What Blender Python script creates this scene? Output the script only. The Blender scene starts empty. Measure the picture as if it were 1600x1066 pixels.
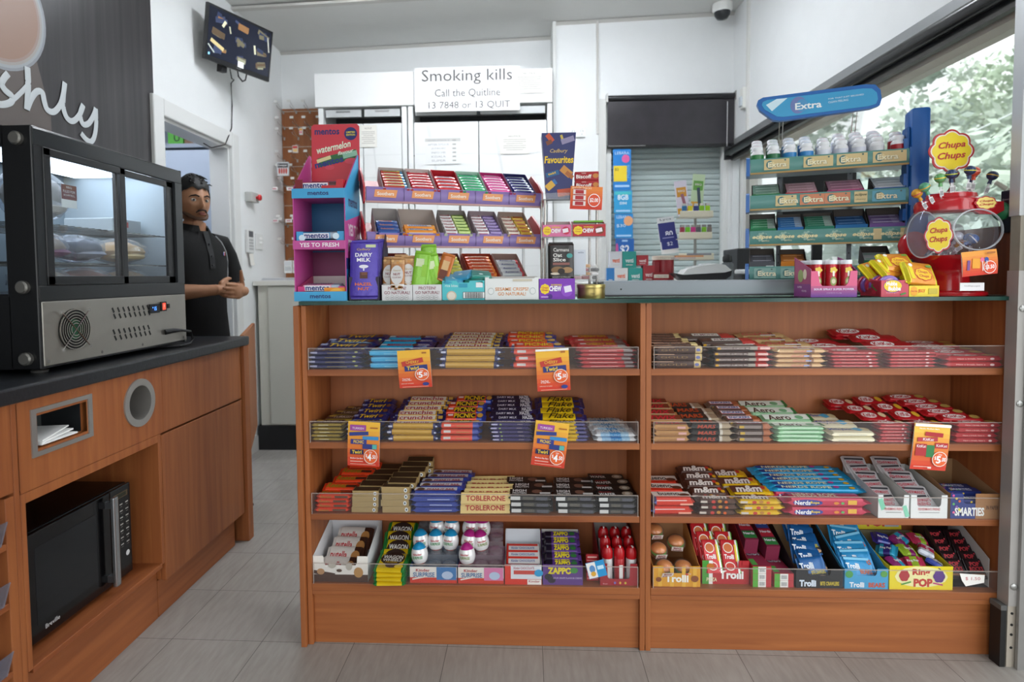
import bpy, bmesh, math, random
from mathutils import Vector, Matrix
random.seed(7)
S = bpy.context.scene
COL = S.collection
# ------------------------------------------------------------ camera
F, PIT, YAW, ROL, CX, CY = 928.2, .0469, .0447, -.0092, 769.8, 475.7
CAM = Vector((-.0264, -1.8434, 1.187))
_f = Vector((-math.sin(YAW)*math.cos(PIT), math.cos(YAW)*math.cos(PIT), -math.sin(PIT)))
_r0 = Vector((math.cos(YAW), math.sin(YAW), 0)); _u0 = _r0.cross(_f)
_r = math.cos(ROL)*_r0 + math.sin(ROL)*_u0
_u = -math.sin(ROL)*_r0 + math.cos(ROL)*_u0
cd = bpy.data.cameras.new('camera'); cam = bpy.data.objects.new('camera', cd); COL.objects.link(cam)
m3 = Matrix((_r, _u, -_f)).transposed(); cam.matrix_world = Matrix.Translation(CAM) @ m3.to_4x4()
cd.sensor_width = 36; cd.lens = F*36/1600; cd.shift_x = (800-CX)/1600; cd.shift_y = -(533-CY)/1600
cd.dof.use_dof = True; cd.dof.focus_distance = 1.98; cd.dof.aperture_fstop = 2.6
cd.clip_start = .02; cd.clip_end = 200
S.camera = cam
def ray(x, y): return _f + (x-CX)/F*_r - (y-CY)/F*_u
def atY(x, y, Y): d = ray(x, y); return CAM + d*((Y-CAM.y)/d.y)
def atX(x, y, X): d = ray(x, y); return CAM + d*((X-CAM.x)/d.x)
def atZ(x, y, Z): d = ray(x, y); return CAM + d*((Z-CAM.z)/d.z)
# ------------------------------------------------------------ world, lamps, exposure
S.view_settings.view_transform = 'Standard'; S.view_settings.look = 'None'
S.view_settings.gamma = 1; S.view_settings.exposure = .28; S.view_settings.use_curve_mapping = False
w = bpy.data.worlds.new('overcast_sky'); S.world = w; w.use_nodes = True
wn = w.node_tree.nodes; wl = w.node_tree.links
bg = wn['Background']; bg.inputs['Strength'].default_value = 1.55
tc = wn.new('ShaderNodeTexCoord'); sp = wn.new('ShaderNodeSeparateXYZ'); cr = wn.new('ShaderNodeValToRGB')
wl.new(tc.outputs['Generated'], sp.inputs[0]); wl.new(sp.outputs['Z'], cr.inputs[0]); wl.new(cr.outputs[0], bg.inputs[0])
cr.color_ramp.elements[0].position = -.02; cr.color_ramp.elements[0].color = (.42, .42, .40, 1)
cr.color_ramp.elements[1].position = .05; cr.color_ramp.elements[1].color = (.93, .97, 1, 1)
sun = bpy.data.lights.new('sun', 'SUN'); sun.energy = 2.2; sun.angle = .15; so = bpy.data.objects.new('sun', sun); COL.objects.link(so)
so.rotation_euler = (0, math.radians(-38), math.radians(12))
def area(name, loc, rot, sx, sy, e, c=(1, 1, 1)):
    l = bpy.data.lights.new(name, 'AREA'); l.shape = 'RECTANGLE'; l.size = sx; l.size_y = sy; l.energy = e; l.color = c
    o = bpy.data.objects.new(name, l); COL.objects.link(o); o.location = loc; o.rotation_euler = rot
# daylight through the shopfront glazing behind the camera and the open doorway on the right
area('shopfront_daylight', (-.4, -3.6, 1.35), (math.radians(90), 0, 0), 2.6, 2.1, 15.5, (.93, .97, 1))
area('doorway_daylight', (1.62, -1.35, 1.2), (0, math.radians(90), 0), 2.1, 1.7, 19, (.95, .98, 1))
# ------------------------------------------------------------ materials
MATS = {}
def _new(n):
    m = bpy.data.materials.new(n); m.use_nodes = True; nt = m.node_tree
    return m, nt, nt.nodes['Principled BSDF']
def lin(h):
    h = h.lstrip('#'); o = []
    for i in (0, 2, 4):
        c = int(h[i:i+2], 16)/255; o.append(c/12.92 if c <= .04045 else ((c+.055)/1.055)**2.4)
    return (*o, 1)
def C(h, r=.5, m=0, e=0, noise=0.0, a=1, coat=0, bump=0):
    """plain coloured procedural material"""
    k = ('c', h, r, m, e, noise, a, coat, bump)
    if k in MATS: return MATS[k]
    mt, nt, b = _new('paint_'+h.strip('#'))
    b.inputs['Base Color'].default_value = lin(h); b.inputs['Roughness'].default_value = r; b.inputs['Metallic'].default_value = m
    if coat: b.inputs['Coat Weight'].default_value = coat
    if a < 1: b.inputs['Alpha'].default_value = a
    if e: b.inputs['Emission Color'].default_value = lin(h); b.inputs['Emission Strength'].default_value = e
    if noise or bump:
        t = nt.nodes.new('ShaderNodeTexCoord'); n = nt.nodes.new('ShaderNodeTexNoise'); n.inputs['Scale'].default_value = 9; n.inputs['Detail'].default_value = 6
        nt.links.new(t.outputs['Object'], n.inputs['Vector'])
        if noise:
            mx = nt.nodes.new('ShaderNodeMix'); mx.data_type = 'RGBA'; mx.blend_type = 'MULTIPLY'
            mx.inputs[0].default_value = noise; mx.inputs[6].default_value = lin(h); nt.links.new(n.outputs['Fac'], mx.inputs[7]); nt.links.new(mx.outputs[2], b.inputs['Base Color'])
        if bump:
            n.inputs['Scale'].default_value = 60
            bp = nt.nodes.new('ShaderNodeBump'); bp.inputs['Strength'].default_value = bump; bp.inputs['Distance'].default_value = .004
            nt.links.new(n.outputs['Fac'], bp.inputs['Height']); nt.links.new(bp.outputs[0], b.inputs['Normal'])
    MATS[k] = mt; return mt
def FOIL(h, r=.3):      # crinkled glossy wrapper
    k = ('f', h, r)
    if k in MATS: return MATS[k]
    mt, nt, b = _new('wrapper_'+h.strip('#'))
    b.inputs['Base Color'].default_value = lin(h); b.inputs['Roughness'].default_value = r; b.inputs['Metallic'].default_value = .15
    b.inputs['Specular IOR Level'].default_value = .6
    t = nt.nodes.new('ShaderNodeTexCoord'); n = nt.nodes.new('ShaderNodeTexNoise'); n.inputs['Scale'].default_value = 55; n.inputs['Detail'].default_value = 3
    bp = nt.nodes.new('ShaderNodeBump'); bp.inputs['Strength'].default_value = .5; bp.inputs['Distance'].default_value = .003
    nt.links.new(t.outputs['Object'], n.inputs['Vector']); nt.links.new(n.outputs['Fac'], bp.inputs['Height']); nt.links.new(bp.outputs[0], b.inputs['Normal'])
    MATS[k] = mt; return mt
def WOOD(axis='z', h1='#ad6338', h2='#8a4625', r=.5, sc=1.0):
    k = ('w', axis, h1, h2)
    if k in MATS: return MATS[k]
    mt, nt, b = _new('wood_'+axis+h1.strip('#'))
    t = nt.nodes.new('ShaderNodeTexCoord'); mp = nt.nodes.new('ShaderNodeMapping')
    s = {'z': (26, 26, 1.3), 'x': (1.3, 26, 26), 'y': (26, 1.3, 26)}[axis]; mp.inputs['Scale'].default_value = [v*sc for v in s]
    n = nt.nodes.new('ShaderNodeTexNoise'); n.inputs['Scale'].default_value = 1.6; n.inputs['Detail'].default_value = 7; n.inputs['Distortion'].default_value = .7
    n2 = nt.nodes.new('ShaderNodeTexNoise'); n2.inputs['Scale'].default_value = .13; n2.inputs['Detail'].default_value = 2
    ad = nt.nodes.new('ShaderNodeMath'); ad.operation = 'MULTIPLY_ADD'; ad.inputs[1].default_value = .55; 
    cr = nt.nodes.new('ShaderNodeValToRGB'); wt = lambda h: (lin(h)[0]*.96, lin(h)[1]*1.06, lin(h)[2]*.92, 1)
    cr.color_ramp.elements[0].color = wt(h2); cr.color_ramp.elements[1].color = wt(h1)
    cr.color_ramp.elements[0].position = .36; cr.color_ramp.elements[1].position = .66
    nt.links.new(t.outputs['Object'], mp.inputs[0]); nt.links.new(mp.outputs[0], n.inputs['Vector']); nt.links.new(mp.outputs[0], n2.inputs['Vector'])
    nt.links.new(n.outputs['Fac'], ad.inputs[0]); m2 = nt.nodes.new('ShaderNodeMath'); m2.operation = 'MULTIPLY'; m2.inputs[1].default_value = .45
    nt.links.new(n2.outputs['Fac'], m2.inputs[0]); nt.links.new(m2.outputs[0], ad.inputs[2]); nt.links.new(ad.outputs[0], cr.inputs[0])
    nt.links.new(cr.outputs[0], b.inputs['Base Color']); b.inputs['Roughness'].default_value = r
    MATS[k] = mt; return mt
def GLASS(h='#ffffff', tint=.93, gl=.10, rough=.02, haze=.0):
    k = ('g', h, tint, gl, rough, haze)
    if k in MATS: return MATS[k]
    mt = bpy.data.materials.new('clear_'+h.strip('#')); mt.use_nodes = True; nt = mt.node_tree; nt.nodes.clear()
    o = nt.nodes.new('ShaderNodeOutputMaterial'); tr = nt.nodes.new('ShaderNodeBsdfTransparent'); g = nt.nodes.new('ShaderNodeBsdfGlossy'); mx = nt.nodes.new('ShaderNodeMixShader')
    c = lin(h); tr.inputs[0].default_value = (c[0]*tint, c[1]*tint, c[2]*tint, 1); g.inputs['Roughness'].default_value = rough
    lw = nt.nodes.new('ShaderNodeLayerWeight'); lw.inputs[0].default_value = .12
    ml = nt.nodes.new('ShaderNodeMath'); ml.operation = 'MULTIPLY_ADD'; ml.inputs[1].default_value = .45; ml.inputs[2].default_value = gl*.05
    nt.links.new(lw.outputs[0], ml.inputs[0]); nt.links.new(ml.outputs[0], mx.inputs[0]); nt.links.new(tr.outputs[0], mx.inputs[1]); nt.links.new(g.outputs[0], mx.inputs[2])
    last = mx
    if haze:
        d = nt.nodes.new('ShaderNodeBsdfDiffuse'); m2 = nt.nodes.new('ShaderNodeMixShader'); m2.inputs[0].default_value = haze
        nt.links.new(mx.outputs[0], m2.inputs[1]); nt.links.new(d.outputs[0], m2.inputs[2]); last = m2
    nt.links.new(last.outputs[0], o.inputs[0]); MATS[k] = mt; return mt
# ------------------------------------------------------------ mesh builder
_TX = {}
def textmesh(s, bold=0.0, shear=0.0):
    bold *= .45; k = (s, bold, shear)
    if k in _TX: return _TX[k]
    c = bpy.data.curves.new('lettering', 'FONT'); c.body = s; c.size = 1; c.resolution_u = 2; c.offset = bold; c.shear = shear
    o = bpy.data.objects.new('lettering', c); me = bpy.data.meshes.new_from_object(o)
    vs = [v.co.copy() for v in me.vertices]; fs = [tuple(p.vertices) for p in me.polygons]
    bpy.data.objects.remove(o); bpy.data.meshes.remove(me); bpy.data.curves.remove(c)
    if not vs: _TX[k] = ([], []); return _TX[k]
    x0 = min(v.x for v in vs); x1 = max(v.x for v in vs); y0 = min(v.y for v in vs); y1 = max(v.y for v in vs)
    vs = [((v.x-x0)/(x1-x0)-.5, (v.y-y0)/(y1-y0)-.5) for v in vs]
    _TX[k] = (vs, fs); return _TX[k]
class MB:
    def __init__(s): s.v = []; s.f = []; s.mi = []; s.m = []; s.T = Matrix.Identity(4)
    def mid(s, m):
        if isinstance(m, str): m = C(m)
        if m not in s.m: s.m.append(m)
        return s.m.index(m)
    def add(s, vs, fs, m):
        b = len(s.v); T = s.T
        s.v += [tuple(T @ Vector(v)) for v in vs]; s.f += [tuple(i+b for i in f) for f in fs]; k = s.mid(m); s.mi += [k]*len(fs); return s
    def poly(s, pts, m): return s.add(pts, [tuple(range(len(pts)))], m)
    def box(s, x0, x1, y0, y1, z0, z1, m, bev=0):
        if bev:
            return s.rbox(x0, x1, y0, y1, z0, z1, m, bev)
        v = [(x, y, z) for x in (x0, x1) for y in (y0, y1) for z in (z0, z1)]
        return s.add(v, [(0, 1, 3, 2), (4, 6, 7, 5), (0, 4, 5, 1), (2, 3, 7, 6), (0, 2, 6, 4), (1, 5, 7, 3)], m)
    def rbox(s, x0, x1, y0, y1, z0, z1, m, b):
        bm = bmesh.new(); bmesh.ops.create_cube(bm, size=1)
        for v in bm.verts: v.co = Vector((x0+(v.co.x+.5)*(x1-x0), y0+(v.co.y+.5)*(y1-y0), z0+(v.co.z+.5)*(z1-z0)))
        bmesh.ops.bevel(bm, geom=list(bm.edges), offset=b, segments=2, affect='EDGES', profile=.5)
        bm.verts.index_update(); s.add([v.co.copy() for v in bm.verts], [tuple(v.index for v in f.verts) for f in bm.faces], m); bm.free(); return s
    def ext(s, pts, a, b, m, ax='y', m2=None):
        """extrude a 2-D outline (list of pairs) along an axis from a to b"""
        n = len(pts)
        def P(p, t): return {'y': (p[0], t, p[1]), 'x': (t, p[0], p[1]), 'z': (p[0], p[1], t)}[ax]
        v = [P(p, a) for p in pts]+[P(p, b) for p in pts]
        s.add(v, [(i, (i+1) % n, n+(i+1) % n, n+i) for i in range(n)], m2 or m)
        s.add(v, [tuple(range(n)), tuple(range(2*n-1, n-1, -1))], m); return s
    def lathe(s, prof, m, c=(0, 0, 0), n=20, sx=1, sy=1):
        v = []; f = []
        for r, z in prof:
            for i in range(n):
                a = 2*math.pi*i/n; v.append((c[0]+r*sx*math.cos(a), c[1]+r*sy*math.sin(a), c[2]+z))
        for j in range(len(prof)-1):
            for i in range(n): f.append((j*n+i, j*n+(i+1) % n, (j+1)*n+(i+1) % n, (j+1)*n+i))
        f.append(tuple(range(n-1, -1, -1))); f.append(tuple((len(prof)-1)*n+i for i in range(n)))
        return s.add(v, f, m)
    def tube(s, pts, r, m, n=8, sc=None):
        pts = [Vector(p) for p in pts]; v = []; f = []; N = len(pts)
        up = Vector((0, 0, 1))
        for k, p in enumerate(pts):
            d = (pts[min(k+1, N-1)]-pts[max(k-1, 0)]).normalized()
            a = d.cross(up)
            if a.length < .05: a = d.cross(Vector((1, 0, 0)))
            a.normalize(); b = d.cross(a); rr = r[k] if isinstance(r, (list, tuple)) else r
            for i in range(n):
                t = 2*math.pi*i/n; q = a*math.cos(t)*rr+b*math.sin(t)*rr
                if sc: q = Vector((q.x*sc[0], q.y*sc[1], q.z*sc[2]))
                v.append(p+q)
        for k in range(N-1):
            for i in range(n): f.append((k*n+i, k*n+(i+1) % n, (k+1)*n+(i+1) % n, (k+1)*n+i))
        f.append(tuple(range(n-1, -1, -1))); f.append(tuple((N-1)*n+i for i in range(n)))
        return s.add(v, f, m)
    def ball(s, c, rx, ry, rz, m, n=12, k=8, jit=0):
        pr = [(math.sin(math.pi*i/k), -math.cos(math.pi*i/k)) for i in range(k+1)]; pr[0] = (.02, -1); pr[-1] = (.02, 1)
        v = []; f = []
        for r, z in pr:
            for i in range(n):
                a = 2*math.pi*i/n; j = 1+random.uniform(-jit, jit)
                v.append((c[0]+r*rx*math.cos(a)*j, c[1]+r*ry*math.sin(a)*j, c[2]+z*rz*j))
        for j in range(k):
            for i in range(n): f.append((j*n+i, j*n+(i+1) % n, (j+1)*n+(i+1) % n, (j+1)*n+i))
        f.append(tuple(range(n-1, -1, -1))); f.append(tuple(k*n+i for i in range(n)))
        return s.add(v, f, m)
    # flat graphics standing just off a face that looks to -Y (local)
    def rect(s, x, z, w_, h, m, y=0, rot=0):
        c, q = math.cos(rot), math.sin(rot)
        return s.poly([(x+a*c-b*q, y, z+a*q+b*c) for a, b in ((-w_/2, -h/2), (w_/2, -h/2), (w_/2, h/2), (-w_/2, h/2))], m)
    def disc(s, x, z, rx, rz, m, y=0, n=20, lob=0, la=.12):
        p = []
        N = max(n, lob*6)
        for i in range(N):
            a = 2*math.pi*i/N; k = 1+(la*abs(math.cos(a*lob/2))-la/2 if lob else 0)
            p.append((x+rx*k*math.cos(a), y, z+rz*k*math.sin(a)))
        return s.poly(p, m)
    def txt(s, t, x, z, w_, h, m, y=0, rot=0, bold=0.0, shear=0.0):
        vs, fs = textmesh(t, bold, shear); c, q = math.cos(rot), math.sin(rot)
        return s.add([(x+a*w_*c-b*h*q, y, z+a*w_*q+b*h*c) for a, b in vs], fs, m)
    def build(s, name, parent=None, loc=None, smooth=False, mods=None):
        me = bpy.data.meshes.new(name); me.from_pydata(s.v, [], s.f)
        for m in s.m: me.materials.append(m)
        me.polygons.foreach_set('material_index', s.mi)
        if smooth: me.polygons.foreach_set('use_smooth', [len(f) < 9 for f in s.f])
        me.update(); o = bpy.data.objects.new(name, me); COL.objects.link(o)
        if smooth:
            try:
                me.set_sharp_from_angle(angle=math.radians(40))
            except Exception: pass
        if parent: o.parent = parent
        if loc: o.location = loc
        return o
def lab(o, label, cat, group=None, kind=None):
    o['label'] = label; o['category'] = cat
    if group: o['group'] = group
    if kind: o['kind'] = kind
    return o
def struct(mb, name, smooth=False):
    o = mb.build(name, smooth=smooth); o['kind'] = 'structure'; return o
def thing(name, label, cat, loc=(0, 0, 0), rz=0, group=None, rot=None):
    o = bpy.data.objects.new(name, None); COL.objects.link(o); o.location = loc; o.rotation_euler = rot or (0, 0, rz); o.empty_display_size = .05
    return lab(o, label, cat, group)
def copy_tree(o, loc, rot=None, label=None, parent=None):
    c = o.copy(); COL.objects.link(c)
    if parent: c.parent = parent
    else:
        c.location = loc
        if rot: c.rotation_euler = rot
        if label: c['label'] = label
    for ch in list(o.children): copy_tree(ch, None, parent=c)
    return c
def RX(a): return Matrix.Rotation(a, 4, 'X')
def RY(a): return Matrix.Rotation(a, 4, 'Y')
def RZ(a): return Matrix.Rotation(a, 4, 'Z')
def TR(x, y, z): return Matrix.Translation((x, y, z))
FRX = RZ(math.pi/2)      # local -Y faces +X : graphics drawn in xz turn to look along +X
WHITE = '#f2f3f2'
# ------------------------------------------------------------ the room
wall = C('#eceeee', .55, noise=.06)
b = MB(); b.box(-2.0, 2.2, -3.9, 3.2, -.06, 0, None or C('#8b8884'))
fl = struct(b, 'floor')
def floor_mat():
    mt, nt, p = _new('vinyl_tiles'); N = nt.nodes.new; L = nt.links.new
    t = N('ShaderNodeTexCoord'); mp = N('ShaderNodeMapping'); mp.inputs['Location'].default_value = (1.18, .0, 0); mp.inputs['Rotation'].default_value = (0, 0, .0143)
    L(t.outputs['Object'], mp.inputs[0])
    br = N('ShaderNodeTexBrick'); br.offset = 0; br.squash = 1; br.inputs['Scale'].default_value = 1
    br.inputs['Brick Width'].default_value = .305; br.inputs['Row Height'].default_value = .305; br.inputs['Mortar Size'].default_value = .0012; br.inputs['Mortar Smooth'].default_value = .3; br.inputs['Bias'].default_value = 0
    br.inputs['Color1'].default_value = lin('#a5a19b'); br.inputs['Color2'].default_value = lin('#9c9893'); br.inputs['Mortar'].default_value = lin('#5e5b57')
    L(mp.outputs[0], br.inputs['Vector'])
    m2 = N('ShaderNodeMapping'); m2.inputs['Scale'].default_value = (55, 9, 1); m2.inputs['Rotation'].default_value = (0, 0, .5); L(t.outputs['Object'], m2.inputs[0])
    n = N('ShaderNodeTexNoise'); n.inputs['Scale'].default_value = 1.2; n.inputs['Detail'].default_value = 8; L(m2.outputs[0], n.inputs['Vector'])
    n3 = N('ShaderNodeTexNoise'); n3.inputs['Scale'].default_value = 2.3; n3.inputs['Detail'].default_value = 5; L(t.outputs['Object'], n3.inputs['Vector'])
    r = N('ShaderNodeValToRGB'); r.color_ramp.elements[0].position = .3; r.color_ramp.elements[0].color = (.72, .70, .68, 1); r.color_ramp.elements[1].position = .7; r.color_ramp.elements[1].color = (1.08, 1.08, 1.08, 1)
    ad = N('ShaderNodeMath'); ad.operation = 'ADD'; L(n.outputs['Fac'], ad.inputs[0]); L(n3.outputs['Fac'], ad.inputs[1]); mu = N('ShaderNodeMath'); mu.operation = 'MULTIPLY'; mu.inputs[1].default_value = .5; L(ad.outputs[0], mu.inputs[0]); L(mu.outputs[0], r.inputs[0])
    mx = N('ShaderNodeMix'); mx.data_type = 'RGBA'; mx.blend_type = 'MULTIPLY'; mx.inputs[0].default_value = 1; L(br.outputs['Color'], mx.inputs[6]); L(r.outputs[0], mx.inputs[7]); L(mx.outputs[2], p.inputs['Base Color'])
    p.inputs['Roughness'].default_value = .42
    return mt
fl.data.materials[0] = floor_mat()
XL, XR = -1.85, 1.5
def CZ(x): return 2.985+.03*x
# ceiling (slightly sloping)
b = MB(); v = []
for y in (-3.9, 3.2):
    for x, dz in ((-2.1, 0), (1.75, 0), (1.75, .14), (-2.1, .14)): v.append((x, y, CZ(x)+dz))
b.add(v, [(0, 1, 2, 3), (4, 7, 6, 5), (0, 4, 5, 1), (1, 5, 6, 2), (2, 6, 7, 3), (3, 7, 4, 0)], C('#d9d9d6', .7, noise=.05)); struct(b, 'ceiling')
# left wall with doorway Y 1.15..1.87, top 2.02
b = MB(); b.box(-1.97, XL, -3.9, 1.15, 0, 3.1, wall); b.box(-1.97, XL, 1.87, 2.9, 0, 3.1, wall); b.box(-1.97, XL, 1.15, 1.87, 2.02, 3.1, wall); struct(b, 'wall_left')
b = MB(); b.box(-1.97, .245, 2.75, 2.9, 0, 3.1, wall); struct(b, 'wall_back')
# projecting wall with the shuttered window
b = MB(); b.box(.245, .60, 2.5, 2.9, 0, 3.12, wall); b.box(.60, 1.5, 2.5, 2.9, 2.44, 3.12, wall); b.box(.60, 1.5, 2.5, 2.9, 0, 1.13, wall); b.box(.60, 1.5, 2.72, 2.9, 1.13, 2.44, wall); b.box(1.47, 1.5, 2.5, 2.72, 1.13, 2.44, wall)
struct(b, 'wall_pillar')
# right wall with the long window
b = MB(); b.box(XR, 1.65, -.1, 2.9, 2.08, 3.15, wall); b.box(XR, 1.65, -.02, 2.9, 0, 1.09, wall); b.box(XR, 1.65, 2.36, 2.9, 1.09, 2.08, wall); b.box(XR, 1.65, -2.4, -.1, 2.35, 3.15, wall); b.box(XR, 1.65, -3.9, -2.4, 0, 3.15, wall); struct(b, 'wall_right')
b = MB(); b.box(-1.97, -1.7, -3.9, -3.75, 0, 3.1, wall); b.box(.95, 1.65, -3.9, -3.75, 0, 3.1, wall); b.box(-1.7, .95, -3.9, -3.75, 2.5, 3.1, wall); b.box(-1.7, .95, -3.9, -3.75, 0, .25, wall); struct(b, 'wall_front')
# cornice and the little duct line on the ceiling
b = MB(); cm = C('#c4c2bd', .6)
for (x0, x1, y) in ((-1.85, .245, 2.75), (.245, 1.5, 2.5)):
    b.add([(x0, y, CZ(x0)-.022), (x1, y, CZ(x1)-.022), (x1, y, CZ(x1)), (x0, y, CZ(x0)), (x0, y-.022, CZ(x0)-.004), (x1, y-.022, CZ(x1)-.004)], [(0, 1, 5, 4), (4, 5, 2, 3), (0, 4, 3), (1, 2, 5)], cm)
struct(b, 'trim_1')
b = MB(); b.add([(-1.85, 1.95, 2.92), (.22, 1.95, 2.98), (.22, 1.99, 2.98), (-1.85, 1.99, 2.92), (-1.85, 1.95, 2.905), (.22, 1.95, 2.965), (.22, 1.99, 2.965), (-1.85, 1.99, 2.905)], [(0, 1, 5, 4), (1, 2, 6, 5), (2, 3, 7, 6), (3, 0, 4, 7), (4, 5, 6, 7)], cm)
struct(b, 'trim_2')
b = MB(); b.box(.225, .247, 2.47, 2.75, 0, 2.99, C('#dfe0dd', .6)); b.box(.535, .55, 2.485, 2.5, 2.2, 3.0, cm); struct(b, 'trim_3')
b = MB(); b.box(-1.85, -1.838, 1.98, 2.15, 0, .1, cm); struct(b, 'baseboard_left')
b = MB(); g = C('#dcdcd8', .6); b.box(1.485, 1.5, 2.2, 2.23, 2.1, 3.02, g); struct(b, 'trim_4')
# door frame and half open grey door behind
b = MB(); fr = C('#dedfdd', .4)
for (y0, y1, z0, z1) in ((1.06, 1.15, 0, 2.11), (1.87, 1.96, 0, 2.11), (1.15, 1.87, 2.02, 2.11)): b.box(-1.86, -1.825, y0, y1, z0, z1, fr, .006)
b.box(-1.97, -1.85, 1.15, 1.165, 0, 2.02, fr); b.box(-1.97, -1.85, 1.855, 1.87, 0, 2.02, fr); b.box(-1.97, -1.85, 1.165, 1.855, 2.005, 2.02, fr)
struct(b, 'door_1')
b = MB(); bl = C('#8f98a6', .45, noise=.05)
b.box(-3.2, -1.98, 3.0, 3.04, 0, 2.45, bl); b.box(-3.2, -3.16, .6, 3.0, 0, 2.6, C('#9aa1ac', .5)); b.box(-3.2, -1.97, .5, .6, 0, 2.6, bl); b.box(-3.2, -1.97, .5, 3.1, 2.6, 2.65, wall); b.box(-3.2, -1.97, .5, 3.1, -.06, 0, C('#777777'))
struct(b, 'wall_storeroom')
b = MB(); b.box(0, .84, 0, .035, .01, 2.11, C('#a9b4c4', .4)); b.box(.835, .85, -.004, .04, .01, 2.11, C('#d8dcde', .4)); d2 = b.build('door_2', loc=(-2.86, 2.35, 0)); d2['kind'] = 'structure'
b = MB(); b.lathe([(.011, 0), (.011, .05), (.028, .055), (.028, .08), (.012, .09)], C('#b5b5b0', .3, 1), n=14); k = b.build('door_handle', d2, (.75, -.0, 1.0), True); k.rotation_euler = (math.pi/2, 0, 0)
b = MB(); b.box(-1.97, -1.9, 2.02, 2.06, 0, 2.02, fr); struct(b, 'trim_5')
# ------------------------------------------------------------ long window on the right and the shuttered window
al = C('#a9a7a1', .35, .6); blk = C('#151517', .3); dk = C('#2b2b2e', .4)
b = MB()
b.box(1.475, 1.52, -.02, 2.40, 2.085, 2.125, C('#8d8f90', .4, .4)); b.box(1.47, 1.50, -.02, 2.40, 2.045, 2.085, C('#c9cbca', .5))
b.box(1.50, 1.60, -.02, 2.36, 1.965, 2.0, C('#c7c0b4', .5)); b.box(1.50, 1.60, -.02, 2.36, 2.0, 2.08, C('#d9d2ce', .6)); b.box(1.50, 1.60, -.02, 2.36, 1.09, 1.13, C('#c9c6bd', .5))
b.box(1.50, 1.60, 2.30, 2.37, 1.13, 1.97, C('#dfe0dd', .5)); b.box(1.52, 1.575, 2.24, 2.30, 1.13, 1.97, al)
w1 = struct(b, 'window_1')
b = MB(); b.poly([(1.558, -.02, 1.13), (1.558, 2.25, 1.13), (1.558, 2.25, 1.97), (1.558, -.02, 1.97)], GLASS('#fafffb', 1, .1, haze=.22)); b.build('window_pane', w1)  # diffuse haze mixed into the pane to wash out the bright outdoors
b = MB(); b.tube([(1.445, -.02, 2.035), (1.445, 2.43, 2.035)], .030, C('#101012', .25), n=16); b.box(1.42, 1.5, 2.42, 2.45, 1.99, 2.08, dk)
b.box(1.462, 1.468, -.02, 2.40, 1.985, 2.035, C('#1a1a1c', .4)); b.box(1.452, 1.478, -.02, 2.40, 1.975, 1.99, C('#3a3836', .3, .4))
lab(b.build('roller_blind', smooth=True), 'black rolled-up blind along the head of the long right window', 'blind')
# metal door post at the right edge of the shelves
b = MB(); st = C('#b3afab', .42, .35, noise=.2)
b.box(1.424, 1.60, -.050, -.008, .19, 1.19, st); b.box(1.424, 1.60, -.045, -.008, 1.35, 2.36, C('#b9bbbc', .4, .4)); b.box(1.428, 1.6, -.044, -.008, .0, .19, C('#b4aa9c', .6)); b.box(1.430, 1.6, -.043, -.008, 1.19, 1.35, C('#b0a898', .6, noise=.5))
b.box(1.448, 1.6, -.060, -.050, 0, 2.36, C('#a5a3a0', .4, .5, noise=.2)); b.box(1.424, 1.6, -.05, -.008, 2.36, 2.42, st); b.box(1.50, 1.6, -.07, -.06, 0, 2.36, C('#d5d6d6', .5))
pt = struct(b, 'trim_6')
for z in (.25, .80, 1.08, 1.72):
    b = MB(); b.T = TR(1.438, -.0505, z) @ RX(math.pi/2); b.lathe([(.010, -.002), (.010, .002), (.006, .005), (.002, .005)], C('#a9a9a6', .3, .9), n=12); b.build('rivet', pt, smooth=True)
for z in (.10, .13, .165, .06):
    b = MB(); b.T = TR(1.440, -.0445, z) @ RX(math.pi/2); b.lathe([(.004, -.001), (.004, .001)], '#191919', n=8); b.build('screw_hole', pt)
# brown board at the window end of the counter, green button
b = MB(); b.box(1.486, 1.499, .0, .30, 1.115, 1.33, WOOD('z', '#8f4d2a', '#6d3518')); lab(b.build('side_board'), 'small brown wooden board beside the lollipop globe at the window', 'board')
t = thing('push_button', 'green mushroom push button on a black plate by the metal post', 'button', (1.474, .050, 1.372))
b = MB(); b.box(-.004, .008, -.034, .034, -.065, .065, C('#141416', .35), .003); b.T = TR(-.0045, 0, .036) @ FRX.inverted(); b.txt('Emergency', 0, 0, .05, .008, '#c9c9c9'); b.build('mounting_plate', t)
b = MB(); b.T = RY(-math.pi/2); b.lathe([(.012, 0), (.012, .018), (.027, .022), (.029, .030), (.022, .040), (.008, .045)], C('#1d7a4a', .3), n=20); b.build('button_cap', t, smooth=True)
b = MB(); b.box(1.408, 1.4235, -.045, -.004, .0, .175, C('#171616', .5)); b.box(1.406, 1.4235, -.047, -.004, .175, .19, '#5a5a58'); lab(b.build('floor_spring_box'), 'black metal box at floor level between shelves and metal post', 'box')
# security fittings on white walls
t = thing('motion_sensor', 'white plastic motion sensor high on the right wall', 'sensor', (1.5, 2.255, 2.36))
b = MB(); b.box(-.035, 0, -.032, .032, -.07, .07, C('#e4e4de', .4), .008); b.build('sensor_case', t); b = MB(); b.box(-.046, -.03, -.022, .022, -.055, .012, C('#d3dbe0', .15), .006); b.build('sensor_lens', t)
p = atY(1130, 6, 2.42)
t = thing('security_camera', 'white dome security camera on the ceiling near the right corner', 'camera', (1.37, 2.36, CZ(1.37)))
b = MB(); b.lathe([(.065, 0), (.065, -.04), (.055, -.055)], C('#e9e9e6', .4), n=24); b.build('camera_base', t, smooth=True)
b = MB(); b.lathe([(.054, -.05), (.050, -.075), (.034, -.098), (.005, -.106)], C('#2e3134', .08), n=24); b.build('camera_dome', t, smooth=True)
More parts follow.
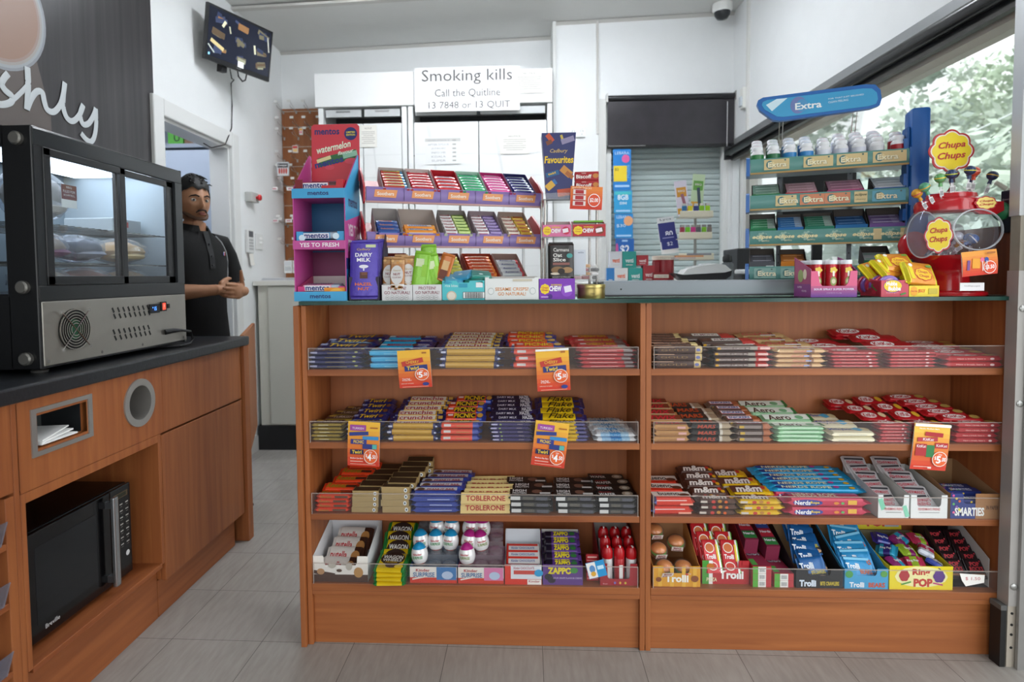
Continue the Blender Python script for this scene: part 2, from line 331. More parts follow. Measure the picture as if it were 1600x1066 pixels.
# shuttered window : opening X .60..1.47, z 1.13..2.44
b = MB(); f2 = C('#e3e4e2', .45)
b.box(.60, .64, 2.495, 2.56, 1.13, 2.44, f2); b.box(1.43, 1.47, 2.50, 2.56, 1.13, 2.44, f2); b.box(.64, 1.43, 2.50, 2.56, 1.13, 1.16, f2); b.box(.55, .60, 2.47, 2.51, 1.10, 2.44, C('#d3d3cf', .6))
w2 = struct(b, 'window_2')
b = MB(); b.rect(1.035, 1.80, .79, 1.28, GLASS('#f4faf8', .98, .3, haze=.05), 2.547); b.build('window_pane', w2)
b = MB(); z = 1.13
pr = []
while z < 2.44:
    pr += [(2.665, z), (2.650, z+.008), (2.648, z+.028), (2.655, z+.038)]; z += .040
pr += [(2.70, z), (2.70, 1.13)]
b.ext(pr, .61, 1.46, C('#d9dfe1', .45), 'x'); lab(b.build('roller_shutter'), 'pale grey horizontal roller shutter behind the back window glass', 'shutter')
t = thing('window_blind', 'black roller blind drawn part way over the back window', 'blind', (1.055, 2.47, 2.44))
b = MB(); b.T = TR(-.45, 0, 0) @ RY(math.pi/2); b.lathe([(.022, 0), (.022, .9)], C('#202023', .2), n=16); b.T = Matrix(); b.box(-.455, -.445, -.03, .03, -.03, .03, '#cfcfcc'); b.box(.44, .455, -.03, .03, -.03, .03, '#8a8a88'); b.build('roller_tube', t, smooth=True)
b = MB(); b.box(-.445, .44, -.004, .0, -.335, 0, C('#39363b', .25, noise=.5)); b.build('blind_fabric', t)
b = MB(); b.box(-.448, .44, -.012, .008, -.352, -.332, C('#1c1c1e', .2)); b.box(-.44, -.18, -.0135, -.011, -.338, -.334, C('#c0c0c0', .2, 1)); b.build('bottom_rail', t)
b = MB(); cdm = C('#eeeeee', .4); b.tube([(1.445, 2.46, 2.40), (1.44, 2.45, 1.9), (1.42, 2.42, 1.55), (1.44, 2.42, 1.48), (1.47, 2.45, 1.55), (1.475, 2.455, 1.9)], .0025, cdm, 6)
lab(b.build('blind_cord', smooth=True), 'thin white blind cord looping beside the back window', 'cord')
t = thing('power_outlet', 'white double power outlet on the projecting white wall', 'outlet', (.40, 2.5, 2.215))
b = MB(); b.box(-.058, .058, -.014, 0, -.037, .037, C('#eceeed', .3), .004)
for x in (-.03, .03):
    for a, c in ((-.008, .01), (.008, .01), (0, -.012)): b.rect(x+a, c-.004, .0025, .009, '#444444', -.0145)
b.build('outlet_plate', t)
for x in (-.03, .03):
    b = MB(); b.box(x-.006, x+.006, -.019, -.013, .018, .030, C('#f6f6f6', .3), .002); b.build('outlet_switch', t)
b = MB(); b.box(.33, .345, 2.44, 2.5, 1.13, 2.2, C('#23211f', .5)); lab(b.build('cable_duct'), 'dark vertical strip on the wall behind the chocolate box', 'duct') if 0 else None
# ceiling lamps: one partly in frame, three unseen ones added to light the room
def lamp(x, y, lbl, L=1.2, e=26):
    t = thing('ceiling_light', lbl, 'lamp', (x, y, CZ(x)-.004), group=None)
    b = MB(); b.box(-L/2, L/2, -.07, .07, -.045, -.005, C('#e6e6e4', .5), .004); b.build('lamp_housing', t)
    b = MB(); b.box(-L/2+.02, L/2-.02, -.055, .055, -.075, -.046, C('#f3f8ff', .5, 0, e), .006); b.build('lamp_diffuser', t)
lamp(-.62, 1.28, 'white ceiling light above the serving area, partly outside the frame', e=40)
lamp(.35, 1.35, 'added unseen ceiling light over the right end of the shelves, out of frame', e=34)
lamp(-.9, -1.3, 'added unseen ceiling light over the customer side on the left, out of frame', e=2)
lamp(.6, -1.4, 'added unseen ceiling light over the customer side on the right, out of frame', e=4)
# ------------------------------------------------------------ outside
b = MB(); b.box(-30, 60, -40, 60, -.25, -.15, C('#8f918a', .8, noise=.4)); o = struct(b, 'ground_outside')
def tree(x, y, h, r, n, hexs, label, seed):
    rnd = random.Random(seed); t = thing('tree', label, 'tree', (x, y, -.15), group='trees outside the window')
    b = MB(); b.tube([(0, 0, 0), (.1, 0, h*.3), (-.1, .1, h*.6), (.05, 0, h*.8)], [.22, .18, .12, .05], C('#6b6255', .9), 8)
    for k in range(7):
        a = rnd.uniform(0, 6.28); z = h*rnd.uniform(.3, .6); b.tube([(0, 0, z), (math.cos(a)*r*.4, math.sin(a)*r*.4, z+.8), (math.cos(a)*r*.8, math.sin(a)*r*.8, z+1.3)], [.07, .05, .02], C('#6b6255', .9), 5)
    b.build('trunk', t, smooth=True)
    b = MB(); ms = [b.mid(C(c, .6)) for c in hexs]
    cl = [(rnd.gauss(0, r*.42), rnd.gauss(0, r*.42), h*.58+rnd.gauss(0, h*.17), rnd.uniform(.5, 1.1)) for _ in range(34)]
    for c in cl:
        k = rnd.choice(ms)
        for _ in range(n//34):
            d = Vector((rnd.gauss(0, 1), rnd.gauss(0, 1), rnd.gauss(0, .7))).normalized()*c[3]*rnd.uniform(.5, 1)
            p = Vector(c[:3])+d; a = Vector((rnd.uniform(-1, 1), rnd.uniform(-1, 1), rnd.uniform(-.6, .6))).normalized(); q = a.cross(d).normalized()
            s = rnd.uniform(.07, .18); i = len(b.v)
            b.v += [tuple(p-a*s), tuple(p+q*s*.5), tuple(p+a*s), tuple(p-q*s*.5)]; b.f.append((i, i+1, i+2, i+3)); b.mi.append(k)
    b.build('crown', t)
G1 = ['#a9bca0', '#b8c8ae', '#c4d0ba']; G2 = ['#b8c6b5', '#c6d2c4', '#adbdb0']  # outdoor haze and overexposure are put into these pale leaf colours
tree(9.5, 3.2, 5.6, 2.6, 7000, G1, 'pale green tree nearest the window, to its right', 1)
tree(12.5, 9.5, 6.6, 3.0, 7000, G2, 'hazy green tree farther off, in the middle of the window', 2)
tree(14, 17, 7.5, 3.4, 6000, G1, 'distant hazy tree at the left end of the window', 3)
tree(7.6, 7.2, 3.0, 2.3, 5000, G2, 'low green tree in front of the hazy middle tree', 4)
tree(12.0, 1.0, 7.8, 2.8, 5000, G2, 'tall loose tree close to the metal post', 6)
tree(10.5, 14.0, 6.5, 2.8, 6000, G2, 'rounded hazy tree seen through the gum stand', 7)
tree(17, 11.5, 9.5, 4.2, 8000, G2, 'large very pale tree behind all the others', 8)
tree(16, 2.5, 9.0, 3.8, 8000, G1, 'large pale tree behind the nearest one', 9)
tree(18, 24, 10, 4.5, 7000, G2, 'farthest pale tree at the left end of the view', 10)
tree(5.6, 3.6, 2.3, 1.6, 5000, G2, 'low bush just outside the window behind the lollipop sign', 5)
for i, (z, z2) in enumerate(((2.9, 4.3), (2.4, 3.7), (3.3, 4.9))):
    b = MB(); b.tube([(7.0, -2, z2+.3), (7.1, 4, z+.55), (7.2, 9, z), (7.2, 16, z+.4)], .014, C('#e9eef0', .5), 5)
    lab(b.build('overhead_wire'), ['lowest', 'middle', 'highest'][[1, 0, 2][i]]+' pale wire strung across in front of the trees', 'wire')
# ------------------------------------------------------------ shelf units
Wv, Wx, Wy = WOOD('z'), WOOD('x'), WOOD('y')
WL = WOOD('z', '#b56c41', '#94502d')
SZ = [.897, .664, .432, .205]     # shelf surfaces
def unit(x0, x1, lbl, left):
    t = thing('shelf_unit', lbl, 'shelf')
    P = t
    def pb(name, *a, m=Wv, bev=.0015):
        b = MB(); b.box(*a, m, bev); return b.build(name, P)
    pb('side_panel', x0-.016, x0, 0, .24, 0 if left else 0, 1.10); pb('side_panel', x1, x1+.016, 0, .24, 0, 1.10)
    pb('back_panel', x0, x1, .225, .24, .03, 1.10, m=WOOD('z', '#a75d34', '#8f4c2a'))
    for z in SZ[:3]: pb('shelf', x0, x1, .002, .225, z-.021, z, m=Wx)
    pb('shelf', x0, x1, -.002, .225, .181, .205, m=Wx)
    pb('kickboard', x0-.0, x1+.0, .014, .030, 0, .165, m=WOOD('x', '#b4683b', '#95502c'))
    pb('bottom_rail', x0, x1, .0, .03, .166, .180, m=Wx)
    return t
unit(-.70, .346, 'wooden shelf unit, left bay, stacked with chocolate bars', 1)
unit(.380, 1.436, 'wooden shelf unit, right bay next to the metal post', 0)
b = MB(); b.box(-.735, -.7175, -.015, .24, 0, 1.10, Wv, .0015); lab(b.build('end_panel'), 'wooden end panel closing the left side of the shelf unit', 'panel')
b = MB(); b.box(.3625, .3635, -.0, .2, .02, 1.09, Wv); lab(b.build('filler_strip'), 'thin wooden strip joining the two shelf bays', 'strip')
# green edged glass top
b = MB(); gt = GLASS('#dff5ee', .92, .3, .03); ge = C('#0b3b33', .15)
b.add([(-.715, -.018, 1.114), (1.43, -.018, 1.114), (1.43, .52, 1.114), (-.715, .52, 1.114)], [(0, 1, 2, 3)], GLASS('#cfeee4', .9, .5, .03))
b.box(-.715, 1.43, -.018, -.012, 1.1025, 1.114, ge); b.box(-.715, -.709, -.012, .52, 1.1025, 1.114, ge); b.box(1.424, 1.43, -.012, .52, 1.1025, 1.114, ge); b.box(-.709, 1.424, .51, .52, 1.1025, 1.114, ge)
lab(b.build('glass_top'), 'dark green edged glass top lying across both shelf bays', 'countertop')
b = MB(); b.box(-.70, 1.436, .245, .62, 1.03, 1.10, C('#e1dfd8', .5)); b.box(-.70, 1.436, .245, .27, 0, 1.03, C('#cfcdc6', .5)); lab(b.build('service_bench'), 'pale service bench behind the wooden shelves, mostly hidden', 'bench')
acr = GLASS('#ffffff', .97, .4, .02, haze=.03); ace = C('#c9bdb4', .15, a=.42)
H = .071
nm = ['top', 'second', 'third', 'bottom']
for k, z in enumerate(SZ):
    for x0, x1, side in ((-.694, .340, 'left'), (.386, 1.430, 'right')):
        h = H-.002 if k < 3 else .068
        t = thing('shelf_guard', 'clear acrylic lip along the front of the %s shelf, %s bay' % (nm[k], side), 'shelf guard', ((x0+x1)/2, -.004, z+.0005), group='acrylic shelf lips')
        w_ = (x1-x0)/2
        b = MB(); b.rect(0, h/2-.001, 2*w_, h-.002, acr); b.poly([(-w_, 0, 0), (-w_, .05, 0), (-w_, .05, h-.002), (-w_, 0, h-.002)], acr); b.poly([(w_, 0, 0), (w_, .05, 0), (w_, .05, h-.002), (w_, 0, h-.002)], acr)
        b.build('clear_panel', t)
        b = MB(); b.box(-w_, w_, -.0015, .0015, h-.002, h, ace); b.box(-w_-.0, -w_+.002, -.0016, .0016, 0, h-.002, ace); b.box(w_-.002, w_, -.0016, .0016, 0, h-.002, ace); b.build('polished_edge', t)
# ------------------------------------------------------------ left counter
ctop = C('#26282c', .35, noise=.6, bump=.2)
b = MB(); b.box(-1.85, -1.25, -1.6, .79, .888, .928, ctop, .006); lab(b.build('countertop'), 'dark speckled stone-look countertop along the left wall', 'countertop')
FX = -1.268
def fp(par, name, y0, y1, z0, z1, m=None, d=.018, bev=.0015, x=None):
    b = MB(); X = FX if x is None else x; b.box(X-d, X, y0, y1, z0, z1, m or Wv, bev); return b.build(name, par)
t = thing('counter_cabinet', 'wooden cabinet bay with open microwave niche under the dark countertop', 'cabinet', (0, 0, 0))
def ring_panel(par, y0, y1, z0, z1):
    # front panel with a rectangular opening and a round opening
    ry0, ry1, rz0, rz1 = -.385, -.21, .755, .84; cy, cz, r = .026, .786, .062
    b = MB(); X = FX
    for xs in (X, X-.018):
        N = 24; sq = []
        for i in range(N):
            a = 2*math.pi*i/N; c, s_ = math.cos(a), math.sin(a); k = 1/max(abs(c), abs(s_)); sq.append((cy+c*k*.095, cz+s_*k*.078))
        ci = [(cy+r*math.cos(2*math.pi*i/N), cz+r*math.sin(2*math.pi*i/N)) for i in range(N)]
        vv = [(xs, *p) for p in sq]+[(xs, *p) for p in ci]
        b.add(vv, [(i, (i+1) % N, N+(i+1) % N, N+i) for i in range(N)], Wv)
        for (a0, a1, c0, c1) in ((y0, ry0, z0, z1), (ry0, ry1, z0, rz0), (ry0, ry1, rz1, z1), (ry1, cy-.095, z0, z1), (cy-.095, cy+.095, z0, cz-.078), (cy-.095, cy+.095, cz+.078, z1), (cy+.095, y1, z0, z1)):
            b.poly([(xs, a0, c0), (xs, a1, c0), (xs, a1, c1), (xs, a0, c1)], Wv)
    b.box(X-.018, X, y0, y1, z0, z0+.001, Wv)
    return b.build('front_panel', par)
ring_panel(t, -.445, .15, .655, .888)
fp(t, 'stile', -.462, -.446, .085, .888); fp(t, 'stile', -.445, -.43, .20, .655, d=.45); fp(t, 'stile', .118, .134, .20, .655, d=.45)
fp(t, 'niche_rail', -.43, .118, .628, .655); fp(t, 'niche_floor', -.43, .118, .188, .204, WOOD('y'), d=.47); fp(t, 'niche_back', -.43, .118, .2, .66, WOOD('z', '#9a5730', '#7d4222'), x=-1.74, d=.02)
fp(t, 'niche_ceiling', -.43, .118, .657, .665, Wy, d=.5, x=FX-.02)
fp(t, 'kickboard', -.462, .134, .0, .187, WOOD('y', '#a65c34', '#8a4827'), x=-1.30)
t = thing('counter_cabinet', 'wooden cabinet bay with drawer and closed door at the aisle end', 'cabinet', (0, 0, 0))
fp(t, 'drawer_front', .151, .735, .655, .888, WOOD('z', '#ad6338', '#8f4b29')); fp(t, 'door', .137, .735, .135, .648, WOOD('z', '#a55e36', '#854526')); fp(t, 'kickboard', .137, .70, 0, .132, WOOD('y', '#a65c34', '#8a4827'), x=-1.30); fp(t, 'carcass', .137, .735, .136, .885, Wv, d=.5, x=-1.287)
b = MB(); b.box(-1.84, -1.255, .742, .79, 0, .888, Wv, .002); lab(b.build('end_panel'), 'wooden end panel of the left counter at the aisle', 'panel')
b = MB(); b.T = TR(-1.28, .80, 0) @ RZ(math.radians(21)); b.box(-.018, 0, 0, .78, .33, .93, WOOD('z', '#b0683c', '#8e4c2a'), .002); lab(b.build('swing_panel'), 'wooden swing gate panel just beyond the left counter', 'gate')
t = thing('counter_cabinet', 'wooden open cabinet bay with product shelves at the far left edge', 'cabinet', (0, 0, 0))
fp(t, 'front_panel', -1.0, -.463, .668, .888); fp(t, 'stile', -.489, -.463, .03, .66, d=.30)
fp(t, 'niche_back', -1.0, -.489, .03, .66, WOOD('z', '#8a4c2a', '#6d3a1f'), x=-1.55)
for z in (.235, .405, .552): fp(t, 'shelf', -1.0, -.49, z-.016, z, Wy, d=.28)
for i, z in enumerate((.235, .405, .552)):
    g = thing('shelf_guard', 'angled clear lip on the %s small shelf at the far left edge' % ['bottom', 'middle', 'top'][i], 'shelf guard', (FX+.004, -.72, z+.001), group='acrylic lips far left')
    b = MB(); b.T = RY(.3); b.box(-.001, .001, -.21, .21, 0, .065, GLASS('#dfe6ff', .9, .5, .02, haze=.08)); b.box(-.001, .001, .208, .21, 0, .065, ace); b.build('clear_panel', g)
    for j in range(4):
        b = MB(); b.box(-.03, .03, -.045, .045, 0, .045, FOIL('#23244a'), .012); b.rect(0, .02, .03, .01, '#c9c9e0', -.0455)
        lab(b.build('candy_bag', loc=(FX-.04, -.89+j*.105, z+.001), smooth=True), 'dark blue bag, %s from the right, on the %s far left shelf' % (['fourth', 'third', 'second', 'first'][j], ['bottom', 'middle', 'top'][i]), 'candy', 'dark blue bags far left')
# napkin slot and round bin opening
ss = C('#a9a6a1', .35, .6, noise=.1)
t = thing('napkin_slot', 'rectangular steel napkin slot set in the left counter front', 'dispenser', (FX, -.298, .797))
b = MB()
for (y0, y1, z0, z1) in ((-.108, .108, .05, .062), (-.108, .108, -.062, -.05), (-.108, -.092, -.05, .05), (.092, .108, -.05, .05)): b.box(-.002, .004, y0, y1, z0, z1, ss)
b.build('steel_frame', t)
b = MB(); b.box(-.14, -.135, -.09, .09, -.045, .045, C('#5c605e', .3, .5)); b.box(-.14, -.019, -.09, .09, -.047, -.043, C('#7c7f7c', .35, .4)); b.box(-.14, -.019, -.09, -.087, -.045, .045, C('#44474a', .3, .7)); b.box(-.14, -.019, .087, .09, -.045, .045, C('#44474a', .3, .7)); b.box(-.14, -.019, -.09, .09, .042, .045, C('#44474a', .3, .7)); b.build('steel_box', t)
for i in range(3):
    b = MB(); b.T = TR(-.03-.008*i, -.02, -.036+.006*i) @ RZ(.1*i) @ RX(.04*i); b.box(-.045, .035, -.06, .065, 0, .004, C('#f4f4f2', .7)); lab(b.build('napkin_stack', loc=(FX, -.298, .797)), ['lowest', 'middle', 'top'][i]+' white folded napkin bundle in the steel slot', 'napkins', 'napkins in the slot')
t = thing('bin_opening', 'round steel ringed waste opening in the left counter front', 'bin chute', (FX, .026, .786))
b = MB(); b.T = RY(math.pi/2); N = 32
def ringm(b, r0, r1, x0, x1, m, N=32):
    v = []
    for (r, x) in ((r0, x0), (r1, x0), (r1, x1), (r0, x1)):
        for i in range(N): a = 2*math.pi*i/N; v.append((r*math.cos(a), r*math.sin(a), x))
    f = []
    for j in range(4):
        for i in range(N): f.append((j*N+i, j*N+(i+1) % N, ((j+1) % 4)*N+(i+1) % N, ((j+1) % 4)*N+i))
    b.add(v, f, m)
ringm(b, .056, .078, -.001, .005, ss); b.build('steel_ring', t, smooth=True)
b = MB(); b.T = RY(math.pi/2); ringm(b, .056, .0595, -.20, -.001, C('#a39f99', .35, .6)); b.lathe([(.056, -.20), (.056, -.195)], C('#4a443e', .4), n=32); b.build('steel_tube', t, smooth=True)
# microwave
t = thing('microwave', 'black microwave with silver handle in the wooden counter niche', 'microwave', (-1.335, -.10, .204))
b = MB(); mb_ = C('#0c0c0e', .25); b.box(-.36, 0, -.29, .145, .012, .315, mb_, .006); 
for y in (-.25, .11): b.box(-.05, -.02, y-.01, y+.01, 0, .013, '#111111')
b.build('body', t)
b = MB(); b.box(.0005, .014, -.29, .045, .014, .313, C('#08080a', .12), .004); b.box(.0141, .0146, -.25, -.02, .06, .27, C('#15171a', .06)); b.T = TR(.0149, -.20, .042) @ FRX; b.txt('Breville', 0, 0, .05, .012, '#d8d8d8'); b.build('door', t)
b = MB(); b.box(.032, .046, .018, .040, .02, .305, C('#b6b8ba', .25, .9), .004); b.box(.014, .034, .020, .038, .035, .055, C('#8b8d90', .3, .9)); b.box(.014, .034, .020, .038, .27, .29, C('#8b8d90', .3, .9)); b.build('handle', t)
b = MB(); b.box(.0005, .012, .047, .145, .014, .313, C('#0a0a0c', .15), .003)
b.T = TR(.0125, .097, 0) @ FRX; b.rect(0, .285, .066, .018, '#5a4a36'); b.rect(0, .285, .05, .012, '#20281c', -.0003)
for r in range(7):
    for c in range(3):
        b.rect(-.027+.027*c, .255-r*.022, .014, .004, '#9c9a94', -.0002)
        b.rect(-.027+.027*c, .247-r*.022, .010, .002, '#66645f', -.0002)
b.disc(-.024, .075, .009, .009, '#c9c9c9', -.0003); b.disc(.024, .085, .009, .009, '#c9c9c9', -.0003); b.build('control_panel', t)
# ------------------------------------------------------------ wrapped bars
def gfx(b, items, W_, H_, y=0.0):
    """flat printing: u,v,w,h are fractions of the face; 't' text, 'r' rectangle, 'd' disc"""
    k = 0
    for g in items:
        k += 1; yy = y-.00025*k
        if g[0] == 't':
            _, s, u, v, w_, h, c = g[:7]; b.txt(s, u*W_, v*H_, w_*W_, h*H_, c, yy, rot=g[9] if len(g) > 9 else 0, bold=g[7] if len(g) > 7 else .02, shear=g[8] if len(g) > 8 else 0)
        elif g[0] == 'r': b.rect(g[1]*W_, g[2]*H_, g[3]*W_, g[4]*H_, g[5], yy, g[6] if len(g) > 6 else 0)
        elif g[0] == 'd': b.disc(g[1]*W_, g[2]*H_, g[3]*W_, g[4]*H_, g[5], yy, 14, *(g[6:] or ()))
def bar_mb(L, D, H, segs, top=(), front=(), kind='bar', fin=.055, rough=.3, fold=0.0):
    b = MB(); us = sorted(set([0, fin*.5, fin, fin*1.8, 1-fin*1.8, 1-fin, 1-fin*.5, 1]+[s[0] for s in segs]+[s[1] for s in segs]))
    if kind == 'tri': cs = [(-.5, 0), (-.06, .96), (.06, .96), (.5, 0)]
    elif kind == 'box': cs = [(-.5, 0), (-.5, 1), (.5, 1), (.5, 0)]
    else: cs = [(-.40, .02), (-.5, .25), (-.5, .72), (-.40, .96), (-.15, 1), (.15, 1), (.40, .96), (.5, .72), (.5, .25), (.40, .02)]
    n = len(cs); vs = []
    rnd = random.Random(len(segs)*7+int(L*1e4))
    for u in us:
        if kind in ('box', 'tri'): s = 1; sd = 1
        else:
            d = min(u, 1-u); s = 1 if d >= fin*1.8-1e-6 else (.10 if d <= fin*.5+1e-6 else (.16 if d <= fin+1e-6 else .8)); sd = 1 if d >= fin else .94
        zc = .45
        for (y, z) in cs:
            vs.append(((u-.5)*L, y*D*sd, H*(zc+(z-zc)*s)+(rnd.uniform(-1, 1)*H*.03 if s < 1 else 0)))
    for i in range(len(us)-1):
        um = (us[i]+us[i+1])/2; col = segs[-1][2]
        for s0, s1, c in segs:
            if s0 <= um <= s1: col = c; break
        b.add([vs[i*n+j] for j in range(n)]+[vs[(i+1)*n+j] for j in range(n)], [(j, (j+1) % n, n+(j+1) % n, n+j) for j in range(n)], FOIL(col, rough))
    b.poly([vs[j] for j in range(n-1, -1, -1)], FOIL(segs[0][2], rough)); b.poly([vs[(len(us)-1)*n+j] for j in range(n)], FOIL(segs[-1][2], rough))
    if kind == 'tri':
        a = math.atan2(.96*H, .44*D); b.T = TR(0, -.28*D, .48*H+.0) @ RX(-(math.pi/2-a)); gfx(b, top, L, math.hypot(.96*H, .44*D), -.0006)
    else:
        b.T = TR(0, 0, H+.0002) @ RX(-math.pi/2); gfx(b, top, L, D)
        b.T = TR(0, -D/2-.0002, H*.49); gfx(b, front, L, H)
    b.T = Matrix.Identity(4)
    return b
ORD = ['lowest', 'second', 'third', 'fourth', 'fifth', 'sixth', 'seventh']
ROWN = ['first', 'second', 'third', 'fourth', 'fifth', 'sixth', 'seventh', 'eighth']
def column(k, side, x0, x1, yf, nf, yb, nr, shift, desc, grp, name, segs, top, front, kind='bar', jit=1.0, rough=.3, cat='chocolate bar', depth=.198, **kw):
    z0 = SZ[k]; y0 = .012
    xa = atY(x0, 570, .02).x; xb = atY(x1, 570, .02).x; L = (xb-xa)
    zf = atY((x0+x1)/2, yf, .02).z; H = (zf-z0)/nf
    zb = atY((x0+x1)/2, yb, .20).z; D = min(.05, depth/(nr+1)) if nr else .045
    if nr <= 2: D = .058
    run = nr*D; th = math.asin(max(0, min(.75, (zb-zf)/max(run, .01)))); 
    sx = shift/ (928/2.03); 
    if kind == 'tri': H = H*1.02; 
    mb = bar_mb(L, D*.985, H*.97, segs, top, front, kind, rough=rough, **kw)
    me = None; rnd = random.Random(int(x0))
    sh = ('top', 'second', 'third', 'bottom')[k]+(' left' if side == 'L' else ' right')+' shelf'
    def put(x, y, z, rot, pos):
        nonlocal me
        if me is None: o = mb.build(name, smooth=True); me = o.data
        else: o = bpy.data.objects.new(name, me); COL.objects.link(o)
        o.location = (x, y, z); o.rotation_euler = rot
        lab(o, '%s, %s, %s' % (desc, sh, pos), cat, grp)
    xc = (xa+xb)/2
    for i in range(nf):
        put(xc+rnd.uniform(-.006, .006)*jit, y0+D/2+.001, z0+i*H+.0006, (0, rnd.uniform(-.006, .006)*jit, rnd.uniform(-.04, .04)*jit), 'front stack, '+('topmost' if i == nf-1 else ORD[i]+(' up' if i else '')))
    zt = z0+(nf-1)*H
    for j in range(1, nr+1):
        x = xc+sx*j/nr+rnd.uniform(-.009, .009)*jit
        put(x, y0+D/2+j*D*math.cos(th), zt+j*D*math.sin(th)+.001, (th, rnd.uniform(-.02, .02)*jit, rnd.uniform(-.03, .03)*jit), ROWN[j-1]+' row behind the front')
        # the layer that carries it
        if j == nr: 
            zz = zt+j*D*math.sin(th)-H*1.05
            put(x, y0+D/2+j*D*math.cos(th), zz, (th, 0, 0), 'under the last row')
def T_(s, u, w_, c, h=.55, v=0, bold=.02, sh=0): return ('t', s, u, v, w_, h, c, bold, sh)
NV, YL, RD = '#23235c', '#f2c51c', '#b5202a'
TW = dict(segs=[(0, 1, NV)], top=[('r', -.40, .1, .12, .35, '#8f90b8'), T_('Twirl', -.05, .5, YL, .7, sh=.2), ('d', .3, 0, .06, .3, '#7a4a2a')], front=[('r', -.40, .1, .12, .4, '#a9a9c8'), ('r', .0, 0, .34, .14, '#8a7a3e'), ('d', .33, .2, .03, .18, '#b3b86a')])
CR = dict(segs=[(0, .15, NV), (.15, .86, '#c4952a'), (.86, 1, NV)], top=[('r', 0, 0, .66, .8, '#e8dccc'), T_('crunchie', -.02, .6, '#a5182c', .78, bold=.04), ('r', .42, 0, .08, .6, '#c9a04a')], front=[('r', -.40, 0, .07, .3, '#c9c9dd'), ('d', .42, 0, .02, .16, '#c0c4dc')])
PC = dict(segs=[(0, .06, '#31398a'), (.06, .78, '#d8401f'), (.78, 1, '#2b3c92')], top=[('r', -.34, .1, .12, .3, '#e6cfc8'), T_('PICNIC', .0, .5, YL, .75, bold=.06), ('d', .36, 0, .07, .35, '#d09a40')], front=[('r', -.30, .1, .16, .4, '#dcd2cf'), ('r', .06, 0, .3, .16, '#c67a3e')])
def KK(extra=None, n='KitKat'):
    return dict(segs=[(0, 1, '#b11c24')], top=[('d', -.12, 0, .24, .40, '#f0e6e4'), T_(n, -.12, .40, '#b11c24', .5, bold=.05, sh=.2)]+([('d', .30, 0, .10, .35, extra)] if extra else []), front=[T_('Have a break, have a', -.05, .45, '#f3b9b4', .28), ('d', .28, .0, .035, .2, '#e9c6c6')])
column(0, 'L', 481, 572, 548, 4, 525, 3, 22, 'navy bar with yellow lettering', 'navy bars with yellow lettering on top left shelf', 'chocolate_bar', **TW)
column(0, 'L', 573, 664, 547, 3, 526, 3, 14, 'bright blue bar with purple end', 'bright blue bars on top left shelf', 'chocolate_bar', segs=[(0, .06, '#2b2f80'), (.06, .66, '#22a5d8'), (.66, 1, '#2a2668')], top=[('r', -.38, .1, .1, .3, '#d8e6f0'), T_('MARVELLOUS', -.1, .42, '#c8324a', .5), T_('CREATIONS', .32, .22, '#d8d0ee', .4), ('d', .18, 0, .05, .3, '#5b3424')], front=[('r', -.2, .3, .5, .1, '#7fd0ee'), ('r', .0, -.1, .4, .16, '#6fc3e4')])
column(0, 'L', 680, 786, 545, 3, 521, 5, 0, 'gold honeycomb bar with navy ends', 'gold bars with navy ends on top left shelf', 'chocolate_bar', **CR)
column(0, 'L', 798, 884, 545, 3, 520, 4, -10, 'orange red bar with yellow capitals', 'orange red bars on top left shelf', 'chocolate_bar', **PC)
column(0, 'L', 900, 994, 545, 5, 525, 3, -8, 'slim red bar with grey end', 'slim red bars on top left shelf', 'chocolate_bar', segs=[(0, .78, '#b3252a'), (.78, .93, '#8b6a6a'), (.93, 1, '#b3252a')], top=[T_('CHERRY RIPE', 0, .5, '#e5b02e', .6, bold=.04), ('r', -.3, 0, .1, .3, '#e8c4c0')], front=[('r', -.06, 0, .46, .16, '#d89a96'), ('r', .36, 0, .14, .4, '#8d8080')])
column(1, 'L', 484, 536, 661, 5, 637, 3, 24, 'brown topped bar with gold edge', 'brown and gold bars on second left shelf', 'chocolate_bar', segs=[(0, 1, '#a58a34')], top=[('r', 0, 0, .9, .9, '#4a2c22'), T_('TURKISH', .05, .6, '#c9b8a0', .5), ('r', -.3, .2, .2, .3, '#b8943c')], front=[('r', -.1, 0, .3, .2, '#d8cfa8'), ('r', .2, -.2, .5, .1, '#7c6420')])
column(1, 'L', 540, 597, 660, 4, 625, 4, 8, 'short navy bar with yellow lettering', 'short navy bars on second left shelf', 'chocolate_bar', **TW)
column(1, 'L', 598, 686, 661, 3, 621, 5, 12, 'gold honeycomb bar, red lettering', 'gold honeycomb bars on second left shelf', 'chocolate_bar', **CR)
column(1, 'L', 684, 752, 660, 3, 620, 4, 12, 'red bar with black bordered letters', 'red peanut bars on second left shelf', 'chocolate_bar', segs=PC['segs'], top=[('r', .0, 0, .5, .9, '#1c1a20')]+PC['top'], front=PC['front'])
column(1, 'L', 764, 833, 660, 5, 620, 6, 0, 'thin purple bar with white words', 'purple bars on second left shelf', 'chocolate_bar', segs=[(0, 1, '#3a2f66')], top=[('r', 0, 0, .92, .95, '#1c1733'), T_('DAIRY MILK', -.12, .42, '#dcd8ea', .5), T_('HAZEL', .34, .24, '#f0eef6', .85, bold=.05)], front=[('r', -.38, 0, .14, .4, '#b3aed0'), ('d', -.24, 0, .025, .2, '#93a860'), ('r', .2, .1, .12, .2, '#8b7f86')], jit=.6)
column(1, 'L', 838, 920, 660, 5, 622, 4, -2, 'yellow bar with black script', 'yellow bars on second left shelf', 'chocolate_bar', segs=[(0, .14, '#2a2858'), (.14, .78, '#ecc51a'), (.78, 1, '#312a63')], top=[T_('Flake', .0, .5, '#201a10', .9, sh=.4), ('d', .36, 0, .06, .3, '#5a3325')], front=[('r', .1, 0, .5, .3, '#d8ae16'), ('r', .35, 0, .2, .5, '#5a568a')])
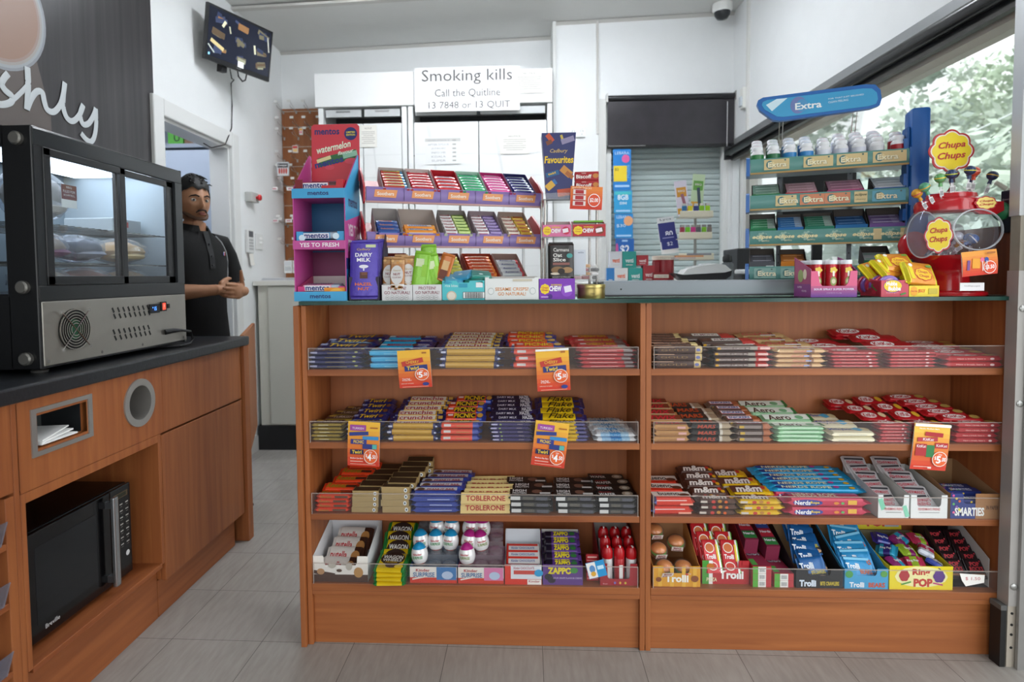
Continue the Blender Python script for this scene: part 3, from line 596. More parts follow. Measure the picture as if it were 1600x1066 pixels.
column(1, 'L', 926, 997, 676, 2, 654, 3, -6, 'white and blue coconut bar', 'white and blue bars on second left shelf', 'chocolate_bar', segs=[(0, .18, '#dfe3e8'), (.18, .38, '#9cc4e2'), (.38, .62, '#3a8cc8'), (.62, .8, '#a4c8e0'), (.8, 1, '#dfe0e2')], top=[T_('BOUNTY', 0, .66, '#e9f4fb', .8, bold=.05)], front=[T_('BOUNTY', 0, .5, '#8fb2d0', .5)])
column(2, 'L', 488, 545, 772, 4, 721, 4, 28, 'orange pack with green script', 'orange packs on third left shelf', 'chocolate_pack', segs=[(0, 1, '#e0431d')], top=[T_('Reeses', -.1, .6, '#8a7a1c', .6, sh=.3, bold=.05), ('r', .3, -.1, .3, .3, '#4a2416')], front=[T_('Reeses', -.22, .3, '#8d7a1e', .6, sh=.3), ('r', .2, 0, .36, .5, '#5c3a22')], rough=.35, kind='bar')
def GB(i): return dict(segs=[(0, 1, '#b09665')], top=[('r', 0, 0, .96, .9, '#3d2c1b')], front=[('d', .36, 0, .06, .34, '#e7ecef'), ('d', .36, 0, .03, .17, '#4d5860')], kind='box', jit=.5, rough=.32)
column(2, 'L', 547, 588, 766, 4, 727, 4, 22, 'gold wrapped block with white dot', 'left gold blocks on third left shelf', 'chocolate_block', **GB(0))
column(2, 'L', 593, 637, 760, 4, 715, 5, 26, 'right-hand gold foil block', 'right gold blocks on third left shelf', 'chocolate_block', **GB(1))
column(2, 'L', 638, 716, 767, 4, 736, 4, 16, 'blue and white peanut bar', 'blue peanut bars on third left shelf', 'chocolate_bar', segs=[(0, .12, '#3a4a9c'), (.12, 1, '#31449a')], top=[('r', 0, .1, .86, .7, '#dfe3ee'), T_('PEANUT BAR', .1, .55, '#a8363e', .42, bold=.04), ('r', 0, -.2, .8, .1, '#b0343c'), ('d', -.3, 0, .08, .3, '#6b4630')], front=[('r', .1, 0, .45, .14, '#b9c4ea')])
column(2, 'L', 718, 796, 772, 2, 745, 4, 6, 'cream triangular bar with red capitals', 'cream triangular bars on third left shelf', 'triangular_chocolate', segs=[(0, 1, '#e2c57f')], top=[T_('TOBLERONE', .0, .8, '#b02a1c', .5, bold=.06)], front=[], kind='tri', rough=.5)
HP = dict(segs=[(0, .07, '#3a3838'), (.07, 1, '#3d3c3c')], top=[('r', 0, 0, .95, .96, '#171414'), T_('HIGH', -.25, .32, '#eeeeee', .38, v=.2, bold=.06), T_('PROTEIN', -.25, .32, '#eeeeee', .28, v=-.2, bold=.04), ('d', .15, .05, .12, .3, '#7a5546'), ('r', .34, -.2, .24, .25, '#d9d8d6')], front=[('r', -.34, 0, .22, .6, '#cfcfcd'), ('r', -.05, 0, .24, .5, '#5c5850'), ('r', .26, -.05, .26, .5, '#55555e')])
column(2, 'L', 795, 864, 773, 3, 748, 2, -3, 'black protein bar, left pile', 'left black protein bars on third left shelf', 'protein_bar', **HP)
column(2, 'L', 866, 931, 774, 3, 746, 2, 0, 'black protein bar, middle pile', 'middle black protein bars on third left shelf', 'protein_bar', **HP)
column(2, 'L', 933, 996, 775, 3, 743, 3, -6, 'black wafer bar with cream bowl', 'black wafer bars on third left shelf', 'protein_bar', segs=HP['segs'], top=[('r', 0, 0, .95, .96, '#171414'), T_('PROTEIN', -.25, .3, '#b9363a', .25, v=.28), T_('WAFER', -.22, .42, '#eeeeee', .42, v=-.1, bold=.05), ('d', .3, 0, .14, .36, '#b9a892'), ('d', .3, 0, .07, .2, '#e6e0d4')], front=HP['front'])
BR = '#4b322b'
column(0, 'R', 1018, 1103, 541, 3, 521, 5, -14, 'dark brown bar with gold tip', 'dark brown bars on top right shelf', 'chocolate_bar', segs=[(0, .78, BR), (.78, .9, '#d6bd86'), (.9, 1, '#3c241c')], top=[T_('MORO GOLD', -.1, .6, '#c8907a', .5, bold=.03)], front=[T_('GOLD', -.1, .5, '#8a6a3e', .3), ('d', .33, 0, .04, .22, '#6d75ae'), ('r', -.3, .4, .4, .1, '#c29a7e')])
column(0, 'R', 1111, 1208, 540, 4, 521, 2, -28, 'grey brown almond bar with red end', 'almond bars on top right shelf', 'chocolate_bar', segs=[(0, .06, '#3d2c28'), (.06, .72, '#5b4540'), (.72, 1, '#c23a36')], top=[('r', -.02, 0, .45, .5, '#e6dcd6'), T_('ALMOND', -.02, .4, '#8a2a50', .35)], front=[T_('ROASTED ALMOND MILK', -.12, .5, '#d5c7bf', .3), ('r', .16, 0, .12, .5, '#a59c90'), ('r', .34, 0, .16, .4, '#eec0b8'), ('r', -.40, 0, .05, .4, '#d8a22c')])
column(0, 'R', 1206, 1290, 545, 4, 521, 3, -26, 'shiny gold bar with red script', 'gold bars on top right shelf', 'chocolate_bar', segs=[(0, .66, '#c9a070'), (.66, .74, '#8a5a3a'), (.74, 1, '#cfa674')], top=[T_('Golden', -.1, .6, '#b5323c', .6, sh=.3, bold=.04), ('r', .1, -.3, .3, .2, '#e9e0e2')], front=[T_('Gold', -.02, .24, '#c05a50', .5, sh=.3), ('r', .14, 0, .1, .3, '#8f9cc8')], rough=.2)
column(0, 'R', 1294, 1374, 549, 5, 530, 2, -24, 'red four finger wafer pack', 'left red wafer packs on top right shelf', 'wafer_pack', **KK())
column(0, 'R', 1382, 1462, 549, 5, 516, 3, -38, 'red wafer pack, high pile', 'high pile of red wafer packs on top right shelf', 'wafer_pack', **KK())
column(0, 'R', 1468, 1567, 556, 2, 534, 4, -14, 'long chunky red wafer bar', 'chunky red bars on top right shelf', 'wafer_bar', **KK('#c9a05a'))
column(1, 'R', 1019, 1082, 663, 3, 625, 4, -14, 'gold caramel bar with red letters', 'gold caramel bars on second right shelf', 'chocolate_bar', segs=[(0, 1, '#c4925c')], top=[('r', -.05, 0, .9, .9, '#7d3a22'), T_('TWIX', -.05, .7, '#c8283a', .7, bold=.06, sh=.2), ('r', -.05, -.4, .9, .1, '#e6c8a0')], front=[('r', .25, 0, .2, .4, '#d9a6a0'), ('r', -.1, -.1, .5, .1, '#8e5a30')], rough=.2)
column(1, 'R', 1075, 1148, 661, 3, 631, 3, -16, 'black bar with red letters', 'black bars on second right shelf', 'chocolate_bar', segs=[(0, .68, '#2c2927'), (.68, .74, '#d4cdc0'), (.74, 1, '#a8957c')], top=[T_('MARS', -.15, .5, '#c4502c', .7, bold=.06, sh=.2)], front=[T_('MARS', -.1, .4, '#b8462c', .6, bold=.05, sh=.2)])
column(1, 'R', 1148, 1209, 662, 3, 628, 4, -16, 'brown nut bar, blue lettered', 'brown nut bars on second right shelf', 'chocolate_bar', segs=[(0, .1, '#7c6a5e'), (.1, .74, '#4e3a33'), (.74, 1, '#a8623c')], top=[('r', -.08, 0, .64, .62, '#c4324a'), ('r', -.08, 0, .62, .5, '#f0eef2'), T_('SNICKERS', -.08, .56, '#2a3f94', .4, bold=.06, sh=.2)], front=[('r', -.08, 0, .55, .5, '#8a7c76'), ('r', -.3, 0, .12, .4, '#c9a234')])
column(1, 'R', 1211, 1292, 666, 4, 629, 3, -26, 'mint green and white bar', 'mint green bars on second right shelf', 'chocolate_bar', segs=[(0, .94, '#9fcfa4'), (.94, 1, '#2f7a3e')], top=[('r', 0, .1, .9, .7, '#e6efe4'), T_('Aero', -.15, .45, '#4a2a22', .7, bold=.04), ('d', .25, 0, .08, .25, '#7db88a'), ('r', .47, 0, .06, .9, '#2f7a3e')], front=[('r', 0, .2, .7, .2, '#d2ecd2'), ('r', .1, -.2, .6, .1, '#6db07a')])
column(1, 'R', 1294, 1369, 674, 2, 645, 2, -16, 'cream white chocolate bar', 'cream bars on second right shelf', 'chocolate_bar', segs=[(0, .94, '#e6dfc0'), (.94, 1, '#8a7c5c')], top=[T_('Milkybar', -.15, .5, '#2c4a98', .5, bold=.03), ('r', .2, 0, .2, .5, '#5ab4dc', .6), ('d', .36, 0, .08, .3, '#e8d9a8')], front=[('r', 0, -.1, .6, .12, '#b8b8a8')])
column(1, 'R', 1374, 1424, 662, 6, 626, 3, -34, 'short red wafer pack, left pile', 'left short red packs on second right shelf', 'wafer_pack', **KK('#e0c79c'))
column(1, 'R', 1430, 1479, 662, 6, 622, 3, -40, 'short red wafer pack with yellow', 'middle short red packs on second right shelf', 'wafer_pack', **KK('#e0b030'))
column(1, 'R', 1491, 1566, 660, 4, 618, 5, -52, 'chunky red wafer bar', 'chunky red bars on second right shelf', 'wafer_bar', **KK('#b99a50'))
column(2, 'R', 1019, 1087, 777, 2, 742, 2, -6, 'orange red hazelnut bar pack', 'orange red hazelnut packs on third right shelf', 'chocolate_bar', segs=[(0, .1, '#5a68a8'), (.1, 1, '#d8361e')], top=[('r', 0, .15, .9, .6, '#e7ded6'), T_('bueno', -.05, .5, '#2a2024', .5, v=.15, bold=.05), ('d', .3, -.05, .12, .2, '#5a3020')], front=[('r', -.05, .2, .7, .1, '#ecd6d0'), ('r', .3, -.25, .3, .2, '#f0a890')])
def MM(c, c2): return dict(segs=[(0, .75, c), (.75, 1, c2)], top=[T_('m&m', -.05, .6, '#eee6e0', .8, bold=.09, sh=.2), ('d', .3, .1, .05, .2, '#c23a2e'), ('d', .36, -.2, .05, .2, '#d8a020')], front=[('d', -.1, 0, .05, .3, '#c2342c'), ('d', .05, .1, .05, .3, '#b9802c'), ('r', -.33, 0, .16, .4, '#cfc4b8'), ('d', .2, 0, .04, .26, '#d9601e')])
column(2, 'R', 1088, 1153, 779, 3, 729, 4, -8, 'dark brown candy bag, white letters', 'brown candy bags on third right shelf', 'candy_bag', cat='candy', **MM('#4a2b22', '#56382c'))
column(2, 'R', 1155, 1226, 780, 3, 736, 3, -22, 'yellow candy bag, white letters', 'yellow candy bags on third right shelf', 'candy_bag', cat='candy', segs=[(0, 1, '#e3b81c')], top=[('r', -.1, 0, .7, .8, '#5a3426')]+MM('', '')['top'], front=MM('', '')['front'])
column(2, 'R', 1229, 1367, 778, 2, 764, 2, -20, 'long pink candy rope pack', 'pink candy rope packs on third right shelf', 'candy_rope', cat='candy', segs=[(0, 1, '#c22e4e')], top=[T_('NERDS ROPE', -.1, .5, '#f4f0d0', .5)], front=[('d', -.22, 0, .17, .36, '#2c3f94'), T_('Nerds', -.28, .18, '#f2f2f2', .5, bold=.06), T_('Rope', -.14, .1, '#f0d030', .36, bold=.05), ('r', .28, .1, .1, .5, '#e6b23e'), ('d', .1, 0, .03, .16, '#e08a30'), ('d', .17, 0, .02, .14, '#60b060')])
NB = dict(segs=[(0, 1, '#1f9cd0')], top=[('d', -.3, 0, .12, .42, '#24408c'), T_('NERDS ROPE', -.1, .5, '#e9e7c0', .5, bold=.05), ('d', .2, .1, .03, .25, '#b0408c'), ('d', .35, -.1, .03, .25, '#d8a828')], front=[])
mb = bar_mb(.31, .026, .016, **NB); me = None
for j in range(6):
    o = mb.build('candy_rope', smooth=True) if me is None else bpy.data.objects.new('candy_rope', me); me = o.data
    if j: COL.objects.link(o)
    o.location = (.925-.004*j, .086+.0235*j, SZ[2]+.052+.0055*j); o.rotation_euler = (.22, 0, (-.03, .02, -.01, .03, .0, .01)[j])
    lab(o, 'long blue candy rope pack, third right shelf, %s blue row' % ROWN[j], 'candy', 'blue candy rope packs')
# ------------------------------------------------------------ bottom shelf and cartons
def carton(name, label, x0, x1, y0, y1, z, hf, hb, cf, cs, ci, art=(), notch=None, cat='carton', side_art=(), back=True, slope0=None, t=.0012, gx=0, lid=None):
    """open display carton: low printed front (with cut-out), sides rising to the back"""
    W_ = x1-x0; D = y1-y0; o = thing(name, label, cat, ((x0+x1)/2, y0, z)); a, c = -W_/2, W_/2
    b = MB(); b.box(a, c, 0, D, 0, t, ci)
    s0 = slope0 if slope0 is not None else D*.25
    pr = [(0, 0), (D, 0), (D, hb), (D*.9 if back else D, hb), (s0, hf), (0, hf)]
    for x in (a, c-t): b.ext(pr, x, x+t, cs, 'x')
    if back: b.box(a, c, D-t, D, 0, hb, ci)
    b.build('carton_body', o)
    b = MB()
    if notch:
        nw, nd = notch; n0 = -nw/2*W_; n1 = nw/2*W_; rr = min(.006, nd*hf*.4)
        pts = [(a, 0), (c, 0), (c, hf), (n1, hf), (n1-rr*.3, hf-nd*hf+rr), (n1-rr, hf-nd*hf), (n0+rr, hf-nd*hf), (n0+rr*.3, hf-nd*hf+rr), (n0, hf), (a, hf)]
        b.ext(pts, -t, 0, cf)
    else: b.box(a, c, -t, 0, 0, hf, cf)
    b.T = TR(0, -t-.0003, hf/2); gfx(b, art, W_, hf); b.T = Matrix()
    if side_art:
        b.T = TR(a-.0003, D/2, hf/2) @ RZ(-math.pi/2); gfx(b, side_art, D, hf); b.T = Matrix()
    b.build('front_panel', o)
    return o
def packs(name, mb, items, cat, group=None):
    me = None
    for loc, rot, label in items:
        o = mb.build(name, smooth=True) if me is None else bpy.data.objects.new(name, me)
        if me is not None: COL.objects.link(o)
        me = o.data; o.location = loc; o.rotation_euler = rot; lab(o, label, cat, group)
def X_(px, Y=.02, y=880): return atY(px, y, Y).x
z4 = SZ[3]
# nutella biscuit carton
x0, x1 = X_(491), X_(576)
carton('biscuit_carton', 'white and brown cow patterned carton of biscuit packs, far left', x0, x1, .01, .215, z4, .085, .135, C('#ece7df', .6), C('#e6e6e8', .6), C('#d9d9dc', .6), [('r', 0, -.36, 1, .3, '#4a2e22'), ('r', -.3, -.17, .4, .14, '#4a2e22', -.15), ('d', -.36, -.1, .07, .12, '#b58a60'), ('d', .33, -.12, .085, .2, '#b98a50'), ('d', -.15, .15, .07, .12, '#b9b2a6'), ('d', .16, .12, .06, .16, '#b9b2a6'), ('d', -.02, -.05, .05, .06, '#5b4234')], (.62, .35), slope0=.0)
pk = bar_mb(.125, .075, .02, [(0, .75, '#e6e1da'), (.75, 1, '#4a2c20')], [T_('nutella', -.15, .45, '#b3202a', .32, v=.1, bold=.05), T_('biscuits', -.0, .25, '#6b3a26', .16, v=-.2), ('d', .3, .05, .12, .25, '#b07b42'), ('r', -.05, -.38, .6, .14, '#3b2219')])
packs('biscuit_pack', pk, [((x0+.07+.008*i+.003, .052+.036*i, z4+.018+.018*i), (.75, .02, -.02), '%s white biscuit pack with red lettering in the far left carton' % ('front', 'second', 'third', 'back')[i]) for i in range(4)], 'biscuits', 'biscuit packs in the far left carton')
# wagon wheels
pk = bar_mb(.105, .095, .014, [(0, .12, '#1f7a34'), (.12, .88, '#e2c01c'), (.88, 1, '#1f7a34')], [('d', 0, .12, .38, .36, '#2e1d16'), T_('WAGON', 0, .62, '#e9e7e0', .2, v=.2, bold=.06), T_('WHEELS', 0, .6, '#e9e7e0', .14, v=.02, bold=.05), T_('ORIGINAL', 0, .4, '#e0b31c', .07, v=-.1), ('d', .05, -.28, .2, .14, '#4c2b1e'), ('d', .28, -.34, .14, .1, '#f0cf2c')], fin=.04)
packs('biscuit_pack', pk, [((X_(610)+.003*(i % 2)+.006*(i > 3), .035+.0 if i < 4 else .062+.034*(i-4), z4+.003+.0145*i if i < 4 else z4+.035+.016*(i-4)), ((.12, 0, .05*(-1)**i) if i < 4 else (.62, 0, .06*(-1)**i)), '%s yellow and green biscuit pack with brown wheel picture' % ('bottom', 'second lowest', 'third lowest', 'fourth lowest', 'leaning lower', 'leaning middle', 'leaning upper', 'rearmost leaning')[i]) for i in range(8)], 'biscuits', 'yellow and green biscuit packs')
# egg trays
def egg(label, x, y, z, rz, c1, c2):
    t = thing('surprise_egg', label, 'chocolate egg', (x, y, z), rz, rot=(-.08, random.uniform(-.12, .12), rz)); t.scale = (1.16, 1.16, 1.16)
    b = MB(); pr = []
    for i in range(13):
        a = math.pi*i/12; r = .0235*math.sin(a)*(1-.10*(-math.cos(a))); pr.append((max(r, .001), .0315*(1-math.cos(a))))
    n = 20
    for (i0, i1, c) in ((0, 3, '#c92a24'), (3, 8, '#ecebea'), (8, 12, c1)): b.lathe(pr[i0:i1+1], FOIL(c, .25), n=n)
    b.build('foil_shell', t, smooth=True)
    b = MB()
    def wrap(s, z, w_, h, c, dr=.0004, bold=.05):
        vs, fs = textmesh(s, bold, 0); out = []
        for a, q in vs:
            zz = z+q*h; k = math.acos(max(-1, min(1, 1-zz/.0315))); r = .0235*math.sin(k)*(1-.10*(-math.cos(k)))+dr; ph = a*w_/max(r, .01); out.append((r*math.sin(ph), -r*math.cos(ph), zz))
        b.add(out, fs, c)
    wrap('kinder', .036, .026, .006, '#b0222a'); wrap('SURPRISE', .027, .03, .008, c2); b.build('printed_label', t)
clr = GLASS('#f2f4f8', .96, .6, .04, haze=.06)
def eggtray(x0, x1, label, cf, c1, c2, tint, eggs, who):
    z = z4
    carton('egg_carton', label, x0, x1, .012, .20, z, .052, .035, C('#ece6de', .5), cf, C('#dddde0', .5), [('r', 0, -.33, 1, .34, '#cf3a26'), ('r', .28, .1, .42, .8, cf), T_('Kinder', -.22, .3, '#b0252c', .18, v=.3, bold=.04), T_('SURPRISE', -.2, .46, '#5b7fa8', .3, v=.02, bold=.06), ('d', .3, .0, .12, .25, '#b6c8e2'), ('r', -.3, -.18, .3, .08, '#ece6de', .2)], slope0=.02)
    t = thing('egg_holder', 'clear stepped plastic egg holder in the %s egg carton' % who, 'holder', ((x0+x1)/2, .02, z+.004))
    W_ = (x1-x0)/2-.004; b = MB(); m = GLASS(tint, .93, .6, .04, haze=.12)
    for i in range(4):
        for j in range(3):
            cx = (-1+j)*W_*.66; b.lathe([(.0235, 0), (.022, .010), (.012, .016)], m, (cx, .026+.04*i, .036+.028*i), 14)
        b.box(-W_, W_, .004+.04*i, .005+.04*i, .004+.03*i, .036+.028*i, m); b.box(-W_, W_, .005+.04*i, .045+.04*i, .0355+.028*i, .036+.028*i, m)
    b.build('clear_tray', t, smooth=False)
    for (i, j, pos) in eggs:
        egg('%s capped egg, %s of the %s carton' % (who, pos, who), (x0+x1)/2+(-1+j)*W_*.66, .046+.04*i, z+.042+.028*i, random.uniform(-.3, .3), c1, c2)
eggtray(X_(641), X_(714), 'white and red carton of blue capped chocolate eggs', C('#3f77b0', .5), '#1f94c8', '#3c8c50', '#dfeaf6', [(0, 0, 'front left'), (1, 0, 'second row left'), (1, 1, 'second row middle'), (1, 2, 'second row right'), (2, 2, 'third row right'), (2, 1, 'third row middle')], 'blue')
eggtray(X_(716), X_(787), 'white and red carton of pink capped chocolate eggs', C('#d77aa8', .5), '#b52a84', '#7a8c3c', '#f6dcea', [(1, 0, 'second row left'), (0, 0, 'front left'), (2, 0, 'third row left'), (2, 1, 'third row middle'), (1, 1, 'second row middle')], 'pink')
# chocolate stick box
x0, x1 = X_(789), X_(846)
carton('chocolate_carton', 'white and orange red carton of milk chocolate sticks', x0, x1, .01, .14, z4, .064, .125, C('#dfe4ea', .5), C('#d8d9dc', .6), C('#cfd2d8', .6), [('r', 0, -.36, 1, .28, '#d5331f'), ('r', -.42, 0, .16, 1, '#d5331f'), ('r', .04, .12, .6, .2, '#c9473c'), T_('Kinder CHOCOLATE', .02, .56, '#b34a52', .12, v=.34), ('r', .3, -.36, .38, .26, '#f3efe9'), T_('Kinder', .3, .3, '#b0252c', .12, v=-.32), ('d', .42, .1, .12, .18, '#2a9ad0')], slope0=.09)
pk = bar_mb(.108, .03, .014, [(0, .06, '#c9352a'), (.06, 1, '#e6e3e2')], [('r', 0, .3, .9, .3, '#c9352a'), T_('Kinder CHOCOLATE', .0, .7, '#3d66a8', .3, v=-.15)], [('r', 0, .25, .9, .3, '#c9352a')], kind='box')
packs('chocolate_pack', pk, [(((x0+x1)/2, .045+.028*i, z4+.052+.008*i), (.35, 0, 0), '%s red and white stick pack in the milk chocolate carton' % ('front', 'second', 'rear')[i]) for i in range(3)], 'chocolate', 'red and white stick packs')
# purple grape chews
x0, x1 = X_(848), X_(910)
carton('chew_carton', 'purple carton of grape chews with yellow green lettering', x0, x1, .01, .15, z4, .066, .12, C('#5f3a83', .5), C('#6b4a8e', .6), C('#cdc9c4', .6), [T_('ZAPPO', -.08, .6, '#e3cf28', .34, v=.2, bold=.12), ('d', .28, .22, .1, .14, '#3f8a3e'), ('d', -.36, -.1, .1, .16, '#1f1a28'), ('d', -.28, -.25, .1, .16, '#28202f'), T_('SOUR GRAPE FLAVOUR CHEWS', .12, .72, '#cbb8dc', .09, v=-.15)], slope0=.11)
pk = bar_mb(.125, .026, .016, [(0, .25, '#221b2c'), (.25, 1, '#5d3a86')], [T_('ZAPPO', 0, .4, '#e6d420', .7, bold=.12), ('d', .3, 0, .08, .3, '#2f6e38')], [T_('ZAPPO', 0, .4, '#e6d420', .8, bold=.12), ('d', .3, 0, .08, .3, '#2f6e38')])
packs('chew_pack', pk, [(((x0+x1)/2, .03+.024*i, z4+.048+.0135*i), (.35, 0, 0), '%s purple chew stick in the grape chew carton' % ('front', 'second', 'third', 'fourth', 'back')[i]) for i in range(5)], 'chews', 'purple chew sticks')
# hanging red strip, blue card, red bottles
b = MB()
for i in range(3): b.T = TR(0, .005*i, .027*i) @ RX(-.15); b.box(-.020, .020, 0, .012, 0, .026, FOIL('#b0262c'), .002); b.rect(0, .018, .03, .005, '#e0a8a0', -.0004); b.rect(0, .008, .034, .003, '#d98d86', -.0004)
b.T = Matrix(); lab(b.build('candy_strip', loc=(X_(926, .035), .035, z4+.001)), 'small upright red candy strip left of the red spray bottles', 'candy')
b = MB(); b.box(-.029, .029, -.0006, .0006, -.0, .052, '#2a8fc8'); b.rect(-.014, .026, .028, .05, '#e8e4e0', -.0009); b.disc(-.012, .03, .009, .012, '#5b8cc0', -.0012); b.disc(-.012, .014, .008, .008, '#d8a43c', -.0013); b.rect(.014, .03, .02, .012, '#bfe0f2', -.0010)
o = b.build('price_card', loc=(X_(935, -.008), -.0085, z4+.036)); o.rotation_euler = (0, -.25, 0); lab(o, 'small tilted blue and white card stuck on the bottom left shelf lip', 'card')
x0, x1 = X_(937), X_(995)
carton('spray_carton', 'dark red carton of candy spray bottles at the right end', x0, x1, .012, .205, z4, .07, .13, C('#a01f28', .5), C('#8d1c24', .5), C('#b9b2ac', .6), [('d', -.1, -.38, .03, .06, '#7a6ab0'), ('d', .04, -.38, .03, .06, '#d8a83c'), ('d', .18, -.38, .03, .06, '#c8b43c'), T_('Brain', -.36, .12, '#e0a8a8', .06, v=-.42)], (.62, .7), slope0=.02)
def bottle(i, j):
    t = thing('candy_bottle', 'red capped candy bottle, %s row %s in the dark red carton' % (('front', 'second', 'third')[j], ('left', 'middle', 'right')[i]), 'candy', (x0+.026+.038*i, .035+.045*j, z4+.002+.012*j), .2*i, group='red candy bottles')
    b = MB(); b.lathe([(.016, 0), (.0165, .003), (.0165, .075), (.014, .08)], FOIL('#c6c4c4' if (i+j) % 2 == 0 else '#a81c22', .3), n=16); b.T = TR(0, -.0168, .035); b.txt('WARHEAD', 0, 0, .014, .05, '#e3d6d4', rot=0) if 0 else b.rect(0, 0, .012, .05, '#e0dcd8'); b.build('bottle_body', t, smooth=True)
    b = MB(); b.lathe([(.0165, .078), (.0175, .082), (.0175, .10), (.012, .112), (.003, .116)], C('#b01019', .25), n=16); b.box(-.002, .002, -.010, -.002, .108, .118, '#e6dede'); b.build('bottle_cap', t, smooth=True)
for j in (2, 1, 0):
    for i in range(3): bottle(i, j)
# ------------------------------------------------------------ bottom right shelf
def cart_at(px0, px1, y0=.012, Y=.012): return X_(px0, Y), X_(px1, Y)
x0, x1 = cart_at(1020, 1094)
carton('candy_carton', 'orange striped candy carton with plastic burger packs', x0, x1, .01, .205, z4, .066, .145, C('#dd9c22', .5), C('#c98b4a', .6), C('#a97a50', .6), [('r', -.35, 0, .08, 1, '#e6b23c'), ('r', -.1, 0, .08, 1, '#e6b23c'), ('r', .15, 0, .08, 1, '#e6b23c'), ('r', .38, 0, .08, 1, '#e6b23c'), T_('Trolli', 0, .5, '#f6f3e8', .36, v=-.1, bold=.09), ('d', -.38, -.15, .06, .12, '#8a4a1c'), ('d', .38, -.1, .08, .16, '#8a4a1c'), ('d', .21, .12, .03, .05, '#c23a2a')], (.56, .35), slope0=.02)
def burger(x, y, z, rx, rz, lbl):
    t = thing('burger_candy', lbl, 'candy', (x, y, z), rot=(rx, 0, rz), group='burger candy packs')
    b = MB(); b.ball((0, 0, .034), .026, .022, .014, FOIL('#d98436', .4), 16, 8); b.lathe([(.025, .022), (.027, .026), (.025, .030)], C('#5e9a3a'), n=16); b.lathe([(.024, .012), (.026, .017), (.024, .022)], C('#8a4a2c'), n=16); b.ball((0, 0, .010), .025, .022, .009, C('#e0a04a', .4), 16, 6); b.build('gummy_burger', t, smooth=True)
    b = MB(); b.ball((0, 0, .024), .032, .030, .026, GLASS('#ffffff', .97, .8, .05, haze=.06), 14, 8); b.build('clear_shell', t, smooth=True)
    b = MB(); b.rect(0, .036, .036, .022, '#efe6dc', -.0322); b.txt('BIG', 0, .040, .024, .008, '#9a2236', -.0328, bold=.06); b.txt('BURGER', 0, .030, .03, .006, '#9a2236', -.0328, bold=.05); b.build('paper_label', t)
for i, (dx, y, z, s) in enumerate(((.04, .05, .045, 'front left'), (.105, .06, .040, 'front right'), (.035, .11, .075, 'middle left'), (.10, .13, .092, 'upper right'), (.035, .165, .115, 'rear left'))):
    burger(x0+dx, y, z4+z-.02, .55, .1*(-1)**i, 'plastic wrapped gummy burger, %s in the orange striped carton' % s)
x0, x1 = cart_at(1100, 1174)
carton('candy_carton', 'red green and white candy carton with pizza picture', x0, x1, .03, .215, z4, .076, .165, C('#b3262c', .5), C('#9c2026', .6), C('#8f5a44', .6), [('r', -.43, 0, .14, 1, '#4a9a3c'), ('r', -.32, 0, .08, 1, '#efeeea'), T_('Trolli', .12, .52, '#f6f3f0', .36, v=-.1, bold=.09), ('d', -.33, .25, .08, .14, '#c8742c'), T_('PIZZA', -.3, .22, '#e8e0b8', .16, v=-.3, bold=.05), ('r', .42, .4, .14, .2, '#b3262c')], (.56, .42), slope0=.02)
pk = bar_mb(.055, .10, .010, [(0, .82, '#c6262c'), (.82, .92, '#efeeea'), (.92, 1, '#5aa82c')], [('d', -.1, .25, .28, .16, '#f0e6dc'), ('d', -.1, .25, .24, .13, '#c8682c'), ('d', -.1, -.3, .28, .13, '#f0e6dc'), ('d', -.1, -.3, .24, .10, '#c23a26'), T_('Trolli', -.1, .55, '#f5f0ee', .14, v=-.02, bold=.07), ('r', .3, .1, .1, .5, '#e6c02c')], fin=.03)
packs('candy_pack', pk, [((x0+.038+.058*(i % 2)-.01*(i//2), .058+.026*(i//2), z4+.075+.016*(i//2)), (1.0, 0, .06*(-1)**i), 'red pizza candy pack, %s, in the pizza carton' % ('front left', 'front right', 'middle left', 'middle right', 'rear left', 'rear right')[i]) for i in range(6)], 'candy', 'red pizza candy packs')
for s, (pa, pb, n) in enumerate(((1176, 1206, 3), (1210, 1241, 2))):
    xa, xb = cart_at(pa, pb)
    pk = MB(); w_ = (xb-xa)*.97; pk.box(-w_/2, w_/2, 0, .145, 0, .0215, C('#b8343c', .5)); pk.rect(-w_*.36, .0107, w_*.28, .0215, '#5aa83c', -.0004); pk.rect(.0, .0107, w_*.42, .0215, '#eceae6', -.0004); pk.rect(0, .0107, w_*.3, .012, '#6b6a6a', -.0008)
    for q in range(5): pk.rect(-w_*.12+q*w_*.06, .0107, w_*.025, .013, '#f4f4f2', -.0011)
    pk.T = TR(0, .07, .0217) @ RX(-math.pi/2); pk.rect(0, 0, w_*.96, .13, '#8a2a44', 0); pk.txt('NERDS', 0, .02, w_*.8, .03, '#e9e4f2', -.0005, bold=.06); pk.rect(-w_*.3, -.04, w_*.3, .04, '#4c9c44', -.0003); pk.T = Matrix()
    rows = [(((xa+xb)/2, .012, z4+.0006+.022*i), (0, 0, 0), 'small red and green candy box, %s pile, %s' % (('left', 'right')[s], ('bottom', 'middle', 'top')[i] if n == 3 else ('bottom', 'top')[i])) for i in range(n)]
    packs('candy_box', pk, rows, 'candy', 'small red and green candy boxes')
    b = MB(); b.box(-.021, .021, 0, .13, 0, .055, C('#7a2440', .5)); b.T = TR(0, .06, .0553) @ RX(-math.pi/2)
    for q in range(3): b.rect(0, -.035+.04*q, .040, .034, ('#2f7a3e', '#b82a3c', '#2c4c9a')[q], 0); b.txt('Nerds', 0, -.03+.04*q, .034, .012, '#f0eef6', -.0004, bold=.06)
    b.T = Matrix(); o = b.build('candy_box', loc=((xa+xb)/2-.012, .078, z4+.0215*n+.012)); o.rotation_euler = (.28, 0, 0); lab(o, 'tilted red candy box resting on the %s red and green pile' % ('left', 'right')[s], 'candy', 'small red and green candy boxes')
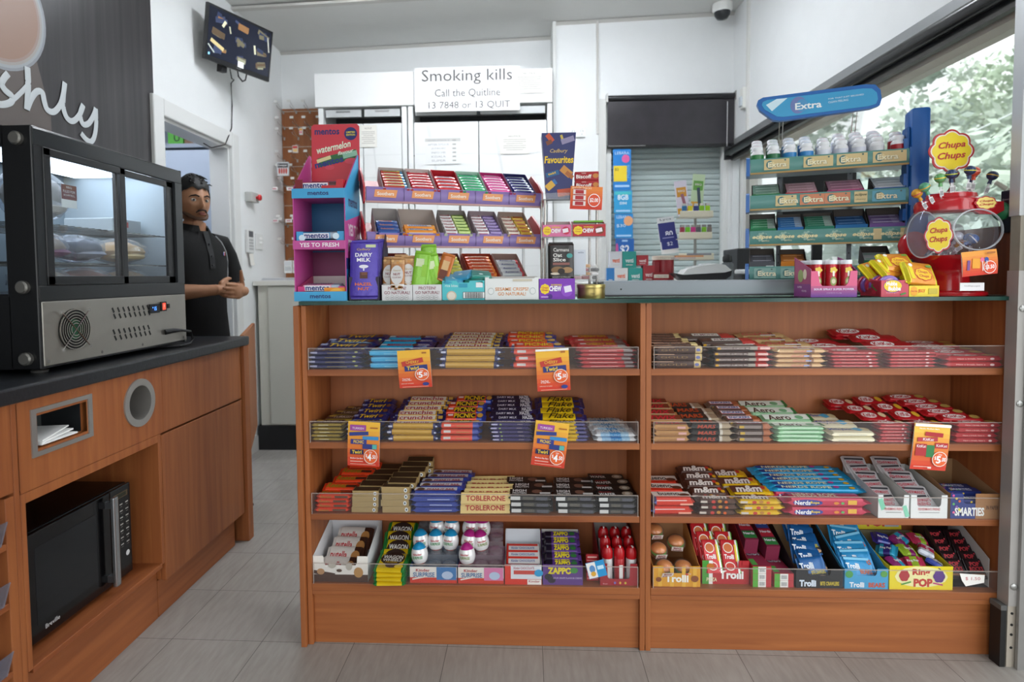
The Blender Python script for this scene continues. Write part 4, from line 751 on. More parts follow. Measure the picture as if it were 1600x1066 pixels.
def bigcart(pa, pb, lbl, cf, hf, hb, art, packspec, lbls, ci='#a5825c', **kw):
    xa, xb = cart_at(pa, pb); carton('candy_carton', lbl, xa, xb, .012, .215, z4, hf, hb, cf, cf, C(ci, .6), art, (.5, .35), slope0=.02, **kw)
    for i, l in enumerate(lbls):
        o = packspec.build('candy_bag', smooth=True) if i == 0 else bpy.data.objects.new('candy_bag', me)
        if i: COL.objects.link(o)
        me = o.data; r = random.Random(i+pa); o.location = ((xa+xb)/2+r.uniform(-.012, .012), .05+.024*i, z4+hf*.62+.0155*i); o.rotation_euler = (.85+r.uniform(-.15, .15), r.uniform(-.15, .15), r.uniform(-.2, .2)); lab(o, l, 'candy', lbl.split(' with')[0]+' bags')
POS6 = ['front', 'second', 'third', 'fourth', 'fifth', 'rearmost']
bigcart(1244, 1317, 'black candy carton with blue and yellow lettering', C('#17171b', .5), .062, .13, [T_('Trolli', -.25, .36, '#dce8f6', .34, v=-.25, bold=.1), T_('BITE CRAWLERS', .22, .4, '#d8c02c', .2, v=-.25, bold=.05)],
        bar_mb(.085, .075, .016, [(0, 1, '#1b5c9a')], [('r', 0, -.3, .9, .3, '#16161c'), T_('Trolli', -.2, .5, '#e6eef8', .26, v=.15, bold=.08), T_('BITE CRAWLERS', .15, .5, '#e0cc2c', .14, v=-.12, bold=.04), ('d', .2, -.35, .25, .1, '#c8a07a')]), ['blue and black gummy bag, %s in the black carton' % p for p in POS6])
bigcart(1320, 1388, 'light blue candy carton with bear lettering', C('#3f9fd0', .5), .064, .13, [T_('Trolli', -.22, .34, '#f0f4f8', .26, v=-.3, bold=.08), T_('BEARS', .24, .38, '#c8502c', .24, v=-.3, bold=.08), ('d', -.4, .22, .09, .18, '#4a9a50'), ('d', .4, .25, .08, .16, '#5aa04a')],
        bar_mb(.095, .075, .016, [(0, 1, '#2b93cc')], [('r', 0, .4, .9, .1, '#7cc4e6'), T_('Trolli', -.2, .45, '#f0f6fa', .24, v=.1, bold=.08), T_('BEARS', .2, .4, '#c8622c', .2, v=-.1, bold=.07)]), ['bright blue gummy bag, %s in the light blue carton' % p for p in POS6])
xa, xb = cart_at(1390, 1489)
carton('candy_carton', 'yellow ring candy carton with red bubble lettering', xa, xb, .012, .215, z4, .074, .10, C('#ead51f', .5), C('#e2cd20', .5), C('#8a8468', .6), [('d', -.0, .05, .42, .45, '#f2ecaa'), T_('Ring', .0, .28, '#c4362c', .34, v=.22, bold=.09), T_('POP', .03, .3, '#c4362c', .36, v=-.2, bold=.12), ('d', -.27, .1, .08, .24, '#b02c34', 6), ('d', .28, .08, .09, .26, '#5a2e86', 6), ('r', -.24, -.22, .16, .06, '#4a9a3c', .3), ('r', .26, -.24, .16, .06, '#c0407c', -.2)], None, slope0=.02, gx=1)
b = MB(); w_ = (xb-xa)*.94; b.box(-w_/2, w_/2, 0, .002, 0, .07, C('#e6d21f', .5)); b.txt('Ring', 0, .048, w_*.36, .02, '#b8322c', -.0006, bold=.09); b.txt('POP', .01, .022, w_*.4, .026, '#b8322c', -.0006, bold=.12); b.rect(w_*.32, .02, w_*.26, .022, '#aeb4c2', -.0006)
o = b.build('carton_lid', loc=((xa+xb)/2-.022, .216, z4+.102)); o.rotation_euler = (-.12, 0, 0); lab(o, 'raised yellow lid standing behind the ring candy carton', 'carton')
hx = ['#8a2a6c', '#c23a5c', '#2c3f94', '#2f9cc0', '#a4c43c', '#c8ccd6', '#3a2f80']
for i in range(9):
    pk = bar_mb(.062, .045, .020, [(0, .4, hx[i % 7]), (.4, .7, hx[(i+3) % 7]), (.7, 1, hx[i % 7])], [T_('Ring Pop', 0, .5, '#f2ecec', .25, bold=.05)], fin=.12, rough=.2)
    o = pk.build('ring_candy', smooth=True); o.location = (xa+.035+.058*(i % 3)+.008*(i//3), .045+.05*(i//3), z4+.060+.016*(i//3)); o.rotation_euler = (.4, .2*(-1)**i, (.5, -.3, .9, -.7, .2, 1.0, -.2, .5, .1)[i])
    lab(o, 'shiny wrapped ring candy, %s %s in the yellow carton' % (('front', 'middle', 'rear')[i//3], ('left', 'centre', 'right')[i % 3]), 'candy', 'wrapped ring candies')
xa, xb = cart_at(1494, 1546)
t = thing('candy_rack', 'black card rack of popping candy in the bottom right corner', 'rack', ((xa+xb)/2, .03, z4))
b = MB(); w_ = (xb-xa)/2; b.ext([(0, 0), (.18, 0), (.18, .165), (.15, .165), (.0, .09)], w_+.012, w_+.014, C('#b8b4b2', .6), 'x'); b.ext([(0, 0), (.18, 0), (.18, .165), (.15, .165), (.0, .05)], -w_-.002, -w_, C('#241316', .5), 'x'); b.box(-w_, w_+.012, 0, .18, 0, .002, C('#241316', .5)); b.box(-w_, w_+.012, .178, .18, 0, .165, C('#241316', .5)); b.build('rack_body', t)
pk = bar_mb(.058, .06, .010, [(0, 1, '#211418')], [T_('POP', 0, .5, '#b8323c', .22, v=.22, bold=.08), T_('ROCKS', 0, .7, '#b8323c', .22, v=-.02, bold=.08), ('r', 0, -.3, .7, .1, '#8a5a3a'), ('d', .3, .35, .04, .04, '#c03a4a'), ('d', -.35, -.1, .03, .03, '#c03a4a')])
packs('candy_pack', pk, [(((xa+xb)/2-.025+.062*(i % 2), .055+.022*(i//2), z4+.045+.014*(i//2)), (.9, 0, 0), 'black popping candy packet, %s %s in the corner rack' % (('front', 'second', 'third', 'fourth', 'rear')[i//2], ('left', 'right')[i % 2])) for i in range(10)], 'candy', 'black popping candy packets')
# cartons at the right of the third shelf
def lolly(pa, pb, who, art, tilt):
    xa, xb = X_(pa, .01, 800), X_(pb, .01, 800)
    carton('candy_carton', who+' white carton of chewy candy sachets, third right shelf', xa, xb, .008, .21, SZ[2], .072, .105, C('#e4e6e4', .5), C('#c9cbc8', .6), C('#cfd0cd', .6), art, (.68, .5), slope0=.015)
    pk = bar_mb((xb-xa)*.8, .07, .010, [(0, 1, '#d3d2d4')], [('r', 0, .3, .8, .1, '#3c3a40'), T_("FISHERMAN'S", .0, .7, '#c43c4c', .18, v=.1, bold=.04), T_('FRIEND', 0, .5, '#c43c4c', .16, v=-.1, bold=.04), ('r', 0, -.35, .6, .06, '#5a5960')])
    packs('candy_sachet', pk, [(((xa+xb)/2-.004*i, .045+.028*i, SZ[2]+.03+.015*i), (.6, 0, .12*(-1)**i), 'silver white candy sachet, %s in the %s white carton' % (POS6[i], who)) for i in range(6)], 'candy', 'silver white sachets, %s carton' % who)
lolly(1371, 1419, 'left', [('r', -.38, .1, .16, .5, '#7fcfae', .3), ('r', .4, -.2, .14, .5, '#7fcfae', .3), T_("FISHERMAN'S FRIEND", 0, .6, '#c4323c', .12, v=-.1), ('r', 0, -.25, .5, .03, '#9c9c9c')], 0)
lolly(1422, 1479, 'right', [T_("FISHERMAN'S FRIEND", 0, .6, '#c4323c', .12, v=-.1), ('r', 0, -.25, .56, .03, '#9c9c9c')], 0)
xa, xb = X_(1484, .01, 800), X_(1561, .01, 800)
carton('candy_carton', 'navy and brown cardboard carton with dotted candy boxes', xa, xb, .008, .21, SZ[2], .078, .125, C('#2a3a80', .5), C('#9b7552', .7), C('#a68058', .7), [('r', .25, 0, .5, 1, '#a5764c'), T_('SMARTIES', -.12, .6, '#f4f4f2', .34, v=-.22, bold=.09), T_('IN PAPER', .34, .24, '#4a2c1c', .16, v=-.05, bold=.04)]+[('d', -.45+.06*(i % 3), .42-.11*i, .025, .05, c) for i, c in enumerate(('#d85a9c', '#e8c83a', '#d8603c', '#58b060', '#8a5ab0', '#e8e03a', '#e86a9c'))], (.5, .40), slope0=.015)
pk = bar_mb(.105, .03, .016, [(0, 1, '#27367c')], [T_('SMARTIES', .0, .6, '#ccd2ea', .5, bold=.07)]+[('d', -.4+.1*i, .25*(-1)**i, .03, .1, c) for i, c in enumerate(('#d85a9c', '#e8c83a', '#d8603c', '#58b060'))], [('d', -.3, 0, .03, .2, '#d85a9c'), ('d', .0, .1, .03, .2, '#e8c83a')], kind='box', rough=.5)
packs('candy_box', pk, [(((xa+xb)/2-.012+.006*(i % 2), .03+.034*(i//2), SZ[2]+.004+.0175*(i % 2)+.02*(1 if i < 2 else 1.7)), (.1, 0, .04*(-1)**i), 'navy dotted candy box, %s row %s in the cardboard carton' % (('front', 'middle', 'rear')[i//2], ('lower', 'upper')[i % 2])) for i in range(6)], 'candy', 'navy dotted candy boxes')
# ------------------------------------------------------------ price tickets
def ticket(name, lbl, p0, p1, rz, art, Y=-.0075, top='#f0b83a', bot='#d8402c'):
    a, c = atY(*p0, Y), atY(*p1, Y); W_ = c.x-a.x; H_ = a.z-c.z; b = MB(); n = 10
    def mixc(t):
        A, B = [int(top[i:i+2], 16) for i in (1, 3, 5)], [int(bot[i:i+2], 16) for i in (1, 3, 5)]; return '#%02x%02x%02x' % tuple(int(A[k]+(B[k]-A[k])*t) for k in range(3))
    for i in range(n):
        z1 = H_*(.5-i/n); z2 = H_*(.5-(i+1)/n); yb = -.004*math.sin(i/n*3); yc = -.004*math.sin((i+1)/n*3)
        b.poly([(-W_/2, yb, z1), (W_/2, yb, z1), (W_/2, yc, z2), (-W_/2, yc, z2)], C(mixc(min(1, max(0, (i/n-.1)*1.25))), .6))
    b.box(-W_/2, W_/2, .0003, .0006, -H_/2, H_/2, '#e9e7e4')
    gfx(b, art, W_, H_, -.0045)
    o = b.build(name, loc=((a.x+c.x)/2, Y, (a.z+c.z)/2)); o.rotation_euler = (.04, rz, 0); lab(o, lbl, 'price ticket'); return o
def price(num, u=.22, v=-.14, c='.50'):
    return [('d', u, v, .215, .165, '#f6e6d8'), ('d', u, v, .195, .15, '#e8642c'), T_('2 for', u, .1, '#ffffff', .04, v=v+.1), T_('$', u-.13, .05, '#ffffff', .08, v=v+.02), T_(num, u-.04, .13, '#ffffff', .16, v=v-.01, bold=.07), T_(c, u+.10, .13, '#ffffff', .09, v=v, bold=.05)]
A5 = [('r', .32, .42, .14, .04, '#b06a2c'), ('r', -.05, .19, .66, .13, '#c23a2e', .18), T_('CHERRY', -.05, .4, '#e8b83c', .08, v=.19), ('r', .05, .03, .70, .14, '#2c3478', .04), T_('Twirl', -.05, .36, '#f0cc30', .1, v=.03, bold=.05), T_('Twin Pack', -.27, .24, '#ffffff', .035, v=-.25, bold=.03), T_('& Large Bars', -.25, .28, '#ffffff', .035, v=-.29), T_('selected varieties', -.24, .38, '#f4d8c8', .025, v=-.37), ('d', .32, -.40, .1, .045, '#2b3a86'), ('r', 0, -.46, .8, .01, '#f0b8a0')]+price('5')
ticket('price_ticket', 'orange price ticket under the bright blue bars, top left shelf', (622, 547), (674, 606), -.05, A5)
ticket('price_ticket', 'orange price ticket under the orange red bars, top left shelf', (838, 545), (890, 611), -.05, [('r', 0, .48, 1, .05, '#f4f2ee')]+A5)
A4 = [('r', -.18, .37, .5, .13, '#a24a9c'), T_('TURKISH', -.18, .36, '#f0e0f0', .05, v=.36), ('r', .32, .38, .24, .03, '#b06a2c'), ('r', -.15, .24, .6, .08, '#2c3c86', .08), ('r', .22, .15, .5, .08, '#3a8cc8'), ('r', -.15, .06, .5, .11, '#3a3c86'), T_('PICNIC', -.15, .32, '#e8c23a', .07, v=.06, bold=.06), ('r', .2, -.04, .45, .11, '#2c3a80'), ('r', .35, -.04, .14, .1, '#5ab4a8'), ('r', -.2, -.17, .42, .11, '#1f2450'), T_('Twirl', -.2, .3, '#f0cc30', .08, v=-.17, bold=.05), T_('Medium Size Bars', -.2, .4, '#ffffff', .03, v=-.31), ('r', -.2, -.38, .4, .015, '#f4c8b8'), ('r', 0, -.44, .8, .01, '#f0b8a0')]+price('4', .24, -.26)
ticket('price_ticket', 'orange price ticket under the short navy bars, second left shelf', (543, 659), (594, 729), .05, A4)
ticket('price_ticket', 'tilted orange price ticket under the yellow bars, second left shelf', (833, 659), (886, 730), .12, A4)
AK = [('r', 0, .47, 1, .06, '#f4f2ee'), T_('Nestle Medium Bars', -.1, .55, '#ffffff', .03, v=.4), ('r', .05, .28, .5, .09, '#b0242c', -.05), ('r', -.12, .17, .56, .09, '#b8343c', .06), T_('KitKat', -.1, .3, '#f4ecec', .06, v=.17), ('r', .28, .05, .36, .12, '#b8242c'), ('r', -.28, -.06, .3, .26, '#b0242c'), ('r', -.02, -.08, .22, .26, '#2f7a44'), T_('KitKat', -.28, .26, '#f4ecec', .06, v=.02), T_('KitKat', .28, .3, '#f4ecec', .06, v=.05), ('r', 0, -.44, .1, .03, '#e8d8d0'), ('r', -.2, -.42, .5, .012, '#f4c8b8')]+price('5', .26, -.24, '.00')
ticket('price_ticket', 'orange price ticket under the red packs, second right shelf', (1426, 662), (1480, 735), .06, AK, top='#f2c04a')
b = MB(); b.add([(-.037, 0, .016), (.037, 0, .012), (.036, 0, -.012), (-.018, 0, -.024), (-.030, 0, -.006)], [(0, 4, 3, 2, 1)], C('#f2efe9', .7)); b.txt('$ 1.50', .002, 0, .044, .011, '#c4646c', -.0005); b.box(-.03, .03, .0002, .0006, -.005, .010, '#f2efe9')
lab(b.build('price_note', loc=(X_(1519, -.006), -.0075, z4+.046)), 'torn white handwritten price note on the bottom right shelf lip', 'note')
# ------------------------------------------------------------ things on the glass top, left to right
GT = 1.1145
bB, bP, bK = C('#3fa4d6', .45), C('#c44e97', .45), C('#12618f', .5)
t = thing('candy_display', 'three tier pink and blue cardboard display at the left counter end', 'display', (-.65, .0, GT))
w_ = .083; b = MB()
sd = [(0, 0), (.17, 0), (.17, .485), (.155, .485), (.0, .35)]
for x in (-w_, w_-.003): b.ext(sd, x, x+.003, bP, 'x')
b.box(-w_, w_, .165, .17, 0, .40, bK)
for z in (.0, .165, .325): b.box(-w_, w_, .004, .165, z, z+.004, bP)
b.box(-w_+.003, w_-.003, .163, .1645, .17, .32, bK); b.box(-w_+.003, w_-.003, .163, .1645, .004, .16, C('#7a2858', .5)); b.box(-w_+.0032, -w_+.0036, .005, .16, .005, .16, bP)
b.build('display_body', t)
b = MB(); b.T = TR(w_+.0005, .085, 0) @ FRX
def sq(pts, m, y): b.poly([(u, y, v) for u, v in pts], m)
sq([(-.085, .25), (.085, .285), (.085, .485), (.070, .485), (-.085, .35)], bB, 0); sq([(-.085, .13), (.085, .13), (.085, .285), (-.085, .25)], C('#cf5aa3', .45), 0); sq([(-.085, .10), (.085, .10), (.085, .135), (-.085, .135)], C('#26306e', .45), -.0002); sq([(-.085, 0), (.085, 0), (.085, .10), (-.085, .10)], C('#1f6fa8', .45), 0)
b.txt('YES TO', 0, .225, .12, .038, '#f3dbe9', -.0006, bold=.08); b.txt('FRESH', 0, .175, .12, .038, '#f3dbe9', -.0006, bold=.08); b.txt('mentos', 0, .315, .10, .03, '#24306e', -.0006, bold=.05); b.rect(0, .118, .1, .012, '#8fa4d6', -.0006); b.build('printed_side', t)
for (z0, z1, c, tx, tc, hh) in ((.0, .030, bB, 'mentos', '#22306c', .4), (.163, .190, bP, 'YES TO FRESH', '#f6eaf2', .5), (.322, .352, bB, 'mentos', '#22306c', .4)):
    b = MB(); b.box(-w_-.001, w_+.001, -.004, -.001, z0, z1, c); b.txt(tx, 0, (z0+z1)/2, .066 if tx == 'mentos' else .125, (z1-z0)*hh, tc, -.0045, bold=.05); b.build('front_lip', t)
b = MB(); b.T = TR(.005, .152, .0) @ RX(-.03); W_ = .082
b.ext([(-W_, .40), (W_, .40), (W_, .585), (W_-.008, .593), (-W_+.008, .593), (-W_, .585)], 0, .003, C('#cf3a48', .4)); b.txt('mentos', -.028, .568, .085, .020, '#26306e', -.0008, bold=.06); b.disc(.053, .56, .022, .022, C('#20286a', .4), -.0006); b.txt('LIMITED', .053, .565, .03, .006, '#e8d83a', -.001, bold=.05); b.txt('EDITION', .053, .556, .03, .006, '#e8d83a', -.001, bold=.05)
b.rect(.008, .478, .135, .030, C('#2f6b3a', .4), -.0006, .22); b.rect(.05, .49, .05, .018, C('#8fc0a8', .4), -.0008, .22); b.rect(-.04, .475, .05, .012, C('#e3d8a0', .4), -.0008, .3); b.disc(-.02, .447, .016, .008, C('#d8485c', .4), -.0009); b.disc(.055, .468, .024, .010, C('#d8485c', .4), -.0009)
b.txt('watermelon', -.006, .516, .118, .024, '#e6efd8', -.0012, rot=.2, bold=.05, shear=.3); b.txt('flavour', .035, .499, .055, .012, '#e6efe0', -.0012, rot=.2, bold=.04, shear=.3); b.txt('mentos', -.022, .464, .10, .020, '#2c3680', -.0013, rot=.22, bold=.07)
b.build('header_card', t)
def rollbox(lbl, z, cf, tx, art, hf=.045, hb=.07, y1=.15):
    o = carton('candy_carton', lbl, -.65-.076, -.65+.076, .008, y1, GT+z, hf, hb, cf, cf, C('#cfc8c4', .6), art, (.72, .62), slope0=.01)
    return o
rollbox('red roll carton on the top tier of the pink display', .3262, C('#c0202c', .4), '', [('r', -.42, 0, .16, 1, '#7c1420'), ('r', .25, -.1, .4, .5, '#c82c34'), ('d', .15, -.25, .1, .2, '#e8c8c4')], .055, .06)
rollbox('light blue mint carton on the middle tier of the pink display', .1692, C('#3f9fd6', .4), '', [('d', -.38, .1, .07, .2, '#d8ecf8'), ('d', .33, .2, .07, .2, '#d8ecf8'), T_('mint', .28, .18, '#d8323c', .2, v=-.25, bold=.06, sh=.3), ('d', -.2, -.35, .08, .14, '#c0e0f4')], .05, .06)
rollbox('bright fruit carton on the bottom tier of the pink display', .0042, C('#cf2f7c', .4), '', [('r', .28, -.05, .44, .9, '#f0962c'), ('d', .32, -.05, .16, .4, '#f8b84a'), ('d', .12, -.25, .09, .24, '#f2d82c'), ('d', -.35, -.15, .10, .3, '#c4203c')], .042, .075)
for z, c, nm_, n in ((.3262, '#b82430', 'red', 5), (.1692, '#4fa8dc', 'light blue', 5), (.0042, '#e89ab8', 'pink and yellow', 2)):
    pk = bar_mb(.138, .022, .021, [(0, .06, c), (.06, .72, c), (.72, 1, '#a8b4c4' if 'red' not in nm_ else '#5b3030')], [T_('mentos', -.1, .55, '#28347c', .7, bold=.06)], [('r', -.1, 0, .6, .8, '#e6e2ea'), T_('mentos', -.1, .55, '#28347c', .7, bold=.06)])
    packs('mint_roll', pk, [((-.65, .022+.024*(i % 5), GT+z+.006+.022*(i//5)+(.0215 if i < 1 else .024)), (.1, 0, 0), '%s mint roll, %s in its pink display tier' % (nm_, POS6[i])) for i in range(n)], 'mints', nm_+' mint rolls')
    packs('mint_roll', pk, [((-.65, .022, GT+z+.0025), (0, 0, 0), '%s mint roll, lying under the front one in the pink display' % nm_)], 'mints', nm_+' mint rolls')
# chocolate block box
x0, x1 = -.563, -.462
t = thing('chocolate_carton', 'dark purple open carton of large chocolate blocks', 'carton', ((x0+x1)/2, .004, GT))
b = MB(); W_ = (x1-x0)/2; dpur = C('#2f2440', .55)
b.ext([(-W_, 0), (W_, 0), (W_, .075), (W_*.75, .075), (W_*.62, .045), (W_*.3, .034), (-W_*.3, .034), (-W_*.62, .045), (-W_*.75, .075), (-W_, .075)], 0, .002, dpur); b.txt('Cadbury', 0, .017, .05, .014, '#c9a87a', -.0008, bold=.02, shear=.3)
b.ext([(0, 0), (.12, 0), (.12, .20), (.09, .215), (.06, .17), (.03, .10), (0, .075)], W_-.002, W_, dpur, 'x'); b.ext([(0, 0), (.12, 0), (.12, .17), (.05, .12), (0, .075)], -W_, -W_+.002, dpur, 'x'); b.box(-W_, W_, .118, .12, 0, .2, C('#6b5a50', .6)); b.box(-W_, W_, 0, .12, 0, .002, dpur); b.build('carton_body', t)
pk = bar_mb(.185, .088, .012, [(0, 1, '#4a35a4')], [], fin=.03)
pk.T = TR(0, 0, .0126) @ RX(-math.pi/2) @ RY(math.pi/2)
L_, W2 = .185, .088
for g in [('t', 'Cadbury', 0, .34, .5, .05, '#d8b46a', .02, .3), ('t', 'DAIRY', 0, .25, .62, .065, '#f2f0f8', .07), ('t', 'MILK', 0, .165, .5, .065, '#f2f0f8', .07), ('d', 0, .05, .17, .03, '#eceaf6'), ('r', 0, .01, .05, .06, '#eceaf6'), ('r', 0, -.1, .28, .11, '#5b3428'), ('r', .02, -.07, .2, .05, '#7a4a38'), ('t', 'HAZEL', 0, -.25, .62, .05, '#e0703c', .07), ('t', 'NUT', 0, -.33, .4, .05, '#e0703c', .07), ('r', .25, .40, .36, .05, '#cfd8a8')]:
    if g[0] == 't': pk.txt(g[1], g[2]*W2, g[3]*L_, g[4]*W2, g[5]*L_, g[6], -.0004, bold=g[7], shear=g[8] if len(g) > 8 else 0)
    elif g[0] == 'd': pk.disc(g[1]*W2, g[2]*L_, g[3]*W2, g[4]*L_, g[5], -.0003)
    else: pk.rect(g[1]*W2, g[2]*L_, g[3]*W2, g[4]*L_, g[5], -.0002-.0001*(g[3] < .25))
pk.T = Matrix(); me = None
for i in range(5):
    o = pk.build('chocolate_block', smooth=True) if me is None else bpy.data.objects.new('chocolate_block', me)
    if me: COL.objects.link(o)
    me = o.data; o.matrix_world = TR(-.5135+.002*i, .018+.018*i, GT+.097+.002*i) @ RX(math.pi/2-.10) @ RZ(math.pi/2+.01*i); lab(o, 'purple hazelnut chocolate block, %s in the dark purple carton' % POS6[i], 'chocolate', 'purple chocolate blocks')
# boxes along the front edge
def cbox(name, lbl, x0, x1, y1, hf, cf, art, hb=None, ci='#c8c4be', notch=None, y0=.002, **k):
    return carton(name, lbl, x0, x1, y0, y1, GT, hf, hb or hf, cf, cf, C(ci, .6), art, notch, **k)
PR = [T_('PROTEIN?', 0, .6, '#8d4552', .2, v=.28, bold=.02), T_('GO NATURAL!', 0, .84, '#8d4552', .2, v=0, bold=.02)]+[g for i in range(5) for g in (('d', -.32+.16*i, -.31, .065, .14, '#8c8c8e'), ('d', -.32+.16*i, -.31, .058, .125, '#dddcdc'), ('r', -.32+.16*i, -.31, .07, .04, '#8c8c8e'))]
cbox('snack_carton', 'white protein snack carton with nut packs, left one', -.456, -.360, .10, .049, C('#dddcdd', .5), PR, .052)
cbox('snack_carton', 'white protein snack carton with green packs, right one', -.358, -.268, .10, .049, C('#dddcdd', .5), PR, .052)
pk = bar_mb(.115, .045, .018, [(0, .25, '#c8c3bd'), (.25, .8, '#a8703c'), (.8, 1, '#b88a58')], [], fin=.05)
pk.T = TR(0, 0, .0184) @ RX(-math.pi/2) @ RY(math.pi/2); pk.disc(0, 0, .020, .030, '#d6d4d2', -.0003); pk.txt('NUT', 0, .002, .022, .008, '#8a3a40', -.0008, bold=.05); pk.txt('CLUSTERS', 0, -.008, .028, .005, '#8a3a40', -.0008); pk.txt('Natural', 0, .014, .022, .006, '#b89a60', -.0008)
for i in range(10): pk.disc(random.uniform(-.018, .018), random.choice((-1, 1))*random.uniform(.036, .05), .005, .004, ('#c98f4c', '#8a5428', '#dcae72')[i % 3], -.0002)
pk.T = Matrix(); me = None
for i, (x, y, z) in enumerate(((-.408, .022, .078), (-.378, .040, .083), (-.436, .042, .080), (-.405, .065, .088))):
    o = pk.build('nut_pack', smooth=True) if me is None else bpy.data.objects.new('nut_pack', me)
    if me: COL.objects.link(o)
    me = o.data; o.matrix_world = TR(x, y, GT+z) @ RZ((-.03, .1, -.1, 0)[i]) @ RX(math.pi/2-.12) @ RZ(math.pi/2); lab(o, 'nut printed snack pack with white oval, %s in its white carton' % ('front', 'right', 'left', 'rear')[i], 'snack', 'nut snack packs')
pk = bar_mb(.125, .05, .012, [(0, 1, '#7fb82c')], [('r', .2, .1, .2, .5, '#cfdcb0'), ('r', .0, -.2, .3, .3, '#93c83c')], fin=.05, rough=.25)
gp = ((-.335, .028, .092, 0, .12), (-.300, .04, .085, .4, -.15), (-.315, .06, .115, 0, .0))
me = None
for i, (x, y, z, a, r) in enumerate(gp):
    o = pk.build('snack_pouch', smooth=True) if me is None else bpy.data.objects.new('snack_pouch', me)
    if me: COL.objects.link(o)
    me = o.data; o.matrix_world = TR(x, y, GT+z) @ RZ(a) @ RY(r) @ RX(math.pi/2-.1) @ RZ(math.pi/2); lab(o, 'lime green snack pouch, %s in the right protein carton' % ('left', 'right', 'tallest rear one')[i], 'snack', 'lime green pouches')
pk = bar_mb(.10, .042, .014, [(0, 1, '#b8641c')], [('r', .1, 0, .3, .5, '#d8b07a'), ('r', -.2, 0, .3, .6, '#6b2e14')], rough=.25)
o = pk.build('snack_pouch', smooth=True); o.matrix_world = TR(-.262, .048, GT+.098) @ RY(.3) @ RX(math.pi/2-.1) @ RZ(math.pi/2); lab(o, 'orange brown snack pouch leaning beside the green pouches', 'snack')
BC = [('r', .25, -.25, .52, .34, '#3c3c3c')]+[('r', .25, -.25, .5, .3, '#e9ecec')]+[('r', .05+.022*i, -.25, .009 if i % 3 else .014, .28, '#3a3a3a') for i in range(19)]
cbox('snack_carton', 'turquoise snack carton with barcode and blue bags', -.266, -.134, .10, .060, C('#4cc0c8', .45), [('d', -.28, -.28, .12, .26, '#cdbfa8'), ('d', -.28, -.28, .09, .2, '#e4dccc'), ('r', .38, .28, .16, .26, '#e8eef0'), T_('rice bites', -.28, .3, '#d8f2f2', .14, v=.25), ('r', 0, .25, .2, .2, '#2f9cb8')]+BC, .062, notch=(.3, .1))
for i, (c, x, r) in enumerate((('#4aa8c8', -.235, .1), ('#3f9cc4', -.210, -.1), ('#157a6c', -.165, -.05), ('#1b8878', -.150, .08))):
    pk = bar_mb(.07, .075, .014, [(0, 1, c)], [('d', 0, -.1, .1, .08, '#d8e8e8')], rough=.3); o = pk.build('snack_bag', smooth=True); o.location = (x, .04+.02*(i % 2), GT+.058+.012*(i % 2)); o.rotation_euler = (.35, r, r*2)
    lab(o, '%s snack bag on the %s of the turquoise carton' % (('front blue', 'rear blue', 'front dark green', 'rear dark green')[i], ('left', 'left', 'right', 'right')[i]), 'snack')
cbox('snack_carton', 'white sesame crisps carton with orange lettering', -.132, .034, .10, .070, C('#e4e6e4', .5), [T_('SESAME CRISPS?', 0, .62, '#d88a3c', .15, v=-.03, bold=.03), T_('GO NATURAL!', 0, .52, '#d88a3c', .15, v=-.24, bold=.03), ('d', -.39, -.12, .055, .15, '#8a9a98'), ('d', -.39, -.12, .05, .135, '#e4e6e4'), ('d', .39, -.12, .055, .15, '#8a9a98'), ('d', .39, -.12, .05, .135, '#e4e6e4'), ('r', .2, .36, .36, .1, '#c9c0ac')], .072, notch=(.86, .06))
cbox('chew_carton', 'purple chew carton with yellow flower logo beside the gold tin', .036, .146, .08, .064, C('#7a2bb0', .4), [('d', -.34, .0, .13, .24, '#f0d02c', 8), T_('Chupa', -.34, .18, '#c02838', .12, v=.06, bold=.03), T_('Chups', -.34, .18, '#c02838', .12, v=-.06, bold=.03), T_('CHEW', -.05, .34, '#f4f0f8', .26, v=.02, bold=.1), T_('INCREDIBLE', -.02, .3, '#e8c83c', .08, v=.2, bold=.05), ('d', .27, -.08, .16, .3, '#8f4ac4'), ('r', .3, .0, .2, .3, '#e8e0f2', .2), ('d', -.2, -.36, .07, .12, '#4c1c86'), ('r', -.35, -.38, .2, .05, '#d0b0e8')])
t = thing('round_tin', 'round gold tin at the front edge of the glass top', 'tin', (.203, .065, GT))
b = MB(); gd = C('#a8965a', .3, .8, noise=.3); b.lathe([(.043, 0), (.044, .002), (.044, .034), (.043, .036)], gd, n=36); b.T = TR(0, -.0445, .016); b.txt('tea', 0, 0, .014, .006, '#5a4c28', 0); b.build('tin_body', t, smooth=True)
b = MB(); b.lathe([(.045, .033), (.0455, .035), (.0455, .043), (.044, .045), (.040, .0445)], C('#b8a768', .28, .85), n=36); b.build('tin_lid', t, smooth=True)
